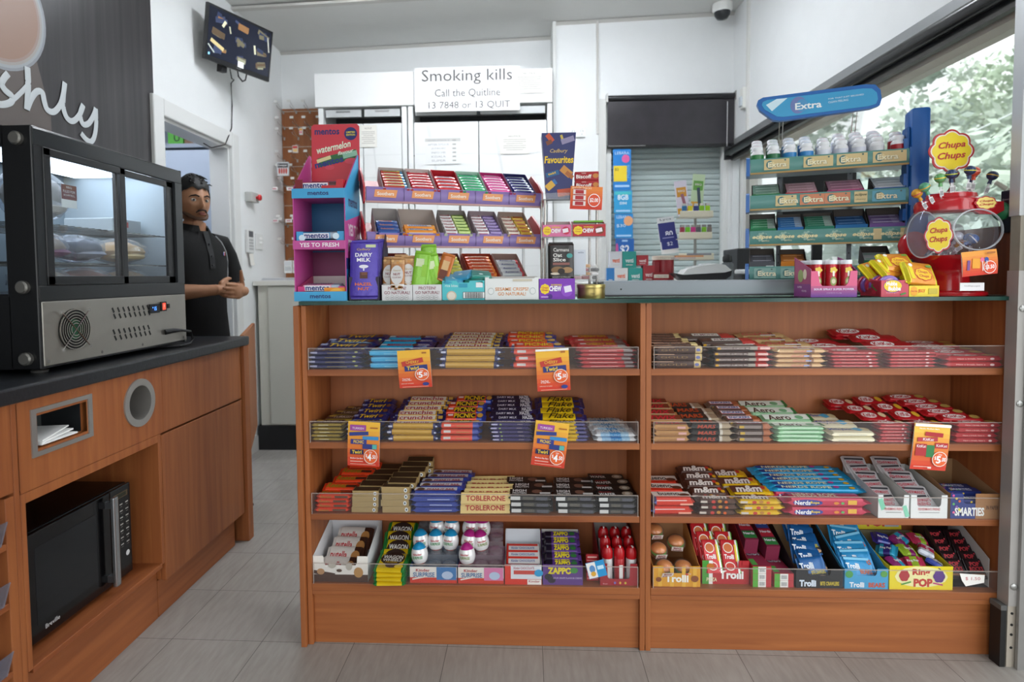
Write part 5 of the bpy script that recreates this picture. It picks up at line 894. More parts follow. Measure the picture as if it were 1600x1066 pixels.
# ------------------------------------------------------------ lozenge display rack, turned about 20 degrees
A0 = Vector((-.527, .10, GT)); ang = math.atan2(.23, .577); RL = math.hypot(.577, .23)
t = thing('lozenge_rack', 'angled red rack with purple lozenge rails and tilted cartons', 'rack', A0, ang)
lil = C('#8f79b4', .3); orr = C('#e79a62', .4); redp = C('#b5222c', .3)
for k, zt in enumerate((.3705, .2235)):
    b = MB(); n = 8; pr = [(-.004-.014*math.sin(math.pi*(.15+.7*i/n)), zt-.046*i/n) for i in range(n+1)]; pr += [(.006, zt-.046), (.006, zt)]
    b.ext(pr, 0, RL, lil, 'x'); b.box(0, RL, -.012, .0, zt-.052, zt-.046, C('#b98d88', .3)); 
    for i in range(5):
        x = RL*(.10+.2*i); b.T = TR(x, 0, 0); b.poly([(-.034, -.0188, zt-.010), (.040, -.0188, zt-.010), (.034, -.0195, zt-.036), (-.038, -.0195, zt-.034)], orr); b.txt('Soothers', 0, zt-.023, .055, .012, '#f6e6d8', -.0202, bold=.06); b.T = Matrix()
        if i: b.box(RL*.2*i-.0006, RL*.2*i+.0006, -.019, -.016, zt-.044, zt-.002, '#6b5a88')
    b.build('lozenge_rail', t, smooth=True)
    pr = [(-.016, zt-.05), (.0, zt-.055), (.12, zt+.03), (.125, zt+.06), (.08, zt+.075), (.02, zt+.035), (-.018, zt)]
    for x in (-.010, RL+.001): b = MB(); b.ext(pr, x, x+.006, redp, 'x'); b.build('end_bracket', t, smooth=True)
    b = MB(); b.T = TR(0, .012, zt-.038) @ RX(.55); b.box(0, RL, 0, .15, -.003, 0, C('#b98a80', .3, a=.6)); b.box(0, .09, .0, .15, .0, .001, C('#b83a38', .4)); b.build('tier_tray', t)
b = MB()
for x in (.01, RL*.58, RL-.01): b.box(x-.004, x+.004, .13, .136, 0, .43, C('#c4c6c6', .3, .5))
b.box(0, RL, .0, .16, 0, .004, C('#b83a38', .4)); b.build('rack_frame', t)
MR = TR(*A0) @ RZ(ang)
def tierbox(x, w_, zt, lbl, cf, ci, art, packc, packlbl, rows, cols=1, th=.60, h=.038, L=.135, y=.004, hbk=.05, tx='mentos'):
    M = MR @ TR(x+w_/2, y, zt) @ RX(th)
    o = carton('lozenge_carton', lbl, -w_/2, w_/2, 0, L, 0, h, hbk, cf, cf if ci is None else ci, ci or cf, art, (.8, .45), slope0=.004); o.matrix_world = M
    g = packlbl+' packs'
    pw = (w_-.006)/cols; pd = (L-.008)/max(rows, 5)
    me_ = []
    for c in range(cols):
        cc = packc[c % len(packc)]; pk = bar_mb(pw*.99, pd*.98, .026, [(0, .12, cc[0]), (.12, .85, cc[0]), (.85, 1, cc[-1])], [('r', 0, -.1, .7, .5, cc[1]), T_(tx, -.05, .55, cc[2], .5, bold=.06)], [('r', 0, 0, .7, .5, cc[1])], fin=.03, rough=.22)
        me = None
        for i in range(rows):
            o = pk.build('lozenge_roll', smooth=True) if me is None else bpy.data.objects.new('lozenge_roll', me)
            if me: COL.objects.link(o)
            me = o.data; o.matrix_world = M @ TR(-w_/2+.003+pw*(c+.5), .004+pd*(i+.5), h-.022) @ RX(-.15)
            lab(o, '%s, %s row%s' % (packlbl, ROWN[i], '' if cols == 1 else (' left' if c == 0 else ' right')), 'lozenges', g)
ZT, ZM = .335, .185
bx = RL/6.35
for i, (lbl, cf, ci, art, pc, pl) in enumerate((
    ('grey backed sour roll carton, first of the upper lozenge tier', C('#b8403a', .4), C('#b8b0ac', .6), [T_('mentos', .1, .5, '#28347c', .3, v=-.2, bold=.05)], [('#c04a3c', '#e8d84a', '#3a3a4c', '#4a90c0')], 'multicoloured sour roll'),
    ('grey backed red roll carton, second of the upper tier', C('#c04440', .4), C('#c4b8b4', .6), [('d', 0, .1, .3, .3, '#e8b8b4')], [('#c42c38', '#e8a0a0', '#f4f0f0', '#c42c38')], 'red fizzy roll'),
    ('bright red open carton with cinnamon rolls, third of upper tier', C('#b01c28', .4), C('#b01c28', .5), [('r', 0, 0, .9, .6, '#e8a8a8'), T_('mentos', 0, .8, '#28347c', .5, bold=.06)], [('#c8242c', '#e8c8cc', '#34306c', '#c8242c')], 'bright red cinnamon roll'),
    ('green open carton with spearmint rolls in the upper tier', C('#1f9c64', .4), C('#a8c4b4', .6), [T_('mentos', 0, .8, '#1c3468', .5, bold=.06)], [('#22a86c', '#7fd8ac', '#1c4c68', '#22a86c')], 'green spearmint roll'),
    ('magenta open carton with pink rolls in the upper tier', C('#a81c64', .4), C('#a81c64', .5), [('r', 0, 0, .9, .7, '#e88cb0')], [('#d84a98', '#f0a0cc', '#f6e8f0', '#d84a98')], 'pink bubble roll'),
    ('dark blue carton with berry rolls, last of the upper tier', C('#b05a60', .4), C('#2c2c64', .5), [('r', -.3, 0, .3, .5, '#3a2c4c')], [('#3c3a84', '#c8cce0', '#2c2c5c', '#c8cce0')], 'dark blue berry roll'))):
    tierbox(.055+i*.0915, .088, ZT, lbl, cf, ci, art, pc, pl, 6 if i != 2 else 4, L=.135)
for x, w_, lbl, cf, ci, art, pc, pl, r, c, tx in (
    (.03, .085, 'grey carton with dark blue peppermint packs on the lower tier', C('#26407c', .4), C('#b4aca8', .6), [T_('FISH', 0, .5, '#d8683c', .2, v=-.3)], [('#2c4c94', '#4a7cc0', '#e07a3c', '#2c4c94')], 'dark blue peppermint pack', 3, 1, 'Fisherman'),
    (.118, .125, 'wide carton of rainbow striped packs on the lower tier', C('#e8922c', .4), C('#bcb0a8', .6), [('r', -.42, 0, .12, .8, '#d83c2c'), ('r', -.3, 0, .1, .8, '#f0d02c'), ('r', -.2, 0, .08, .8, '#a0703c'), ('r', -.1, 0, .1, .8, '#b82c84'), ('r', .0, 0, .08, .8, '#7ab83c')], [('#e8922c', '#e8e0d8', '#2c6cb0', '#f0a02c')], 'rainbow striped pack', 2, 1, 'skittles'),
    (.26, .10, 'pale carton of green and white lozenges on the lower tier', C('#c4ccb4', .4), C('#8c8480', .6), [('d', -.38, 0, .08, .25, '#2f6b3c'), ('r', .2, 0, .4, .6, '#d8e0c8')], [('#d8d4d4', '#b84848', '#f4f0f0', '#e8e4e4'), ('#c8dc8c', '#a4c45c', '#5c8c3c', '#b4d06c')], 'green and white lozenge', 6, 2, 'Soothers'),
    (.375, .10, 'pale carton of purple and white lozenges on the lower tier', C('#b8b0c0', .4), C('#9c8c90', .6), [('d', -.38, 0, .08, .25, '#5a3c84')], [('#d8d0d4', '#b84a5c', '#f4f0f0', '#e8e4e4'), ('#9c88bc', '#7c64a4', '#c8b8e0', '#8c78b4')], 'purple and white lozenge', 6, 2, 'Soothers'),
    (.49, .10, 'pale carton of yellow and red lozenges on the lower tier', C('#d8b48c', .4), C('#b09c90', .6), [('d', -.38, 0, .08, .25, '#a8603c')], [('#e0d4c4', '#c04a38', '#f4ece0', '#e8dcc0'), ('#e8c050', '#d8882c', '#c04838', '#e8b83c')], 'yellow and red lozenge', 5, 2, 'Soothers')):
    tierbox(x, w_, ZM, lbl, cf, ci, art, pc, pl, r, c, tx=tx, h=.042, hbk=.06)
for x, w_, lbl, cf, ci, art, pc, pl, r, c, tx in (
    (.05, .10, 'brown red open carton on the bottom lozenge level, left', C('#8c2c24', .4), C('#8c3428', .6), [], [('#a8382c', '#c89c94', '#f0e0dc', '#a8382c')], 'brown red lozenge stick', 5, 1, 'Strepsils'),
    (.235, .105, 'pale carton of yellow lemon lozenges on the bottom level', C('#d0ccc4', .4), C('#8c5048', .6), [('d', -.35, 0, .08, .25, '#3a6b3c'), ('r', .2, 0, .4, .3, '#4c4c50')], [('#dcdcd8', '#d0484c', '#5a8c4c', '#e8e4e0'), ('#d8d45c', '#e4e07c', '#6c8c2c', '#d8d45c')], 'lemon lozenge', 5, 2, 'Soothers'),
    (.355, .11, 'orange red carton of throat lozenges on the bottom level', C('#b8401c', .4), C('#a83c20', .6), [], [('#c8502c', '#d88a5c', '#e8c8b0', '#e07a2c')], 'orange throat lozenge', 6, 1, 'Strepsils'),
    (.47, .10, 'brown carton of white and red medicated packs, bottom level', C('#c8a498', .4), C('#b8988c', .6), [], [('#d8dadc', '#b8bcc4', '#2c3a6c', '#b8343c')], 'white medicated pack', 4, 1, 'Anticol')):
    tierbox(x, w_, .040, lbl, cf, ci, art, pc, pl, r, c, tx=tx, h=.04, hbk=.05, y=.02)
b = MB(); b.box(0, .255, 0, .05, 0, .040, C('#dddcdb', .5)); b.T = TR(0, -.0005, 0); b.rect(.055, .02, .078, .036, '#3a3a3c'); b.rect(.055, .02, .072, .032, '#e4e4e4', -.0003)
for i in range(14): b.rect(.024+.0047*i, .02, .002 if i % 3 else .0032, .030, '#48484a', -.0006)
b.poly([(.165, -.0004, .010), (.225, -.0004, .008), (.23, -.0004, .028), (.172, -.0004, .034)], C('#b4242c', .4)); b.txt('Soothers', .198, .020, .046, .012, '#f6ecec', -.0008, bold=.07); b.rect(.2, .036, .10, .006, '#d88a9c', -.0004)
b.T = Matrix(); o = b.build('lozenge_carton'); o.matrix_world = MR @ TR(.335, -.035, .02); lab(o, 'white lozenge carton with barcode behind the sesame crisps carton', 'carton')
# ------------------------------------------------------------ grey ledge, wire rack
b = MB(); b.box(.262, 1.43, .24, .255, 0, .050, C('#8b9096', .35, .4)); b.box(.262, 1.43, .2, .50, .046, .052, C('#8b9096', .35, .4)); b.box(.262, 1.43, .185, .2, .0, .006, '#2b2b2d'); b.box(.262, 1.43, .195, .25, 0, .046, C('#8d9298', .4, .3)); b.box(.262, 1.43, .485, .5, 0, .046, C('#8d9298', .4, .3)); b.disc(.32, .025, .003, .003, '#2a2a2a', .1945)
lab(b.build('metal_ledge', loc=(0, 0, GT)), 'long grey metal ledge lying on the glass top behind the gold tin', 'ledge')
LZ = GT+.0525
chm = C('#a9a49e', .2, .95); clp = GLASS('#ffffff', .96, .6, .03, haze=.05)
t = thing('wire_rack', 'three tier clear shelf rack on steel posts right of the lozenge rack', 'rack', (.16, .25, GT+.001))
RT = TR(.16, .25, GT+.001)
for i, (x, y, z1) in enumerate(((-.096, -.03, .335), (-.104, .06, .335), (.086, .0, .335), (.066, .05, .335))):
    b = MB(); b.lathe([(.0045, 0), (.0045, z1)], chm, (x, y, 0), 12); b.build('post', t, smooth=True)
    b = MB(); b.lathe([(.010, 0), (.011, .012), (.007, .018)], C('#1c1c1e', .4), (x, y, 0), 12); b.build('foot', t, smooth=True)
for z in (.205, .335):
    b = MB(); b.box(-.11, .10, -.04, .07, z-.003, z, clp); b.box(-.11, .10, -.042, -.040, z-.003, z+.02, clp); b.build('clear_shelf', t)
b = MB(); b.box(-.012, .112, -.045, -.043, 0, .195, clp); b.box(.11, .112, -.043, .07, 0, .195, clp); b.box(-.012, -.010, -.043, .07, 0, .195, clp); b.box(-.012, .112, -.045, .07, 0, .003, clp); lab(b.build('clear_bin', loc=(.16, .25, GT+.055)), 'clear plastic bin with loose sweets under the red chew carton', 'bin')
for i in range(12):
    b = MB(); b.box(-.014, .014, -.009, .009, 0, .012, FOIL(('#d8a8b0', '#c0404c', '#2a2a30', '#6cb04c', '#e0a050', '#e6e4e4')[i % 6]), .004)
    o = b.build('loose_sweet', loc=(.175+.03*(i % 3), .225+.025*(i % 2), GT+.0595+.0135*(i//3))); o.rotation_euler = (0, 0, i*.7); lab(o, 'small wrapped sweet, %s layer in the clear bin' % ('lowest', 'second', 'third', 'top')[i//3], 'candy', 'loose sweets in the clear bin')
b = MB(); b.box(-.035, .035, 0, .0015, 0, .085, C('#cfd4de', .6)); b.txt('willis', .018, .076, .02, .005, '#3c4a6c', -.0005); lab(b.build('note_card', loc=(.165, .185, GT+.075)), 'plain pale blue white card in front of the clear bin', 'card')
# tall chocolate box
t = thing('gift_box', 'tall dark blue tapered chocolate gift box standing on the rack', 'box', (.112, .215, GT+.336), 0)
b = MB(); w0, w1, h, d0, d1 = .042, .058, .222, .05, .07; bl_ = C('#232a66', .35)
v = [(-w0, 0, 0), (w0, 0, 0), (w0, d0, 0), (-w0, d0, 0), (-w1, -.01, h), (w1, -.01, h), (w1, d1, h), (-w1, d1, h)]
b.add(v, [(0, 1, 5, 4), (1, 2, 6, 5), (2, 3, 7, 6), (4, 5, 6, 7), (3, 2, 1, 0)], bl_); b.add(v, [(3, 0, 4, 7)], C('#5b5f7c', .4)); b.build('box_body', t)
b = MB(); b.T = RX(math.atan2(.01, h)); Y_ = '#f0c82c'
b.txt('Cadbury', -.0, .160, .06, .016, '#d0b070', -.0012, bold=.02, shear=.3); b.txt('Favourites', .0, .132, .098, .024, Y_, -.0012, bold=.06, shear=.1)
for (x, z, w_, h_, r, c) in ((-.03, .205, .03, .016, -.9, '#c8502c'), (-.033, .19, .02, .014, .4, '#7a4228'), (.03, .197, .045, .018, .3, '#8f86a8'), (.012, .2, .008, .03, .3, '#c8b050'), (.025, .092, .04, .024, -.7, '#c88a3c'), (.036, .08, .03, .014, -.7, '#a8602c'), (-.022, .085, .045, .016, .25, '#1c5c8c'), (-.03, .045, .03, .022, .7, '#d8a83c'), (-.022, .052, .03, .018, .6, '#2c6cac'), (.018, .022, .046, .024, .1, '#c8502c'), (.008, .012, .02, .014, .2, '#5b3020')): b.rect(x, z, w_, h_, C(c, .4), -.0006-.00005*abs(x)*10, r)
b.txt('twirl', -.024, .086, .026, .008, Y_, -.0014, rot=.25, bold=.04); b.build('printed_front', t)
pk = MB(); pk.box(-.041, .041, 0, .03, 0, .030, C('#a82028', .4), .003); pk.txt('Biscoff', -.010, .013, .052, .013, '#f6f0ea', -.0006, bold=.05); pk.disc(.03, .015, .010, .008, C('#c8803c', .5), -.0004, 14); pk.txt('Lotus', -.01, .025, .014, .005, '#f0e0d8', -.0006)
packs('biscuit_pack', pk, [((.208, .215+.004*i, GT+.338+.0305*i), (0, 0, -.02*i), 'red biscuit pack with white lettering, %s behind the two dollar card' % ('bottom', 'middle', 'top')[i]) for i in range(3)], 'biscuits', 'red biscuit packs')
b = MB(); b.box(.155, .159, .205, .25, GT+.336, GT+.40, clp); b.box(.262, .265, .205, .25, GT+.336, GT+.395, clp); lab(b.build('clear_divider'), 'clear plastic sides holding the red biscuit packs', 'divider') if 0 else None
ticket('price_ticket', 'orange price card with biscuit packs under the red biscuits', (891, 292), (941, 327), .05, [T_('BISCOFF SNACKS', -.15, .6, '#f8e0c0', .08, v=.42), ('r', -.22, .05, .34, .68, '#a82028'), ('r', -.22, .25, .4, .2, '#e9dcd8'), ('r', -.22, .25, .26, .16, '#b0242c'), ('r', -.22, .0, .4, .2, '#e9dcd8'), ('r', -.22, .0, .26, .16, '#b0242c'), ('r', -.22, -.25, .4, .2, '#e9dcd8'), ('r', -.22, -.25, .26, .16, '#b0242c'), ('d', .24, -.1, .19, .29, '#ffffff'), ('d', .24, -.1, .17, .26, '#e0502c'), T_('$2.00', .24, .26, '#ffffff', .2, v=-.1, bold=.04)], Y=.195, top='#e8843c')
def chewbox(x0, x1, lbl, c, c2, arts):
    o = carton('chew_carton', lbl, x0, x1, .2, .265, GT+.2065, .040, .056, C(c, .4), C(c, .4), C('#b8a8a4', .6), [('d', -.34, 0, .14, .36, '#f0d02c', 8), T_('Chupa', -.34, .17, '#c02838', .15, v=.1), T_('Chups', -.34, .17, '#c02838', .15, v=-.1), T_('CHEW', -.03, .34, '#f6f0f4', .36, v=-.02, bold=.1), T_('INCREDIBLE', -.02, .3, '#f0d03c', .12, v=.28, bold=.05), ('d', .32, 0, .14, .34, c2), ('r', .3, 0, .2, .34, '#f0e4ea', .2)], slope0=.0)
chewbox(.055, .152, 'pink chew carton with yellow flower logo on the rack', '#d8709c', '#c82c4c', 0)
chewbox(.158, .268, 'red chew carton with yellow flower logo on the rack', '#b82430', '#7a3a20', 0)
b = MB(); b.box(-.05, .05, 0, .02, 0, .006, '#7ab83c'); lab(b.build('green_strip', loc=(.215, .235, GT+.257)), 'lime green pack lying on the red chew carton', 'candy')
# oat slice
pk = bar_mb(.13, .086, .028, [(0, 1, '#26211f')], [], fin=.05, rough=.35); pk.T = TR(0, 0, .0284) @ RX(-math.pi/2) @ RY(math.pi/2)
pk.txt('Carmans', 0, .038, .052, .012, '#d8d4d0', -.0008, bold=.03); pk.txt('Oat', -.012, .020, .03, .012, '#f0eee8', -.0008, bold=.03); pk.txt('Slice', -.006, .005, .042, .012, '#f0eee8', -.0008, bold=.03); pk.disc(.028, .018, .010, .008, '#4a9c98', -.0006); pk.rect(0, -.009, .056, .008, '#8f5c54', -.0006); pk.disc(-.012, -.030, .022, .012, '#8a6a44', -.0004); pk.disc(.02, -.030, .018, .010, '#a8845a', -.0005); pk.disc(0, -.034, .012, .01, '#2c2420', -.0007); pk.disc(-.02, -.042, .016, .004, '#e0d4c0', -.0006); pk.txt('PROUDLY AUSTRALIAN', 0, -.054, .06, .005, '#d8d4cc', -.0006)
o = pk.build('oat_pack', smooth=True); o.matrix_world = TR(.115, .185, GT+.12) @ RX(math.pi/2-.06) @ RZ(math.pi/2); lab(o, 'black oat slice packet standing behind the purple chew carton', 'snack')
# ------------------------------------------------------------ chewing gum stand
Ax, Bx = Vector((.836, .45, LZ)), Vector((1.318, .28, LZ)); ga = math.atan2(Bx.y-Ax.y, Bx.x-Ax.x); GL = (Bx-Ax).length
MG = TR(*Ax) @ RZ(ga)
t = thing('gum_stand', 'blue chewing gum stand with four printed shelf rails', 'rack', Ax, ga)
tl, tn, bp_ = C('#5b8f88', .35), C('#cfb983', .35), C('#1c5fa8', .3); gy = C('#5f6266', .4, .4)
TZ = (.447, .313, .181, .048)
zs = [z for z in TZ]
for k, zt in enumerate(TZ):
    b = MB(); n = 6; pr = [(-.004-.010*math.sin(math.pi*(.1+.8*i/n)), zt-.050*i/n) for i in range(n+1)]+[(.004, zt-.050), (.004, zt)]
    b.ext(pr, .008, GL-.004, tl, 'x'); b.box(.008, GL-.004, -.010, 0, zt-.056, zt-.050, C('#a8874c', .4))
    def panel(x0, x1, m, y=-.0150): b.poly([(x0, y+.002, zt-.006), (x1, y+.002, zt-.006), (x1, y+.001, zt-.044), (x0, y+.001, zt-.044)][::-1] if 0 else [(x0, y, zt-.044), (x1, y, zt-.044), (x1, y, zt-.006), (x0, y, zt-.006)], m)
    if k == 0: seg = [(.05, .13, 0), (.18, .27, 0), (.285, .375, 1), (.395, .49, 1)]
    elif k == 1: seg = [(.09, .155, 0), (.17, .245, 2), (.25, .325, 2), (.395, .49, 3)]
    elif k == 2: seg = []
    else: seg = [(.02, .09, 4), (.11, .18, 4), (.2, .27, 4), (.29, .36, 4)]
    for x0, x1, ty in seg:
        panel(x0+.004, x1+.008, {0: tn, 1: tn, 2: C('#c87a50', .35), 3: C('#4f9ab0', .35), 4: C('#7aa298', .35)}[ty]); cx = x0+.024
        b.disc(cx, zt-.025, .013, .015, C('#3f6f6e', .35), -.0156); b.disc(cx+.006, zt-.025, .010, .011, C('#e0cd96' if ty != 4 else '#a8c0b0', .35), -.0159); b.txt('Extra', cx+.024, zt-.026, .062, .019, '#efe6c4', -.0164, bold=.04); b.txt('Extra', cx+.0248, zt-.0267, .062, .019, '#4a5a50', -.0161, bold=.06); b.disc(x1-.006, zt-.011, .003, .003, '#4a6a64', -.0162)
    if k == 1: panel(.345, .385, tn, -.0152); b.txt('eclipse', .365, zt-.018, .036, .012, '#5a5a3c', -.0160, bold=.04, shear=.3); b.txt('chewy', .365, zt-.034, .03, .007, '#6a6a4a', -.0160)
    if k == 2:
        for q, x in enumerate((.05, .125, .20, .29, .375, .46)):
            b.disc(x, zt-.024, .018, .016, C('#86aa9c', .35), -.0155, 16, 9, .3); b.disc(x+.008, zt-.024, .012, .012, C('#4d7f78', .35), -.0157, 16); b.txt('eclipse', x, zt-.025, .066, .018, '#e6d9a6', -.0162, bold=.08, shear=.25); b.txt('mints', x+.012, zt-.038, .025, .006, '#d9cda0', -.0160)
        panel(.405, .43, tn, -.0152); panel(.485, .508, tn, -.0152)
    b.T = Matrix(); b.build('shelf_rail', t, smooth=True)
    b = MB(); b.box(.004, GL, -.002, .13, zt-.052, zt-.048, C('#9fb0b4', .3, a=.8)); b.build('shelf_tray', t)
    for x in (-.006, GL-.004):
        b = MB(); b.ext([(-.016, zt-.062), (.05, zt-.062), (.055, zt+.0), (.02, zt+.012), (-.014, zt+.002)], x, x+.012, bp_, 'x'); b.build('rail_end_cap', t)
for x in (.115, .355):
    b = MB(); b.box(x-.008, x+.008, .135, .141, 0, .50, gy)
    for q in range(14): b.disc(x, .03+.033*q, .0022, .0035, '#1c1c1e', .1345, 8)
    b.build('perforated_upright', t)
    for dx in (-.006, .006):
        b = MB(); b.tube([(x+dx, .135, .49), (x+dx, .10, .53), (x+dx, .06, .60)], .0014, chm, 6); b.build('header_wire', t)
# tall blue side post
t2 = thing('side_post', 'tall blue plastic post at the right end of the gum stand', 'post', (1.345, .285, LZ), -.30)
b = MB(); b.rbox(-.026, .030, -.03, .055, 0, .580, C('#1a5aa4', .3), .009); b.build('post_body', t2, smooth=True)
b = MB(); b.rbox(-.036, -.0265, -.02, .04, .03, .52, C('#15508f', .3), .004)
for q in range(4): b.box(-.044, -.034, -.02, .02, .08+.12*q, .12+.12*q, C('#1c5fa8', .3))
b.build('slot_strip', t2)
# header sign
hp0 = atY(1182, 170, .40); hp1 = atY(1376, 158, .30)
hd = thing('header_sign', 'blue plastic gum header sign above the gum stand', 'sign', ((hp0.x+hp1.x)/2, .35, (hp0.z+hp1.z)/2), math.atan2(-.10, hp1.x-hp0.x))
W_ = math.hypot(hp1.x-hp0.x, .10)/2
b = MB(); out = [(-W_, .018), (-W_+.004, .032), (-W_+.02, .040), (W_-.05, .054), (W_-.02, .050), (W_-.004, .03), (W_, .0), (W_-.006, -.022), (W_-.03, -.030), (-W_+.08, -.048), (-W_+.055, -.044), (-W_+.01, -.005)]
b.ext(out, -.012, .012, C('#1d63ac', .3)); b.build('sign_frame', hd)
b = MB(); inn = [(u*.93+.002, v*.74) for u, v in out]; b.ext(inn, -.0135, -.0121, C('#3f9ccb', .25)); b.poly([(-W_+.03, -.0138, .012), (-W_+.065, -.0138, .030), (-W_+.10, -.0138, .030), (-W_+.05, -.0138, -.012)], C('#cfe8f2', .3))
b.disc(-.062, .002, .026, .030, C('#6a7ab0', .35), -.0139); b.disc(-.050, .000, .019, .022, C('#4a90c0', .35), -.0142); b.txt('Extra', -.030, -.002, .085, .024, '#e8eef0', -.0148, bold=.05, rot=.03); b.txt('FOR THAT JUST BRUSHED', .088, .016, .11, .007, '#c8e2ee', -.0143, rot=.05, bold=.02); b.txt('CLEAN FEELING', .064, .004, .062, .007, '#c8e2ee', -.0143, rot=.05, bold=.02); b.build('sign_face', hd)
# gum bottles
def gumbottle(x, y, body, lab_, capc, lbl):
    t = thing('gum_bottle', lbl, 'gum', (0, 0, 0), group='gum bottles on the stand'); t.matrix_world = MG @ TR(x, y, TZ[0]-.036+.016*(y/.035-.5))
    b = MB(); b.lathe([(.021, 0), (.023, .003), (.023, .020), (.023, .052)], C(body, .3), n=18); b.T = Matrix(); b.build('bottle_label', t, smooth=True)
    b = MB(); b.lathe([(.023, .0522), (.022, .060), (.017, .066), (.017, .068)], C('#e9eaec', .25), n=18); b.build('bottle_shoulder', t, smooth=True)
    b = MB(); b.lathe([(.0175, .068), (.0190, .070), (.0188, .080), (.016, .0835), (.003, .084)], C('#eceef0', .25), n=18); b.lathe([(.0135, .0842), (.0130, .0848)], C(lab_, .4), n=14); b.build('bottle_cap', t, smooth=True)
cols8 = [('#2f7a44', '#c86a8c', 'green'), ('#2c7046', '#4a9a5c', 'green'), ('#2f80bc', '#4a90c8', 'blue'), ('#3a86c4', '#5a9ad0', 'blue'), ('#d8dbe4', '#c85a80', 'white'), ('#cfd3e0', '#c85a80', 'white'), ('#d4d6e2', '#c0587c', 'white'), ('#dcdde0', '#c85a80', 'white'), ('#a8202c', '#c04a5c', 'red')]
for i, (bc, lc, nm_) in enumerate(cols8):
    for j in (2, 1, 0):
        if nm_ == 'red' and j == 2: continue
        if i == 4 and j == 2: continue
        gumbottle(.032+.055*i+(.008 if i == 8 else 0), .022+.042*j, bc, lc, '', '%s labelled gum bottle, %s column from the left, %s row' % (nm_, ('first', 'second', 'third', 'fourth', 'fifth', 'sixth', 'seventh', 'eighth', 'last')[i], ('front', 'middle', 'rear')[j]))
# trays of gum
def gumtray(x, w_, k, cf, ci, lbl, pc, rows, hf=.016, hb=.030, th=.34, open_=True, pl='gum pack', L=.10):
    M = MG @ TR(x+w_/2, .006, TZ[k]-.022) @ RX(th); o = carton('gum_carton', lbl, -w_/2, w_/2, 0, L, 0, hf+.012, hb+.012, C(cf, .4), C('#3a322e', .6) if open_ else C(cf, .4), C('#4a423c', .6), [('r', .3, 0, .3, .3, '#d8dcd8')], slope0=.0); o.matrix_world = M
    pd = (L-.008)/rows; pk = bar_mb(w_*.93, pd*.92, .014, [(0, .7, pc[0]), (.7, 1, pc[1])], [('r', 0, .2, .8, .15, pc[2])], [('r', 0, .1, .8, .4, pc[2])], fin=.03, rough=.2, kind='box'); me = None
    for i in range(rows):
        o = pk.build('gum_pack') if me is None else bpy.data.objects.new('gum_pack', me)
        if me: COL.objects.link(o)
        me = o.data; o.matrix_world = M @ TR(0, .004+pd*(i+.5), .020+.003*i) @ RX(.15); lab(o, '%s, %s row' % (pl, ROWN[i]), 'gum', pl+'s')
gumtray(.015, .095, 1, '#2c7a44', 0, 'green edged gum tray, left on the second gum rail', ('#7a9a8a', '#8aa494', '#b0c4b8'), 3, pl='pale green gum pack, left tray of second rail')
gumtray(.128, .105, 1, '#b82c38', 0, 'red edged gum tray on the second gum rail', ('#b89098', '#c49aa4', '#e0b8c0'), 3, pl='pale red gum pack, second rail')
gumtray(.262, .115, 1, '#b0286c', 0, 'magenta edged gum tray on the second gum rail', ('#a8788c', '#b88498', '#d8a0b4'), 3, pl='rose gum pack, second rail')
gumtray(.405, .125, 1, '#2860a0', 0, 'blue edged gum tray on the second gum rail', ('#d4dae0', '#dce2e8', '#eef2f6'), 3, pl='white gum sheet, blue tray')
gumtray(.008, .09, 2, '#2c7a50', 0, 'dark open gum tray at the left of the third rail', ('#4a9468', '#a8b8b0', '#9cc4ac'), 4, hf=.02, hb=.05, pl='green gum stick, left tray')
gumtray(.103, .085, 2, '#2c6cac', 0, 'blue gum tray on the third rail', ('#3c78b4', '#a4b4c8', '#8cb4dc'), 5, hf=.022, hb=.045, pl='blue gum stick')
gumtray(.192, .095, 2, '#2c7a64', 0, 'green gum tray in the middle of the third rail', ('#3c8468', '#a8b8b0', '#8cbcac'), 5, hf=.022, hb=.045, pl='green gum stick, middle tray')
gumtray(.290, .10, 2, '#2870ac', 0, 'strong blue mint tray on the third rail', ('#2c5c94', '#3c6ca4', '#7ca4d0'), 3, hf=.024, hb=.055, pl='strong blue mint tin')
gumtray(.395, .105, 2, '#7a5a9c', 0, 'purple mint tray at the right of the third rail', ('#8c74ac', '#a894c4', '#e0d8ec'), 3, hf=.024, hb=.055, pl='purple mint tin')
gumtray(.010, .085, 3, '#5a5a60', 0, 'grey gum tray at the left of the lowest rail', ('#6c6c74', '#80808a', '#a8a8b4'), 2, hf=.03, hb=.05, pl='grey gum pack')
gumtray(.115, .085, 3, '#d8842c', 0, 'orange gum tray on the lowest rail', ('#d8843c', '#a86434', '#f0b06c'), 2, hf=.03, hb=.045, pl='orange gum pack')
gumtray(.38, .085, 3, '#2c7a54', 0, 'green gum tray at the right of the lowest rail', ('#d8dcdc', '#c8d0cc', '#7cac94'), 2, hf=.03, hb=.05, pl='white and green gum pack')
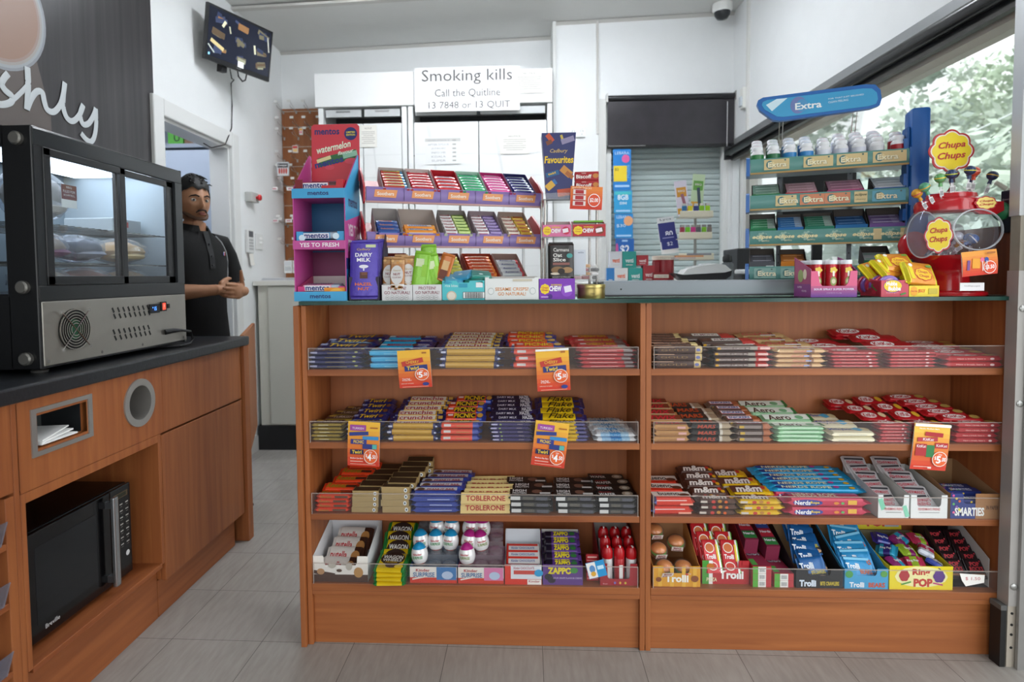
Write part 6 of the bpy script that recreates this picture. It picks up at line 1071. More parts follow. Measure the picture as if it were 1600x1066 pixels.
# ------------------------------------------------------------ sour spray, tape gum, jelly cartons
x0, x1 = .866, 1.004
t = thing('spray_carton', 'purple and pink carton of red sour spray tubes', 'carton', ((x0+x1)/2, .018, GT))
b = MB(); W_ = (x1-x0)/2; D_ = .11
b.ext([(0, 0), (D_, 0), (D_, .125), (0, .085)], -W_, -W_+.002, C('#a03a68', .4), 'x'); b.ext([(0, 0), (D_, 0), (D_, .125), (.05, .11), (0, .080)], W_-.002, W_, C('#8a3a74', .4), 'x'); b.box(-W_, W_, D_-.002, D_, 0, .11, C('#8c7a6a', .6)); b.box(-W_, W_, 0, D_, 0, .002, C('#7a3080', .4)); b.build('carton_body', t)
b = MB(); n = 6
for i in range(n):
    z0_, z1_ = .034*i/n, .034*(i+1)/n; b.box(-W_, W_, -.001, .001, z0_, z1_, C('#%02x%02x%02x' % (int(106+14*i), int(44+6*i), int(140-4*i)), .4))
for sgn in (-1, 1): b.ext([(sgn*W_, .034), (sgn*W_, .080), (sgn*(W_*.72), .080), (sgn*W_*.62, .044), (sgn*W_*.5, .034)], -.001, .001, C('#d0527c', .4))
b.txt('SOUR SPRAY SUPER POWER', 0, .024, .12, .006, '#ded4ec', -.0016, bold=.05); b.txt('CONTENTS 12 x 20g', 0, .012, .045, .004, '#c8a8d0', -.0016); b.build('front_panel', t)
b = MB(); b.T = TR(-W_-.0004, D_/2, 0) @ RZ(-math.pi/2); b.rect(0, .02, D_, .04, C('#7c3078', .4), 0); b.disc(-.01, .065, .018, .020, C('#8fa05a', .4), -.0004); b.disc(.018, .07, .012, .016, C('#d8c8b0', .4), -.0005); b.txt('SUPER', -.015, .03, .03, .006, '#e0c8dc', -.0006, bold=.04); b.txt('POWER', .015, .018, .03, .006, '#e0c8dc', -.0006, bold=.04); b.build('side_print', t)
for j in (2, 1, 0):
    for i in range(3):
        q = thing('spray_tube', 'red sour spray tube, %s row %s in the purple carton' % (('front', 'middle', 'rear')[j], ('left', 'middle', 'right')[i]), 'candy', (x0+.024+.045*i, .036+.034*j, GT+.0025), group='red spray tubes')
        b = MB(); b.lathe([(.015, 0), (.0155, .002), (.0155, .03), (.0155, .098)], FOIL('#b4222c', .25), n=16); b.disc(0, .046, .0095, .014, C('#7a8a3c', .4), -.0158, 12); b.disc(0, .046, .006, .008, C('#c8c0a0', .4), -.0160, 10); b.disc(0, .080, .010, .009, C('#d8b83c', .4), -.0158, 12, 5, .3); b.rect(0, .069, .006, .016, C('#e4dcd0', .4), -.0159); b.rect(0, .024, .010, .008, '#c8a0b0', -.0158); b.build('tube_body', q, smooth=True)
        b = MB(); b.lathe([(.0160, .098), (.0165, .1), (.0165, .108), (.015, .111)], C('#dfe2e8', .3), n=16); b.build('tube_cap', q, smooth=True)
cbox('gum_carton', 'red carton of round gum tape packs with yellow oval logo', 1.066, 1.146, .11, .050, C('#c23c50', .4), [('d', -.08, .15, .34, .4, '#2c3c94'), ('d', -.08, .15, .33, .36, '#f0c82c'), T_('Hubba', -.12, .4, '#f4f0f0', .26, v=.3, bold=.08), T_('Bubba', -.02, .46, '#f4f0f0', .26, v=0, bold=.08), T_('bubble gum', -.1, .44, '#e8a0b0', .1, v=-.26), ('r', .3, -.32, .2, .1, '#4a8a3c', .3)], .062, side_art=[('r', .0, 0, .9, .9, '#9c1c30'), ('d', -.1, -.2, .16, .2, '#8a1428'), ('r', .0, .1, .3, .08, '#3c8a3c', .5), ('r', .2, .0, .3, .08, '#3c8a3c', -.5), ('d', .2, -.22, .1, .14, '#b8203c')])
for i in range(6):
    b = MB(); b.T = RX(math.pi/2); b.lathe([(.030, 0), (.031, .002), (.031, .012), (.030, .014)], FOIL('#b8304c' if i % 2 else '#7a5aa8', .25), n=28); b.lathe([(.021, .0141), (.0205, .0146)], C('#e8b0b8', .3), n=24)
    o = b.build('gum_tape', loc=(1.103-.004*i, .034+.0155*i, GT+.034), smooth=True); o.rotation_euler = (0, 0, 0); lab(o, 'round gum tape pack, %s in the red carton' % POS6[i], 'gum', 'round gum tape packs')
cbox('jelly_carton', 'low yellow carton of orange jelly bags beside the lollipop globe', 1.148, 1.235, .14, .033, C('#ecd12c', .4), [('d', -.34, 0, .12, .42, '#f0a82c', 8), T_('Chupa Chups', -.34, .2, '#c02838', .16), T_('JELLY', -.08, .24, '#e8602c', .36, v=.0, bold=.06), ('r', .3, .0, .3, .5, '#c8b43c')], .036)
for i, (x, y, z, rx, ry, rz) in enumerate(((1.185, .030, .062, 1.0, .1, .1), (1.125, .075, .080, .8, -.1, .3), (1.20, .065, .066, .9, .15, -.1), (1.150, .080, .095, .75, .0, .0), (1.10, .10, .070, .9, -.2, .4), (1.175, .11, .088, .8, .1, .1))):
    pk = bar_mb(.10, .075, .022, [(0, .12, '#d8cc24'), (.12, .88, '#e09030'), (.88, 1, '#d8cc24')], [('r', -.3, 0, .12, .7, '#e2d024'), ('d', .05, -.1, .26, .30, '#c83c2c', 8), ('d', .05, -.1, .24, .27, '#f0c02c', 8), T_('Chupa', .05, .3, '#b8283c', .16, v=0), T_('Chups', .05, .3, '#b8283c', .16, v=-.2), ('d', -.28, .3, .06, .08, '#f0ece0'), ('d', .3, .3, .1, .06, '#6c9c3c')], fin=.05, rough=.2)
    o = pk.build('jelly_bag', smooth=True); o.location = (x, y, GT+z); o.rotation_euler = (rx, ry, rz); lab(o, 'yellow and orange jelly bag, %s' % ('front right in the yellow carton', 'upper left of the pile', 'behind the front right bag', 'topmost of the pile', 'leftmost of the pile', 'rearmost of the pile')[i], 'candy', 'yellow orange jelly bags')
# ------------------------------------------------------------ lollipop globe
gx, gy_ = 1.345, .118
t = thing('lollipop_globe', 'red and clear lollipop globe dispenser at the right counter end', 'dispenser', (gx, gy_, GT))
rp = C('#b81420', .18, coat=.5)
b = MB(); b.lathe([(.098, 0), (.100, .003), (.100, .010), (.094, .014), (.085, .016)], rp, n=48); b.build('base_plate', t, smooth=True)
b = MB(); b.lathe([(.055, .016), (.053, .06), (.062, .085), (.098, .108), (.112, .125), (.108, .125), (.09, .112), (.03, .09)], rp, n=40); b.build('red_bowl', t, smooth=True)
def sph(r, z0_, z1_, n=16, zc=.192): return [(math.sqrt(max(r*r-(z-zc)**2, 1e-5)), z) for z in [z0_+(z1_-z0_)*i/n for i in range(n+1)]]
b = MB(); pr = sph(.125, .112, .300)
v = []; f = []; N = 40
for r, z in pr:
    for i in range(N): a = 2*math.pi*i/N; v.append((r*math.cos(a), r*.9*math.sin(a), z))
for j in range(len(pr)-1):
    for i in range(N): f.append((j*N+i, j*N+(i+1) % N, (j+1)*N+(i+1) % N, (j+1)*N+i))
b.add(v, f, GLASS('#f4f6fa', .97, .6, .03, haze=.05)); b.build('clear_globe', t, smooth=True)
b = MB(); b.T = TR(.004, -.110, .20) @ RX(-.05); 
def ringy(b, r0, r1, m, y0_, y1_, sx=1, sz=1, N=36):
    v = []
    for (r, y) in ((r0, y0_), (r1, y0_), (r1, y1_), (r0, y1_)):
        for i in range(N): a = 2*math.pi*i/N; v.append((r*sx*math.cos(a), y, r*sz*math.sin(a)))
    f = []
    for j in range(4):
        for i in range(N): f.append((j*N+i, j*N+(i+1) % N, ((j+1) % 4)*N+(i+1) % N, ((j+1) % 4)*N+i))
    b.add(v, f, m)
ringy(b, .070, .0735, C('#dfe4ea', .15, a=.4), -.002, .004, 1.0, .85); b.build('opening_rim', t, smooth=True)
b = MB(); b.T = TR(-.114, -.045, .19) @ RZ(-1.0); ringy(b, .0, .075, GLASS('#e8ecf8', .96, .6, .03, haze=.10), 0, .001, .6, .95); ringy(b, .073, .077, C('#dfe4ea', .15, a=.4), -.001, .002, .6, .95); b.build('side_opening', t, smooth=True)
b = MB(); b.T = TR(-.100, .02, .16) @ RZ(-.9); b.ball((0, 0, 0), .045, .02, .045, rp, 20, 10); b.build('red_side_cup', t, smooth=True)
# crown lid
b = MB(); b.lathe([(.094, .258), (.100, .262), (.100, .288), (.095, .298), (.075, .304), (.070, .306), (.068, .318), (.060, .322), (.01, .324)], rp, n=40, sx=1, sy=.92); b.T = TR(.04, -.088, .27); b.ext([(-.05, .015), (.05, .015), (.052, -.012), (.03, -.024), (-.02, -.022), (-.05, -.002)], -.004, .010, rp); b.build('red_lid', t, smooth=True)
def flower(b, w_, h_, y, m1='#b8202c', m2='#f0d428', two=1):
    b.ext([(w_*(1+.13*abs(math.cos(i*math.pi*2/48*4))-.06)*math.cos(2*math.pi*i/48), h_*(1+.13*abs(math.cos(i*math.pi*2/48*4))-.06)*math.sin(2*math.pi*i/48)) for i in range(48)], y, y+.003, C(m1, .35))
    if two: b.disc(0, 0, w_*.92, h_*.92, C('#f0e4d8', .35), y-.0005, 48, 8, .13)
    b.disc(0, 0, w_*.86, h_*.86, C(m2, .35), y-.001, 48, 8, .13); b.txt('Chupa', .0, h_*.26, w_*1.25, h_*.40, '#b8202c', y-.002, bold=.05, shear=.3, rot=.08); b.txt('Chups', .0, -h_*.26, w_*1.30, h_*.42, '#b8202c', y-.002, bold=.05, shear=.3, rot=.08)
b = MB(); b.T = TR(-.004, 0, .455); flower(b, .066, .064, -.002); b.T = Matrix(); b.tube([(0, .003, .32), (.003, .003, .36), (0, .004, .40)], [.016, .008, .006], rp, 10); b.build('flower_sign', t, smooth=True)
b = MB(); b.T = TR(.034, -.098, .280) @ RX(-.1); flower(b, .032, .020, 0, two=0, m2='#f0d878'); b.build('flower_badge', t)
b = MB(); b.T = TR(-.098, -.092, .185) @ RZ(-.55); flower(b, .034, .052, 0); b.build('flower_badge', t)
b = MB(); b.T = TR(.075, .10, .19); b.disc(0, 0, .045, .05, C('#b8a8b0', .4, a=.55), 0, 48, 8, .15); b.build('back_print', t)
def lolly_pop(x, y, z, rx, ry, c, c2, lbl, par=None, g='lollipops on the globe lid'):
    o = thing('lollipop', lbl, 'lollipop', (gx+x, gy_+y, GT+z), rot=(rx, ry, 0), group=g)
    b = MB(); b.lathe([(.0022, 0), (.0022, .048)], C('#eceef0', .4), n=8); b.build('stick', o)
    b = MB(); b.ball((0, 0, .060), .0155, .0155, .0145, FOIL(c, .2), 16, 10); b.lathe([(.0158, .0585), (.0162, .060), (.0158, .0615)], FOIL(c2, .3), n=16); b.lathe([(.003, .038), (.006, .034), (.0045, .045), (.010, .049)], FOIL(c, .3), n=10); b.build('wrapped_head', o, smooth=True)
    b = MB(); b.box(-.006, .006, -.0035, -.003, .004, .024, '#ececee')
    for i in range(5): b.rect(-.004+.002*i, .014, .001, .014, '#4a4a4c', -.0037)
    b.build('paper_tag', o)
for i, (x, y, z, rx, ry, c, c2) in enumerate(((-.085, -.045, .285, .1, -.55, '#5aa07c', '#e0a82c'), (-.095, -.03, .27, .1, -.6, '#d89a2c', '#c03a4a'), (-.058, -.04, .305, .1, -.15, '#6caa6c', '#e8c83c'), (-.035, -.05, .315, .15, -.12, '#2f3f64', '#c8c83c'), (-.01, -.02, .320, 0, .02, '#4a3440', '#c83c4c'), (.012, -.05, .325, .15, .02, '#2c3c60', '#d8d04c'), (.040, -.03, .325, .05, .1, '#d8583c', '#f0b0a0'), (.052, .0, .322, 0, .18, '#34446c', '#c8b83c'), (.072, -.04, .312, .1, .30, '#2f3a58', '#d0a83c'))):
    lolly_pop(x, y, z, rx, ry, c, c2, '%s wrapped lollipop standing in the globe lid, %s from the left' % (('green', 'orange', 'light green', 'dark blue', 'brown', 'navy', 'red', 'steel blue', 'midnight blue')[i], ('second', 'first', 'third', 'fourth', 'fifth', 'sixth', 'seventh', 'eighth', 'ninth')[i]))
rnd = random.Random(4)
for i in range(16):
    a = rnd.uniform(0, 6.28); r = rnd.uniform(.0, .065)
    lolly_pop(r*math.cos(a), r*.8*math.sin(a), .118+rnd.uniform(0, .02), rnd.uniform(-.9, .9), rnd.uniform(-.9, .9), ('#c83c4c', '#e0a040', '#d8d8e0', '#3a5c9c')[i % 4], '#e8e4e4', 'loose white sticked lollipop lying inside the clear globe', g='lollipops inside the globe')
ticket('price_ticket', 'tilted orange price card with lollipop picture on the globe', (1503, 392), (1557, 430), -.1, [('d', .26, -.2, .18, .26, '#ffffff'), ('d', .26, -.2, .165, .235, '#e0502c'), T_('$3.50', .26, .26, '#ffffff', .18, v=-.2, bold=.04), ('r', -.12, 0, .22, .4, '#e8a02c', -.1), ('r', -.34, -.05, .08, .4, '#7a4a8c', -.1), ('d', .05, .12, .06, .1, '#e86a8c'), ('d', .17, .12, .06, .1, '#2c4c9c'), ('r', .05, -.12, .02, .4, '#f4f0f0'), ('r', .17, -.12, .02, .4, '#f4f0f0'), ('r', .3, .38, .24, .07, '#b06a2c')], Y=-.025, top='#e89a3c')
b = MB(); b.box(-.035, .035, 0, .002, 0, .024, C('#eceaec', .5)); b.txt('lollipops', 0, .014, .045, .006, '#a8a4a8', -.0006); lab(b.build('price_label', loc=(1.33, -.001, GT+.0165)), 'small white shelf label under the lollipop price card', 'label')
# ------------------------------------------------------------ display fridge on the left counter
FZ = .929
t = thing('display_fridge', 'black countertop display fridge with sandwiches and steel base', 'fridge', (-1.33, .065, FZ))
L_, R_ = -.35, .355; fb = C('#131416', .28); D_ = .47; st2 = C('#a9a59d', .32, .85, noise=.15)
b = MB(); b.box(-D_, 0, L_, R_, .655, .676, fb, .004); b.box(-D_, -.01, L_, R_, .015, .03, fb); b.box(-D_, -.02, L_, R_, .20, .222, fb)
b.box(-.085, 0, L_-.004, L_+.012, .015, .676, fb, .003); b.box(-D_, -D_+.05, L_-.004, L_+.012, .015, .676, fb, .003); b.box(-D_+.04, -.08, L_-.004, L_+.008, .015, .215, fb); b.box(-D_+.04, -.08, L_-.004, L_+.008, .62, .676, fb)
b.box(-D_, 0, R_-.012, R_, .015, .676, fb); b.box(-.022, -.018, L_+.012, R_-.012, .03, .2, C('#1c1c1e', .5)); b.build('cabinet', t)
b = MB(); X0 = .001
b.box(-.012, X0, L_, R_, .20, .245, C('#191b1d', .25), .003); b.box(-.012, X0, L_, R_, .625, .672, C('#232628', .2), .003); b.box(-.012, X0, L_, L_+.035, .245, .625, fb); b.box(-.012, X0, R_-.045, R_, .245, .625, C('#2c2f31', .3))
b.build('door_surround', t)
for (a, c, dx, nm2) in ((L_+.03, .02, .004, 0), (-.012, R_-.045, -.008, 1)):
    d = MB(); w_ = .026; z0_, z1_ = .245, .625
    d.box(-.012+dx, dx, a, a+w_, z0_, z1_, fb, .002); d.box(-.012+dx, dx, c-w_*(1 if nm2 == 0 else 1.6), c, z0_, z1_, fb, .002); d.box(-.012+dx, dx, a, c, z0_, z0_+w_, fb, .002); d.box(-.012+dx, dx, a, c, z1_-.022, z1_, fb, .002)
    fo = d.build('sliding_door', t); p_ = MB(); p_.poly([(-.005+dx, a+w_, z0_+w_), (-.005+dx, c-w_, z0_+w_), (-.005+dx, c-w_, z1_-.022), (-.005+dx, a+w_, z1_-.022)], GLASS('#e8f2f6', .97, .6, .01, haze=.05)); p_.build('glass_pane', fo)
b = MB(); b.rect(0, 0, .3, .40, GLASS('#c8d0d4', .9, .8, .02)); o = b.build('side_glass', t, (-.235, L_+.002, .42))
b = MB(); b.box(-.016, .002, L_+.006, R_-.002, .022, .20, st2, .002)
b.T = TR(.0026, 0, 0) @ FRX
for r_ in range(4):
    zc = (.165, .145, .095, .075)[r_]
    for i in range(8): b.rect(-.062+.0255*i+(.006 if r_ % 2 else 0), zc-.004+.0008*i*0, .0075, .018, '#1a1a1a', 0, .5)
for y in (-.33, -.12, .08, .33): b.disc(y, .034, .005, .005, '#6a6864', -.0003, 10)
b.build('steel_panel', t)
b = MB(); b.T = TR(.003, -.232, .115) @ FRX; b.disc(0, 0, .060, .060, '#141616', 0, 32); b.disc(0, 0, .03, .03, C('#2c5a40', .5), -.0004, 24)
for r_ in (.018, .026, .034, .042, .050, .058): ringy(b, r_-.0012, r_+.0012, chm, -.006, -.003, N=32)
for a in (math.pi/4, -math.pi/4): b.tube([(-.074*math.cos(a), -.007, -.074*math.sin(a)), (.074*math.cos(a), -.007, .074*math.sin(a))], .0016, chm, 6)
for a in range(4): q_ = math.pi/4+a*math.pi/2; b.disc(.076*math.cos(q_), .076*math.sin(q_), .006, .006, '#8f8d88', -.008, 12)
b.build('fan_grille', t)
b = MB(); b.T = TR(.003, .15, .155) @ FRX; b.box(-.028, .028, -.004, 0, -.016, .016, '#0c0d10'); b.rect(-.002, 0, .036, .022, '#0d1430', -.0044); b.txt('15', .002, 0, .012, .013, C('#4a90ff', .4, 0, 3), -.0048); b.disc(-.013, .004, .002, .002, C('#4a90ff', .4, 0, 3), -.0048); b.build('thermostat', t)
b = MB(); b.T = TR(.003, .203, .160) @ FRX; b.box(-.016, .016, -.005, 0, -.017, .017, '#16110f'); b.rect(0, 0, .018, .024, C('#e8402c', .4, 0, 1.6), -.0055); b.rect(0, .002, .004, .010, '#f8c8b8', -.006); b.box(.026, .038, -.004, 0, -.008, .008, '#16110f'); b.build('power_switch', t)
b = MB(); b.tube([(.004, .21, .065), (.02, .235, .068), (.022, .28, .066), (.022, .345, .055), (.02, .365, .025), (.02, .345, .008), (.018, .28, .006), (-.1, .2, .006)], [.010, .009, .005, .005, .005, .005, .005, .005], '#101012', 8); b.build('power_cord', t, smooth=True)
for z in (.03, .225, .625):
    b = MB(); b.T = TR(-.038, L_-.004, z+.015) @ RX(math.pi/2); b.lathe([(.018, 0), (.018, .010), (.014, .014)], C('#8a8883', .35, .8), n=20); b.build('round_knob', t, smooth=True)
for (x, y) in ((-.05, L_+.05), (-.05, R_-.05), (-.42, L_+.05), (-.42, R_-.05)):
    b = MB(); b.lathe([(.02, 0), (.022, .006), (.014, .010), (.012, .018)], C('#8a8883', .35, .8), (x, y, 0), 16); b.build('foot', t, smooth=True)
b = MB(); b.box(-D_+.002, -D_+.012, L_+.012, R_-.012, .222, .655, C('#7c8890', .3)); b.box(-D_+.012, -.03, R_-.016, R_-.012, .222, .655, C('#a8b2b8', .4)); b.box(-.40, -.05, L_+.03, R_-.03, .650, .655, C('#eaf2ff', .5, 0, 4)); b.box(-.06, -.05, L_+.018, L_+.024, .25, .64, C('#eaf2ff', .5, 0, 5)); b.build('lit_interior', t)
for z in (.31+.0, .42):
    b = MB()
    for i in range(24): b.box(-.43, -.04, L_+.02+.0285*i, L_+.022+.0285*i, z, z+.002, chm)
    for x in (-.43, -.24, -.042): b.box(x, x+.003, L_+.015, R_-.02, z-.003, z, chm)
    b.build('wire_shelf', t)
film = GLASS('#f4f8ff', .97, .9, .12, haze=.14)
def sand(y, z, sx, c1, c2, lbl, x=-.13, tag=0, sz=.045):
    o = thing('sandwich', lbl, 'sandwich', (-1.33+x, .115+y, FZ+z), random.uniform(-.2, .2), group='wrapped sandwiches in the fridge')
    b = MB(); b.ball((0, 0, sz*.95), .07, sx, sz*.8, C(c1, .7, noise=.5), 16, 8, .05); b.ball((.02, .0, sz*.6), .06, sx*.9, sz*.35, C(c2, .6, noise=.6), 14, 6, .1); b.build('filled_roll', o, smooth=True)
    b = MB(); b.ball((0, 0, sz), .08, sx*1.12, sz, film, 14, 8, .07); b.build('clear_wrap', o)
    if tag: b = MB(); b.T = TR(.082, .035, sz*1.0) @ FRX; b.box(-.03, .03, -.001, 0, -.034, .034, '#ebe6e2'); b.rect(0, .012, .06, .044, '#7a3a32', -.0014); b.txt('BBQ', 0, .026, .022, .007, '#f0e8e4', -.0018); b.txt('PULLED PORK', 0, .014, .048, .008, '#f0e8e4', -.0018); b.txt('& SLAW ROLL', 0, .003, .044, .006, '#f0e8e4', -.0018); b.build('label', o)
sand(-.25, .425, .085, '#cfc4b8', '#e0d8d0', 'tall wrapped roll with brown label on the top fridge shelf', tag=1, sz=.085)
sand(-.24, .315, .065, '#b89a84', '#8a4a6c', 'wrapped roll with purple slaw, left on the middle fridge shelf')
sand(-.085, .315, .075, '#6c6c78', '#a8a8b4', 'silvery wrapped pack, centre of the middle fridge shelf')
sand(.12, .315, .09, '#d8a868', '#e8c890', 'orange brown wrapped roll, right on the middle fridge shelf')
sand(-.24, .224, .075, '#9c7448', '#b89468', 'brown bread roll, left on the fridge floor', sz=.038)
sand(-.07, .224, .085, '#a85a44', '#d8a050', 'wrapped roll with red filling, centre of the fridge floor', sz=.038)
sand(.14, .224, .075, '#b88a50', '#d8c4a0', 'pale brown roll, right on the fridge floor', sz=.038)
b = MB(); b.box(-.09, .09, -.08, .08, 0, .055, C('#aab2b6', .5), .003); b.T = TR(.0905, 0, .035) @ FRX; b.rect(-.03, .0, .07, .02, '#b8504c', -.0003); lab(b.build('food_box', loc=(-1.56, .30, FZ+.425)), 'white food box with red band on the top fridge shelf', 'box')
# ------------------------------------------------------------ wall panel with white script
t = thing('wall_poster', 'dark woodgrain wall panel with coffee cup and white handwritten script', 'poster', (XL, 0, 0))
pm, nt, pb_ = _new('dark_print'); q = nt.nodes.new('ShaderNodeTexCoord'); mp = nt.nodes.new('ShaderNodeMapping'); mp.inputs['Scale'].default_value = (30, 30, .7); n_ = nt.nodes.new('ShaderNodeTexNoise'); n_.inputs['Scale'].default_value = 1.3; n_.inputs['Detail'].default_value = 5; c_ = nt.nodes.new('ShaderNodeValToRGB'); c_.color_ramp.elements[0].color = lin('#232125'); c_.color_ramp.elements[1].color = lin('#3d3a3c'); c_.color_ramp.elements[0].position = .3; c_.color_ramp.elements[1].position = .75
nt.links.new(q.outputs['Object'], mp.inputs[0]); nt.links.new(mp.outputs[0], n_.inputs['Vector']); nt.links.new(n_.outputs['Fac'], c_.inputs[0]); nt.links.new(c_.outputs[0], pb_.inputs['Base Color']); pb_.inputs['Roughness'].default_value = .33
b = MB(); b.box(.0005, .006, -1.6, 1.093, .93, 2.86, pm); b.build('printed_panel', t)
b = MB(); b.T = TR(.0063, .19, 2.16) @ FRX
b.poly([(-.2, 0, -.05), (.17, 0, -.12), (.235, 0, -.33), (.235, 0, -.60), (-.2, 0, -.60)], C('#5d5450', .4))
for i, c in enumerate(('#8e9399', '#a3a8ae', '#a6a09c', '#a08a80', '#9c7c6c')): b.disc(0, 0, .228-.010*i, .228-.010*i, C(c, .4), -.0003*(i+1), 48)
b.build('cup_picture', t)
def stroke(pts, r=.0125):
    P = [Vector((atX(x*.2815, y*.2815, XL+.009))) for x, y in pts]; out = []
    for i in range(len(P)-1):
        p0, p1, p2, p3 = P[max(i-1, 0)], P[i], P[i+1], P[min(i+2, len(P)-1)]
        for k in range(6):
            s = k/6; out.append(.5*((2*p1)+(-p0+p2)*s+(2*p0-5*p1+4*p2-p3)*s*s+(-p0+3*p1-3*p2+p3)*s**3))
    out.append(P[-1]); b = MB(); b.tube([p-Vector((XL, 0, 0)) for p in out], r, C('#c9cfd2', .5), 10, sc=(.12, 1, 1)); b.build('script_letter', t, smooth=True)
stroke([(45, 408), (22, 435), (10, 465), (28, 500), (66, 535), (62, 565), (20, 580), (-30, 575)]); stroke([(-30, 575), (20, 582), (70, 555), (115, 515), (150, 478)], .0095)
stroke([(152, 372), (156, 450), (154, 530), (150, 610)], .0135); stroke([(152, 600), (175, 545), (205, 508), (235, 515), (245, 560), (262, 608), (300, 620), (335, 580), (352, 520), (360, 458)], .0125)
stroke([(360, 458), (352, 530), (352, 600), (372, 655), (405, 672), (440, 640), (462, 585)], .0125); stroke([(462, 582), (445, 635), (460, 688), (492, 685), (520, 640), (532, 602)], .0125); stroke([(532, 602), (534, 680), (526, 750), (508, 785), (480, 775), (450, 740)], .012)
# ------------------------------------------------------------ monitor on the wall
P1 = atY(325, 2, 1.46); P2 = atY(427, 52, 1.89); tw = (P2-P1).length; ta = math.atan2(P2.y-P1.y, P2.x-P1.x)
MT = TR(*P1) @ RZ(ta) @ RX(.15)
t = thing('wall_monitor', 'black wall monitor showing dark camera views', 'monitor'); t.matrix_world = MT
th_ = .305
b = MB(); b.box(0, tw, 0, .022, -th_, 0, C('#0f1012', .3), .003); b.box(.12, tw-.12, .022, .05, -.24, -.05, '#151517'); b.txt('PHILIPS', tw*.5, -th_+.011, .03, .006, '#b8b8ba', -.0006); b.build('monitor_case', t)
b = MB(); b.rect(tw/2, -th_/2+.006, tw-.026, th_-.040, C('#161b2c', .15, 0, .25), -.0008)
rnd = random.Random(3); cw, ch = (tw-.026)/3, (th_-.040)/3
for r_ in range(3):
    for c in range(3):
        u = .013+cw*(c+.5); v_ = -.016-ch*(r_+.5)
        for k in range(4):
            col = rnd.choice(('#5a4a38', '#38415c', '#6a6450', '#8a6440', '#2c3550', '#8f9078')); w1_ = rnd.uniform(.2, .6)*cw; h1_ = rnd.uniform(.15, .4)*ch; a_ = rnd.uniform(-.4, .4)
            b.rect(u+rnd.uniform(-.12, .12)*cw, v_+rnd.uniform(-.15, .15)*ch, w1_, h1_, C(col, .2, 0, .35), -.0011-.0003*k-.0001*c, a_)
for i, (u, v_, w1_, h1_, c, a_) in enumerate(((.24, .27, .035, .09, '#c8c8a8', -.5), (.33, .33, .02, .09, '#a8a890', .3), (.72, .5, .03, .12, '#b8b8a0', .2), (.93, .3, .02, .2, '#a8a89c', .2), (.16, .68, .2, .05, '#c0b080', -.35), (.52, .88, .09, .08, '#d8dcdc', 0), (.08, .78, .12, .02, '#a8b0a8', -.7))): b.rect(u*tw, -v_*th_, w1_*tw, h1_*th_*1.4, C(c, .2, 0, .5), -.0028, a_)
b.rect(.025, -.27, .012, .014, C('#8ac4e0', .2, 0, .8), -.003); b.build('screen', t)
b = MB(); b.box(tw*.33, tw*.45, .05, .16, -.19, -.13, '#1c1c1e'); b.box(tw*.30, tw*.38, -.0+.03, .07, -th_-.03, -th_+.08, '#131315'); b.build('wall_bracket', t)
c0 = MT @ Vector((tw*.42, .03, -th_)); e1 = atX(361, 130, XL+.006); e2 = atX(362, 200, XL+.006); e3 = atX(352, 226, XL+.045)
b = MB(); b.tube([c0, c0+Vector((.0, .02, -.05)), e1+Vector((.02, 0, .02)), e1, (e1+e2)/2+Vector((.0, .01, 0)), e2, e3, atX(330, 231, XL+.03), atX(318, 224, XL+.01)], .0035, '#141416', 6); lab(b.build('monitor_cable', smooth=True), 'black cable hanging from the wall monitor to the door frame', 'cable')
b = MB(); c1 = MT @ Vector((tw*.56, .03, -th_)); b.tube([c1+Vector((.0, -.02, .01)), c1+Vector((.01, -.03, -.035)), c1+Vector((.02, .0, -.055)), c1+Vector((.02, .04, -.035)), c1+Vector((.02, .06, .01))], .0045, '#141416', 6); lab(b.build('monitor_cable', smooth=True), 'short black cable loop under the wall monitor', 'cable')
# ------------------------------------------------------------ white wall devices near the doorway
t = thing('emergency_button', 'grey box with red stop button on the white wall', 'button', (XL, 2.125, 1.735))
b = MB(); b.box(0, .05, -.055, .055, -.032, .032, C('#b9bab6', .4), .004); b.build('button_box', t)
b = MB(); b.T = TR(.05, .012, 0) @ RY(math.pi/2); b.lathe([(.010, 0), (.010, .012), (.020, .016), (.021, .026), (.016, .032), (.004, .034)], C('#c41c22', .3), n=20); b.build('red_button', t, smooth=True)
t = thing('alarm_keypad', 'white alarm keypad with grey screen and paper tag on the wall', 'keypad', (XL, 2.10, 1.435))
b = MB(); b.box(0, .022, -.045, .045, -.075, .08, C('#dcdddb', .4), .004); b.T = TR(.0225, 0, 0) @ FRX; b.rect(0, .052, .066, .040, '#5a5c60')
for i in range(4):
    for j in range(3): b.rect(-.022+.022*j, .012-.02*i, .014, .011, '#9c9ea0', -.0003)
b.build('keypad_case', t)
b = MB(); b.T = TR(.014, .01, -.078) @ RY(-.12) @ FRX; b.box(-.028, .03, -.001, 0, -.08, 0, '#e6e4dc'); b.build('paper_tag', t)
t = thing('light_switch', 'white double light switch plate beside the alarm keypad', 'switch', (XL, 2.235, 1.445))
b = MB(); b.box(0, .012, -.03, .075, -.055, .055, C('#e4e5e3', .4), .003); b.build('switch_plate', t)
for dy, dz in ((.025, .025), (.05, .025), (.025, -.005), (.05, -.005)):
    b = MB(); b.box(.012, .016, dy-.007, dy+.007, dz-.008, dz+.008, C('#f2f2f0', .4), .001); b.build('rocker', t)
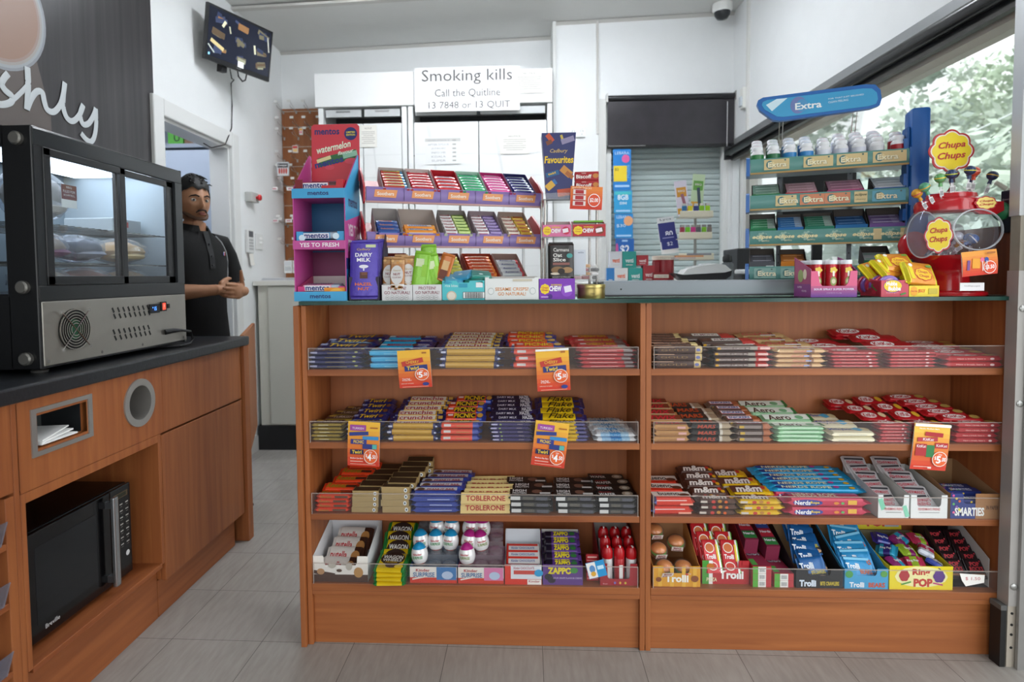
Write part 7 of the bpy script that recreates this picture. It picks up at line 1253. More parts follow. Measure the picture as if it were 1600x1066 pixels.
# ------------------------------------------------------------ back left: base cabinet, brown slat board with hooks
cr_ = C('#cfcdc2', .5)
t = thing('base_cabinet', 'cream base cabinet with black plinth at the end of the aisle', 'cabinet', (0, 0, 0))
b = MB(); b.box(-1.82, -.9, 2.165, 2.385, .17, 1.137, cr_); b.box(-1.82, -1.47, 2.385, 2.745, .17, 1.137, cr_); b.build('carcass', t)
b = MB(); b.box(-1.845, -.88, 2.14, 2.39, 1.138, 1.168, C('#dedcd3', .45), .003); b.box(-1.845, -1.47, 2.39, 2.748, 1.138, 1.168, C('#dedcd3', .45)); b.build('worktop', t)
b = MB(); b.box(-1.84, -.9, 2.15, 2.385, 0, .168, C('#17171a', .45)); b.box(-1.84, -1.47, 2.385, 2.745, 0, .168, C('#17171a', .45)); b.build('plinth', t)
b = MB(); b.box(-1.745, -1.25, 2.150, 2.164, .18, 1.13, C('#c9c8be', .45), .002); b.rect(-1.56, .74, .03, .03, C('#c4c0a8', .6), 2.1495); b.build('cupboard_door', t)
t = thing('slat_board', 'brown slatted wall board with metal hooks in the back corner', 'board', (-1.69, 2.735, 0))
b = MB(); bw = WOOD('z', '#a5623a', '#8a4c2a')
b.box(-.155, .235, -.012, 0, 1.17, 2.49, bw)
for z in (1.30, 1.45, 1.60, 1.75, 1.90, 2.05, 2.20, 2.35, 2.47): b.box(-.155, .235, -.0135, -.0121, z-.003, z+.003, C('#b8aca0', .4, .5))
b.build('slatted_panel', t)
hk = C('#b9bbbb', .3, .8); hooks = []
for z in (2.47, 2.35, 2.27, 2.10, 2.0, 1.90, 1.62, 1.60, 1.45):
    for x in (-.135, -.03, .075, .18): hooks.append((x+random.uniform(-.01, .01), z))
for (x, z) in hooks:
    if x > .1 and z < 2.2: continue
    b = MB(); b.box(x-.006, x+.006, -.017, -.0136, z-.018, z+.004, hk); b.tube([(x, -.016, z), (x, -.13, z+.0), (x, -.145, z+.012)], .0022, hk, 6); b.tube([(x+.006, -.016, z-.016), (x+.006, -.16, z+.035)], .0014, hk, 5); b.box(x-.014, x+.014, -.163, -.161, z+.028, z+.045, C('#dcdcd8', .5)); b.build('hook', t)
def pack(name, lbl, p, w_, h_, cols, txt=None, Y=2.56, cat='packet'):
    c = atY(*p, Y); b = MB(); b.box(-w_/2, w_/2, 0, .012, -h_/2, h_/2, C(cols[0], .5)); b.rect(0, h_*.25, w_*.9, h_*.3, cols[1], -.0005)
    if txt: b.txt(txt, 0, h_*.25, w_*.8, h_*.16, cols[2], -.001, bold=.04)
    for i in range(4): b.disc(-w_*.3+i*w_*.2, -h_*.15, w_*.08, h_*.22, cols[3], -.0008, 10)
    b.tube([(0, .006, h_/2-.004), (0, .02, h_/2+.012), (0, .10, h_/2+.02)], .0015, hk, 5); lab(b.build(name, loc=c), lbl, cat)
pack('battery_pack', 'white battery pack with red cells hanging on the slat board', (442, 264), .085, .10, ('#c8cacc', '#3c3c40', '#f0f0f0', '#c44c3c'), 'Energizer', 2.5)
pack('battery_pack', 'small battery pack hanging behind the pink display header', (484, 256), .06, .05, ('#b8babc', '#3c3c40', '#f0f0f0', '#c8c8c8'), 'Energizer')
pack('candy_packet', 'small bright packet on the upper left hook', (461, 233), .04, .055, ('#dcd0c8', '#c8403c', '#f0e0d0', '#e8b83c'))
pack('candy_packet', 'small pink and yellow packet on the topmost used hook', (470, 205), .025, .05, ('#e0dcd8', '#e0a03c', '#f0e0d0', '#d8607c'))
pack('leaflet', 'white printed leaflet, left, standing at the foot of the slat board', (450, 417), .055, .09, ('#e6e6e4', '#d8dadc', '#8a8a8a', '#b4b8bc'), None, 2.35)
pack('leaflet', 'white printed leaflet, right, standing at the foot of the slat board', (463, 417), .05, .09, ('#e9e9e7', '#dcdcda', '#8a8a8a', '#a8acb0'), None, 2.34)
for i, p in enumerate(((429, 295), (453, 295), (430, 345), (451, 345))):
    c = atY(*p, 2.52); b = MB(); b.box(-.024, .024, 0, .003, -.012, .012, '#e6e4e2'); b.rect(0, 0, .03, .010, '#c88a94', -.0005); b.box(-.004, .004, .003, .2, -.004, .0, hk); lab(b.build('price_strip', loc=c), 'small white price tag on a hook, %s' % ('upper left', 'upper right', 'lower left', 'lower right')[i], 'tag')
b = MB()
for i in range(4): b.box(-.13+.004*i, .13-.003*i, -.09, .09, .006*i, .006*i+.005, C(('#e4e4e2', '#c8cacc', '#b8bcc4', '#dadcdc')[i], .6))
lab(b.build('magazine_stack', loc=(-1.67, 2.26, 1.169)), 'flat stack of grey white magazines on the cream worktop', 'magazines')
# ------------------------------------------------------------ white tobacco cabinets
cw_ = C('#eceeed', .35, noise=.03)
def tob(x0, x1, lbl, doors):
    t = thing('tobacco_cabinet', lbl, 'cabinet', (0, 0, 0))
    b = MB(); b.box(x0, x0+.035, 2.40, 2.745, 0, 2.40, cw_); b.box(x1-.035, x1, 2.40, 2.745, 0, 2.40, cw_); b.box(x0, x1, 2.70, 2.745, 0, 2.40, C('#3c3e40', .6)); b.box(x0+.035, x1-.035, 2.42, 2.70, 2.05, 2.06, C('#4a4c4e', .5)); b.box(x0, x1, 2.40, 2.70, 0, .1, cw_); b.build('carcass', t)
    for a, c in doors:
        b = MB(); b.box(a, c, 2.405, 2.425, .10, 2.285, cw_, .004)
        for z in [.3+.16*i for i in range(12)]: b.box(a+.01, c-.01, 2.4035, 2.405, z, z+.003, C('#dcdedd', .4))
        m_ = (a+c)/2; w2 = (c-a)/2
        b.ext([(m_-w2*.62, 2.262), (m_-w2*.5, 2.262), (m_-w2*.26, 1.9), (m_-w2*.26, 1.5), (m_-w2*.32, 1.5), (m_-w2*.32, 1.9)], 2.401, 2.405, C('#dfe1e0', .4)); b.build('flap_door', t)
        b = MB(); b.box(a+.01, c-.01, 2.41, 2.43, 2.335, 2.385, C('#c4c7c7', .35)); b.box(m_-.05, m_+.05, 2.402, 2.41, 2.368, 2.378, C('#a4a6a6', .3, .6)); b.build('top_flap', t)
tob(-1.45, -.815, 'white tobacco cabinet with flap doors, left one', [(-1.41, -1.135), (-1.13, -.855)])
tob(-.805, .215, 'wide white tobacco cabinet behind the lozenge rack', [(-.765, -.308), (-.302, .175)])
b = MB(); b.box(-1.465, -.76, 2.38, 2.74, 2.402, 2.635, C('#f0f1f0', .4), .002); b.box(-.757, .216, 2.382, 2.74, 2.402, 2.635, C('#f0f1f0', .4), .002); lab(b.build('cabinet_header'), 'long blank white header box above the tobacco cabinets', 'header')
t = thing('warning_sign', 'white smoking warning sign hanging on the cabinet header', 'sign', (-.379, 2.377, 2.502))
b = MB(); b.box(-.371, .368, 0, .002, -.152, .155, C('#f3f4f3', .5)); ink = C('#4c4a48', .6)
b.txt('Smoking kills', -.003, .085, .635, .105, ink, -.0006); b.txt('Call the Quitline', .0, -.028, .46, .062, ink, -.0006); b.txt('13 7848 or 13 QUIT', .012, -.112, .575, .056, C('#5e5c5a', .6), -.0006); b.build('sign_sheet', t)
def notice(p0, p1, lbl, Y, lines, head='NOTICE'):
    a, c = atY(*p0, Y), atY(*p1, Y); W_, H_ = c.x-a.x, a.z-c.z; b = MB(); b.box(-W_/2, W_/2, 0, .001, -H_/2, H_/2, C('#e4e1d8', .6)); b.rect(0, 0, W_*.94, H_*.94, '#e9e7df', -.0003)
    if head: b.txt(head, 0, H_*.36, W_*.4, H_*.08, '#7c7a76', -.0007)
    for i in range(lines): b.rect(0, H_*(.20-.6*i/lines), W_*(.78-.2*(i % 3 == 2)), H_*.025, '#aaa8a2', -.0006)
    lab(b.build('paper_notice', loc=((a.x+c.x)/2, Y, (a.z+c.z)/2)), lbl, 'notice')
notice((803, 110), (851, 145), 'small cream notice on the header right of the warning sign', 2.376, 7)
notice((562, 196), (589, 230), 'cream notice on the left tobacco cabinet behind the red header card', 2.398, 7)
notice((781, 209), (827, 240), 'framed cream notice on the right tobacco cabinet door', 2.398, 6)
a, c = atY(664, 215, 2.397), atY(720, 256, 2.397); W_, H_ = c.x-a.x, a.z-c.z; b = MB(); b.box(-W_/2, W_/2, 0, .001, -H_/2, H_/2, C('#e9ebe9', .6)); b.rect(0, H_*.4, W_, H_*.12, '#c8c8c4', -.0003)
for i, s in enumerate(('AFTER STOCK $', 'AFTER STOCK', 'JUNIORS', 'INFO HR', 'KOALA', 'SUPER')): b.txt(s, -W_*.12, H_*(.38-.15*i), W_*(.6 if i < 2 else .4), H_*.07, '#a4a4aa', -.0007); b.rect(W_*.32, H_*(.38-.15*i), W_*.1, H_*.05, '#a8a8a4', -.0007)
lab(b.build('price_list', loc=((a.x+c.x)/2, 2.397, (a.z+c.z)/2)), 'white price list taped on the middle of the tobacco cabinet', 'notice')
# ------------------------------------------------------------ storeroom glimpse
c = atY(262, 206, 2.52); e = atY(286, 226, 2.52); b = MB(); W_ = e.x-c.x; b.box(0, W_, 0, .12, 0, c.z-e.z, C('#4c9c34', .5)); b.txt('U', W_*.6, (c.z-e.z)*.5, W_*.4, .05, '#173a14', -.001, bold=.05); b.box(W_, W_+.19, .02, .1, 0, (c.z-e.z)*.85, C('#7a5c48', .6)); lab(b.build('stock_box', loc=(c.x, 2.52, e.z)), 'bright green stock box seen through the top of the doorway', 'box')
b = MB(); b.box(c.x-.5, c.x+.7, 2.48, 2.95, e.z-.03, e.z-.001, C('#8f98a6', .5)); lab(b.build('store_shelf'), 'grey blue shelf inside the storeroom under the green box', 'shelf')
t = thing('ceiling_light', 'added unseen ceiling light that brightens the storeroom', 'lamp', (-2.55, 1.6, 2.6)); b = MB(); b.box(-.3, .3, -.06, .06, -.04, -.001, C('#f4f8ff', .5, 0, 36)); b.build('lamp_diffuser', t)  # lamp added to brighten the storeroom, no fitting is seen there
# ------------------------------------------------------------ shop worker in the doorway
PX, PY = -1.655, 1.075
person = thing('person', 'person in black polo shirt standing with clasped hands beside the doorway', 'person', (PX, PY, 0))
TY = math.radians(73); HY = math.radians(56)
TM = RZ(TY); HM = TR(0, 0, 1.575) @ RZ(HY) @ RX(.03)
skin, nt, sb = _new('skin'); sb.inputs['Base Color'].default_value = lin('#a87858'); sb.inputs['Roughness'].default_value = .5; sb.inputs['Subsurface Weight'].default_value = .0
b = MB(); b.T = HM
# head built as a profile grid
def head(b, m):
    N, K = 40, 34; vs = []; 
    for k in range(K+1):
        ph = math.pi*k/K; z = -math.cos(ph)
        for i in range(N):
            a = 2*math.pi*i/N; x = math.sin(a)*math.sin(ph); y = -math.cos(a)*math.sin(ph)    # a = 0 looks to -y
            X, Y, Z = x*.076, y*.094, z*.116
            if z < 0: s = 1+.30*z*abs(z); X *= s+.02; Y = Y*(1+.06*z) if y < 0 else Y*(1+.35*z)   # jaw
            f = max(0, -y)
            g = lambda cx, cz, sx, sz: math.exp(-((X-cx)/sx)**2-((Z-cz)/sz)**2)*f
            Y -= .022*g(0, -.028, .011, .014); Y -= .012*g(0, -.008, .008, .022); Y -= .005*g(0, .018, .05, .012)      # nose, brow
            for sx in (-1, 1): Y += .011*g(sx*.031, .0, .016, .011); Y -= .004*g(sx*.045, -.03, .02, .02); Y -= .005*g(sx*.012, -.034, .007, .007)
            Y -= .007*g(0, -.062, .022, .008); Y += .004*g(0, -.052, .02, .004); Y -= .006*g(0, -.094, .02, .014)
            vs.append((X, Y, Z))
    fs = [(j*N+i, j*N+(i+1) % N, (j+1)*N+(i+1) % N, (j+1)*N+i) for j in range(K) for i in range(N)]
    b.add(vs, fs, m)
head(b, skin)
for sx in (-1, 1): b.ball((sx*.078, .006, -.008), .010, .017, .030, skin, 10, 8)
b.T = Matrix()
b.tube([(0, 0, 1.36), (.004, -.004, 1.42), (.010, -.004, 1.47), (.012, -.006, 1.53)], [.075, .060, .054, .055], skin, 18)
b.T = TM
b.lathe([(.10, .78), (.13, .9), (.125, 1.05), (.15, 1.25), (.15, 1.34), (.07, 1.40)], skin, n=24, sy=.65)
for s in (-1, 1): b.tube([(s*.09, 0, .86), (s*.10, .0, .5), (s*.10, .01, .28), (s*.10, .02, .07)], [.085, .058, .052, .036], skin, 14); b.tube([(s*.10, .05, .035), (s*.10, -.05, .035), (s*.105, -.16, .025)], [.034, .036, .024], skin, 12)
EL, WR = {}, {}
EL[-1], WR[-1] = Vector((-.235, -.035, 1.12)), Vector((-.055, -.205, 1.135)); EL[1], WR[1] = Vector((.235, -.03, 1.12)), Vector((.075, -.235, 1.125))
for s in (-1, 1):
    b.tube([(s*.165, 0, 1.365), (s*.20, -.0, 1.30), (s*.228, -.01, 1.2), EL[s]], [.048, .046, .042, .038], skin, 14)
    b.tube([EL[s], EL[s].lerp(WR[s], .35), EL[s].lerp(WR[s], .8), WR[s]], [.038, .040, .028, .026], skin, 14); b.ball(EL[s], .039, .039, .039, skin, 12, 8)
# hands: palm and five separate fingers each
def hand(wr, palmdir, up, side, curls, thumb):
    d = palmdir.normalized(); n = side.normalized(); u = up.normalized()      # d along the hand, u across knuckles, n out of the palm
    M = Matrix((d, u, n)).transposed().to_4x4(); M.translation = wr; T0 = b.T; b.T = T0 @ M
    b.ball((.045, 0, 0), .052, .042, .017, skin, 14, 8); b.tube([(-.02, 0, 0), (.01, 0, 0), (.04, 0, 0)], [.024, .024, .020], skin, 12, sc=None)
    for i in range(4):
        y = .030-.020*i; L = (.066, .074, .070, .056)[i]; c = curls[i]; p = Vector((.082-(.006 if i in (0, 3) else 0), y, 0)); pts = [Vector((.06, y*.9, 0)), p]; a = 0
        for s_ in (.42, .32, .26): a += c; p = p+Vector((math.cos(a)*L*s_, 0, math.sin(a)*L*s_)); pts.append(p)
        b.tube(pts, [.0095, .0092, .0088, .0080, .0066], skin, 10)
    b.tube([Vector((.012, .026, 0)), *[Vector(p) for p in thumb]], [.013, .0115, .010, .0075], skin, 10)
    b.T = T0
hand(WR[-1], Vector((.96, -.12, -.02)), Vector((.05, .1, 1)), Vector((.1, 1, -.05)), (.35, .40, .45, .5), ((.04, .046, .004), (.066, .056, .010), (.088, .056, .016)))
hand(WR[1], Vector((-.55, -.16, .02)), Vector((.10, -.1, 1)), Vector((-.1, 1, .1)), (.25, .3, .4, .45), ((.030, .052, .0), (.048, .080, -.004), (.060, .104, -.004)))
b.T = Matrix()
body = b.build('body', person)
r = body.modifiers.new('union', 'REMESH'); r.mode = 'VOXEL'; r.voxel_size = .0042; r.use_smooth_shade = True
sm = body.modifiers.new('soft', 'SMOOTH'); sm.factor = .5; sm.iterations = 2
# clothes
shirt = C('#070708', .9, bump=.25)
b = MB(); b.T = TM
N = 32; rings = [(.775, .178, .132, 0), (.9, .172, .134, 0), (1.02, .166, .128, 0), (1.12, .168, .122, 0), (1.22, .182, .118, 0), (1.30, .190, .112, 0), (1.355, .182, .098, 0), (1.395, .150, .082, 0), (1.42, .105, .072, 0), (1.435, .076, .068, -.002)]
vs = []; 
for k, (z, rx, ry, dy) in enumerate(rings):
    for i in range(N):
        a = 2*math.pi*i/N; fz = 1+.025*math.sin(a*7+k*1.3)*(1 if z < 1.2 else 0); vs.append((rx*fz*math.cos(a), dy+ry*fz*math.sin(a), z+(.010*math.sin(a) if z > 1.38 else 0)))
b.add(vs, [(j*N+i, j*N+(i+1) % N, (j+1)*N+(i+1) % N, (j+1)*N+i) for j in range(len(rings)-1) for i in range(N)], shirt)
for s in (-1, 1): b.tube([(s*.10, 0, 1.375), (s*.165, 0, 1.362), (s*.205, -.002, 1.30), (s*.232, -.010, 1.215), (s*.240, -.018, 1.165)], [.052, .064, .062, .060, .060], shirt, 18)
sh = b.build('polo_shirt', person, smooth=True)
b = MB(); b.T = TM
# collar, placket, buttons
cv = []; M_ = 20
for i in range(M_+1):
    a = math.radians(-70+320*i/M_)-0
    for (r1, r2, z) in ((.066, .062, 1.462), (.082, .078, 1.430)): cv.append((r1*math.cos(a), r2*math.sin(a)-.004, z-(.012*max(0, -math.sin(a)))))
b.add(cv, [(2*i, 2*i+2, 2*i+3, 2*i+1) for i in range(M_)], shirt)
b.build('collar', person, smooth=True)
b = MB(); b.T = TM; b.add([(-.016, -.080, 1.425), (.016, -.080, 1.425), (.016, -.1215, 1.24), (-.016, -.1215, 1.24), (-.016, -.1165, 1.30), (.016, -.1165, 1.30)], [(0, 4, 5, 1), (4, 3, 2, 5)], C('#17181a', .7))
b.build('placket', person)
for z, y in ((1.36, -.104), (1.30, -.118), (1.255, -.1225)):
    b = MB(); b.T = TM @ TR(0, y, z) @ RX(math.pi/2); b.lathe([(.0055, -.002), (.0055, .002)], C('#2c2c30', .3), n=10); b.build('button', person)
b = MB(); b.T = TM; 
def onshirt(x, z): 
    for k in range(len(rings)-1):
        if rings[k][0] <= z <= rings[k+1][0]:
            s = (z-rings[k][0])/(rings[k+1][0]-rings[k][0]); rx = rings[k][1]+(rings[k+1][1]-rings[k][1])*s; ry = rings[k][2]+(rings[k+1][2]-rings[k][2])*s; return (x, -ry*math.sqrt(max(0, 1-(x/rx)**2))-.003, z)
b.tube([onshirt(.08, 1.405), onshirt(.115, 1.375), onshirt(.138, 1.33), onshirt(.148, 1.28), onshirt(.146, 1.22), onshirt(.14, 1.17)], .0026, C('#b9bcc0', .6), 6); b.build('white_piping', person, smooth=True)
b = MB(); b.T = TM; p = onshirt(.095, 1.315); b.T = TM @ TR(*p) @ RZ(.55) @ TR(0, -.004, 0); b.rect(-.008, 0, .020, .016, '#5c6cc0'); b.rect(.010, -.002, .018, .014, '#c85a4c', -.0003); b.rect(.0, .008, .03, .004, '#d8d8e0', -.0006); b.rect(.018, .010, .006, .008, '#e08a4c', -.0006); b.build('shirt_logo', person)
b = MB(); b.T = TM; tr_ = C('#1b1c20', .8); b.lathe([(.155, .775), (.165, .86), (.150, .98)], tr_, n=24, sy=.72)
for s in (-1, 1): b.tube([(s*.085, 0, .86), (s*.10, .0, .5), (s*.10, .01, .28), (s*.10, .015, .06)], [.102, .082, .074, .068], tr_, 16)
b.build('trousers', person, smooth=True)
for s in (-1, 1):
    b = MB(); b.T = TM; b.tube([(s*.10, .065, .045), (s*.10, -.02, .050), (s*.103, -.11, .042), (s*.106, -.19, .032)], [.040, .044, .044, .028], C('#131313', .4), 14); b.box(s*.10-.042, s*.10+.046, -.20, .09, .0, .014, '#0c0c0c', .004); b.build('shoe', person, smooth=True)
# hair, brows, beard, eyes, lips
hair = C('#0d0c0c', .55, bump=.6)
b = MB(); b.T = HM; N, K = 36, 16; vs = []; 
for k in range(K+1):
    for i in range(N):
        a = 2*math.pi*i/N; front = math.cos(a)          # 1 at the face
        zl = .052 if front > .55 else (-.062 if front < -.2 else -.062+(.114)*((front+.2)/.75)**1.0)   # hair line height
        zl += .006*math.sin(a*9); ph0 = math.acos(max(-1, min(1, zl/.116))); ph = ph0*k/K
        x = math.sin(a)*math.sin(ph); y = -math.cos(a)*math.sin(ph); z = math.cos(ph)
        sw = 1.10+.03*math.sin(a*5+ph*4)+.02*math.sin(a*13+ph*9)+.05*max(0, z)-(.05 if k == K else 0)
        X, Y, Z = x*.076*sw, y*.094*sw, z*.116*(sw+.02)
        if Z < 0: s = 1+.30*(Z/.116)*abs(Z/.116); X *= s+.02
        vs.append((X, Y, Z))
b.add(vs, [(j*N+i, (j+1)*N+i, (j+1)*N+(i+1) % N, j*N+(i+1) % N) for j in range(K) for i in range(N)], hair)
rnd = random.Random(9)
for i in range(60):
    a = rnd.uniform(0, 6.28); rr_ = rnd.uniform(.1, .8); x = math.sin(a)*rr_; y = -math.cos(a)*rr_; z = math.sqrt(1-rr_*rr_); p = Vector((x*.080, y*.1, z*.128)); d = Vector((rnd.uniform(-.3, 1)*.022, -.020+rnd.uniform(-.01, .01), .004*rnd.random()))
    b.tube([p, p+d*.6+Vector((0, 0, .004)), p+d*1.0-Vector((0, 0, .002))], [.005, .004, .0015], hair, 5)
b.build('hair', person, smooth=True)
b = MB(); b.T = HM
for sx in (-1, 1): b.tube([(sx*.012, -.0965, .018), (sx*.028, -.0955, .0245), (sx*.046, -.082, .020), (sx*.053, -.073, .013)], [.0028, .0036, .0028, .001], C('#17110f', .8), 8)
b.build('eyebrows', person, smooth=True)
bd = C('#5d4232', .8)
b = MB(); b.T = HM; b.tube([(-.026, -.088, -.060), (-.016, -.1005, -.050), (0, -.1045, -.047), (.016, -.1005, -.050), (.026, -.088, -.060)], [.003, .0045, .0035, .0045, .003], C('#2c1d18', .8), 8)
pts = []
for i in range(13):
    a = math.radians(-78+156*i/12); pts.append((math.sin(a)*.060, -math.cos(a)*.090+.004, -.090+.038*abs(math.sin(a))**3))
b.tube(pts, [.004]+[.009]*11+[.004], bd, 10, sc=(1, .7, 1)); b.build('beard', person, smooth=True)
b = MB(); b.T = HM; b.ball((0, -.0985, -.0605), .019, .008, .0042, C('#8a5148', .5), 14, 6); b.ball((0, -.0985, -.0680), .016, .008, .0048, C('#995a50', .5), 14, 6); b.build('lips', person, smooth=True)
for sx in (-1, 1):
    b = MB(); b.T = HM; b.ball((sx*.031, -.0765, .001), .0125, .0115, .0088, C('#d8d2ca', .25), 16, 10); e = b.build('eye', person, smooth=True)
    b = MB(); b.T = HM @ TR(sx*.031-.0035, -.0880, .001) @ RZ(-.32) @ RX(math.pi/2); b.lathe([(.0056, -.002), (.0050, .0006), (.001, .001)], C('#20140f', .15), n=14); b.build('iris', e, smooth=True)
# ------------------------------------------------------------ back bench seen over the ledge
b = MB(); b.box(.28, 1.46, 1.02, 1.75, 1.10, 1.150, C('#cfcfcb', .5)); b.box(.30, 1.44, 1.05, 1.73, 0, 1.10, C('#c4c2ba', .6)); lab(b.build('back_bench'), 'pale bench behind the counter carrying tobacco boxes and card terminal', 'bench')
BZ = 1.1505; BY = 1.25
def bbox(p0, p1, cols, txt, lbl, Y=BY, d=.06, tc='#e8642c', z0=None, lip=0):
    a, c = atY(*p0, Y), atY(*p1, Y); W_ = c.x-a.x; z1 = a.z; z0 = BZ if z0 is None else z0; H_ = z1-z0
    b = MB(); b.box(-W_/2, W_/2, 0, d, 0, H_, C(cols, .5)); 
    if txt: b.txt(txt, 0, H_*.45, W_*.6, min(.022, H_*.3), tc, -.0008, bold=.06)
    b.rect(0, H_*.18, W_*.5, H_*.05, '#d8d8d6', -.0006)
    o = b.build('tobacco_box', loc=((a.x+c.x)/2, Y, z0)); lab(o, lbl, 'box'); return z1
zt = bbox((948, 419), (960, 439), '#2c7cc0', '', 'blue box edge at the far left of the bench row')
zt = bbox((960, 419), (981, 439), '#e6e6e6', 'venti', 'lower white box with orange lettering in the bench row')
zt2 = bbox((982, 419), (1004, 439), '#2c9c94', 'venti', 'lower teal box in the bench row', tc='#e8f0f0')
bbox((953, 393), (972, 419), '#e0e2e8', 'venti', 'upper white box with orange top on the bench row', z0=zt+.001)
bbox((973, 393), (994, 419), '#2a9a90', 'venti', 'upper teal box on the bench row', z0=zt2+.001, tc='#e0ecec')
zt = bbox((1005, 415), (1023, 439), '#a8323a', 'venti', 'lower dark red box in the bench row', tc='#f0e0e0')
bbox((995, 399), (1013, 415), '#b0323a', 'venti', 'upper dark red box on the bench row', z0=max(zt, zt2)+.001, tc='#f0e0e0')
bbox((1023, 409), (1030, 439), '#8c1c28', '', 'narrow dark red box beside the red tins')
t = thing('red_tin', 'tall dark red round tin with cream lid band on the bench', 'tin', (.735, BY+.09, BZ))
b = MB(); b.lathe([(.055, 0), (.055, .115)], C('#8f1a24', .35), n=28); b.build('tin_body', t, smooth=True); b = MB(); b.lathe([(.057, .115), (.058, .135), (.05, .137)], C('#dcd4c4', .5), n=28); b.T = TR(0, -.0585, .125); b.txt('TALLY HO', 0, 0, .06, .009, '#a8a090', 0); b.build('tin_lid', t, smooth=True)
t = thing('red_tin', 'low dark red carton with cream label in front of the tall tin', 'tin', (.70, BY-.02, BZ))
b = MB(); b.box(-.04, .04, 0, .05, 0, .05, C('#8f1a24', .35)); b.rect(0, .03, .075, .018, '#dcd4c4', -.0006); b.txt('TALLY HO', 0, .03, .06, .009, '#8a8272', -.001); b.build('tin_body', t)
# card strip hanging at the window
t = thing('card_strip', 'blue hanging strip of phone cards at the left of the back window', 'card strip', atY(974, 322, 2.466))
zs_ = [(233, 297, '#1c7cc8'), (298, 333, '#2a9ad0'), (334, 372, '#2488cc'), (373, 408, '#1c5ca8')]
for i, (y0_, y1_, c) in enumerate(zs_):
    a = atY(958+i*1.2, y0_, 2.466); e = atY(986+i*1.5, y1_, 2.466); o0 = t.location; W_ = e.x-a.x; H_ = a.z-e.z; b = MB(); b.box(-W_/2, W_/2, 0, .006, -H_/2, H_/2, C(c, .4))
    if i == 0: b.txt('LEBARA', 0, H_*.40, W_*.8, H_*.07, '#b8d4f0', -.001, bold=.04); b.disc(W_*.2, H_*.26, W_*.22, H_*.1, '#d85a98', -.0012, 16); b.rect(-W_*.1, -H_*.1, W_*.75, H_*.38, '#ecd02c', -.0014); b.txt('$2', -W_*.3, 0, W_*.2, H_*.07, '#4a4020', -.0018); b.txt('Mobile', W_*.33, -H_*.05, H_*.32, W_*.18, '#6ab0e0', -.0018, rot=1.57, bold=.04); b.rect(0, -H_*.40, W_*.8, H_*.05, '#a8d0f0', -.001)
    if i == 1: b.txt('8GB', 0, H_*.2, W_*.6, H_*.24, '#e8f4f8', -.001, bold=.05); b.rect(0, H_*.38, W_*.9, H_*.14, '#4ac0c8', -.0008); b.txt('SIM', 0, -.01, W_*.4, H_*.12, '#d8ecf4', -.001, bold=.05); b.rect(0, -H_*.4, W_*.8, H_*.08, '#a8d0f0', -.001)
    if i == 2: b.txt('LEBARA', -W_*.05, H_*.36, W_*.7, H_*.12, '#b8d4f0', -.001, bold=.04); b.disc(W_*.25, H_*.2, W_*.25, H_*.2, '#e8a878', -.0012, 16); b.txt('$30', -W_*.15, 0, W_*.5, H_*.14, '#d8ecf8', -.0016); b.rect(0, -H_*.4, W_*.8, H_*.07, '#a8d0f0', -.001)
    if i == 3: b.txt('$2', 0, 0, W_*.5, H_*.42, '#f0f4f8', -.001, bold=.05); b.disc(-W_*.42, -.0, W_*.08, H_*.3, '#c0508c', -.0012, 10); b.rect(0, H_*.4, W_*.3, H_*.08, '#a8c8e8', -.001)
    c_ = Vector(((a.x+e.x)/2, 2.466-(.004*(i % 2)), (a.z+e.z)/2))-Vector(o0); b.build('phone_card', t, c_)
t = thing('sim_leaflet', 'tilted dark blue phone card holder standing on the bench', 'leaflet', atY(1047, 393, 1.35), rot=(-.1, -.12, 0))
b = MB(); b.box(-.045, .045, 0, .006, -.01, .185, C('#dfe0e2', .5)); b.txt('Lyca', 0, .172, .06, .014, '#3c4450', -.0006); b.rect(0, .105, .088, .10, '#2c3078', -.0006); b.txt('80', .008, .095, .04, .03, '#e4e6f4', -.001, bold=.05); b.rect(.004, .05, .086, .075, '#26307a', -.0012); b.txt('$2', .005, .04, .03, .022, '#d8dcf0', -.0016); b.rect(0, .074, .06, .006, '#8a8cc0', -.0016); b.build('card_holder', t)
# lighter stand
t = thing('lighter_stand', 'cream three tier lighter stand on a thin post', 'stand', (.905, 1.33, BZ))
b = MB(); b.box(-.006, .006, .02, .03, 0, .37, C('#a9a8a2', .4, .5)); b.box(-.09, .09, -.04, .07, 0, .006, '#2a2a2c'); b.build('post', t)
for z, x0_, x1_ in ((.335, -.095, .075), (.225, -.10, .07), (.115, -.10, .08)):
    b = MB(); b.box(x0_, x1_, -.036, -.030, z-.0, z+.032, C('#e3dcc6', .5), .002); b.box(x0_, x1_, -.03, .05, z-.003, z, C('#cfcabb', .4)); b.build('tier', t)
def lighter(x, y, z, c, lbl):
    q = thing('lighter', lbl, 'lighter', (x, y, z), group='lighters on the cream stand')
    b = MB(); b.box(-.012, .012, -.006, .006, 0, .058, C(c, .3), .003); b.build('lighter_body', q); b = MB(); b.box(-.010, .010, -.005, .005, .058, .070, C('#c4c0b8', .25, .9)); b.build('lighter_top', q)
for i, c in enumerate(('#2c6c9c', '#e0d42c', '#2c3c80', '#8ccc2c', '#a4d828')): lighter(.835+.030*i, 1.31, BZ+.336, c, '%s lighter on the upper tier' % ('blue', 'yellow', 'navy', 'green', 'lime')[i])
for i, c in enumerate(('#a83c4c', '#7ccc2c', '#d8408c', '#6c6c70', '#8ccc3c', '#8c8078')): lighter(.825+.028*i, 1.31, BZ+.226, c, '%s lighter on the middle tier' % ('dark red', 'bright green', 'pink', 'grey', 'pale green', 'taupe')[i])
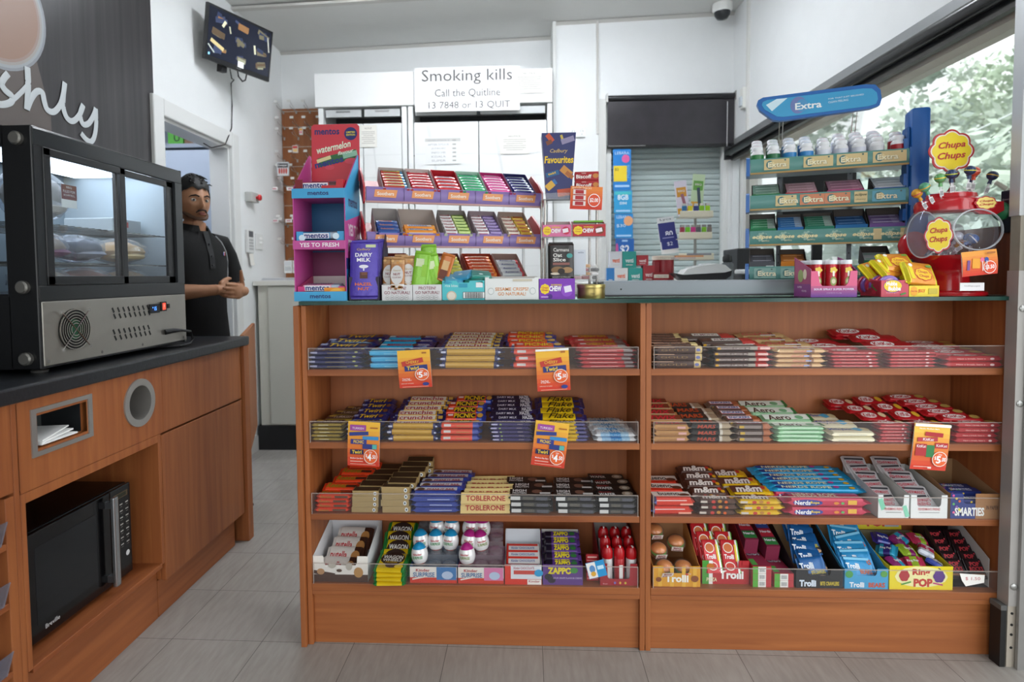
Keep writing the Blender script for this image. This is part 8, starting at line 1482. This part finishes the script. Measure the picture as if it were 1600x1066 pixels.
for i, (px_, py_, r_, cc) in enumerate(((1066, 312, -.12, ('#e4dcec', '#e0a03c', '#a86c7c')), (1090, 302, .08, ('#c8dcb8', '#6ca84c', '#3c4c5c')))):
    c = atY(px_, py_, 1.37); b = MB(); b.box(-.032, .032, 0, .004, -.085, .10, C(cc[0], .4)); b.rect(0, .04, .05, .05, cc[1], -.0006, 0); b.txt('BBQ', 0, .045, .035, .012, '#e8e4e0', -.001, bold=.04); b.rect(.010, -.03, .016, .12, cc[2], -.001, .15); b.rect(-.005, -.06, .05, .03, '#e0a83c', -.0008)
    o = b.build('gas_lighter_pack', loc=c); o.rotation_euler = (0, r_, 0); lab(o, ('tilted white and orange gas lighter pack, left behind the stand', 'green gas lighter pack, right behind the stand')[i], 'lighter pack')
for i in range(3):
    b = MB(); b.box(-.075+.01*i, .07, -.04, .04, 0, .009, C(('#c8b8b4', '#d89a6c', '#8a8c94')[i], .4)); lab(b.build('flat_pack', loc=(.82+.04*i, 1.33, BZ+.1185+.0095*i)), '%s flat pack lying on the lowest tier of the lighter stand' % ('grey pink', 'orange', 'dark grey')[i], 'packet')
t = thing('label_printer', 'white and black card terminal with paper on the bench', 'card terminal', (.872, 1.14, BZ), -.05)
b = MB(); b.ext([(-.14, .045), (-.11, .018), (-.09, .002), (.09, .002), (.13, .03), (.135, .06), (.10, .045), (-.09, .035)], -.05, .08, C('#1d1e21', .35)); b.build('dark_base', t)
b = MB(); b.ext([(-.10, .038), (-.08, .062), (-.03, .075), (.06, .090), (.10, .082), (.13, .055), (.10, .046), (-.08, .038)], -.06, .085, C('#e4e6e6', .4)); b.build('white_lid', t)
b = MB(); b.T = RY(-.12); b.box(-.06, .0, -.03, .03, .080, .083, '#eceeee'); b.box(.005, .05, -.03, .04, .083, .088, '#e2e4e6'); b.build('paper_slip', t)
b = MB(); b.lathe([(.028, 0), (.03, .01), (.03, .09), (.018, .10), (.016, .13)], GLASS('#dfe8ec', .9, .6, .03, haze=.1), n=18); b.lathe([(.02, .10), (.024, .104), (.024, .125), (.015, .14)], '#18191b', n=16); lab(b.build('water_bottle', loc=(1.055, 1.30, BZ), smooth=True), 'clear drink bottle with black lid behind the card terminal', 'bottle')
t = thing('receipt_printer', 'white and black receipt printer at the right of the bench', 'printer', (1.13, 1.12, BZ)); b = MB(); b.box(-.08, .08, -.05, .08, 0, .035, C('#1d1e20', .4), .004); b.build('printer_base', t); b = MB(); b.box(-.078, .06, -.055, .075, .036, .060, C('#dfe1e0', .4), .008); b.build('printer_lid', t)
t = thing('till_screen', 'black till screen standing behind the gum stand', 'monitor', (1.30, .86, 1.151), -.15)
b = MB(); b.box(-.15, .15, 0, .03, .26, .49, '#0d0e10', .004); b.build('screen_case', t); b = MB(); b.box(-.02, .02, .01, .03, .006, .26, '#141416'); b.box(-.09, .09, -.05, .1, 0, .008, '#141416'); b.build('screen_stand', t)
b = MB(); b.box(1.12, 1.455, .72, 1.0, 1.10, 1.150, C('#bfbdb8', .5)); b.box(1.13, 1.45, .74, .98, 0, 1.10, C('#b4b2ac', .5)); lab(b.build('till_bench'), 'small pale bench carrying the till screen', 'bench')
t = thing('cash_drawer', 'dark grey till keyboard base in front of the till screen', 'till', (1.26, .78, 1.151)); b = MB(); b.box(-.12, .12, -.05, .04, 0, .05, C('#3c3e42', .4), .004); b.build('base', t)
b = MB(); b.ball((1.10, 1.30, BZ+.07), .0001, .0001, .0001, '#222222') if 0 else b.box(1.10, 1.22, 1.28, 1.5, 0+BZ, BZ+.17, C('#28292c', .45), .006); lab(b.build('black_device'), 'black desk device at the right end of the bench', 'device')
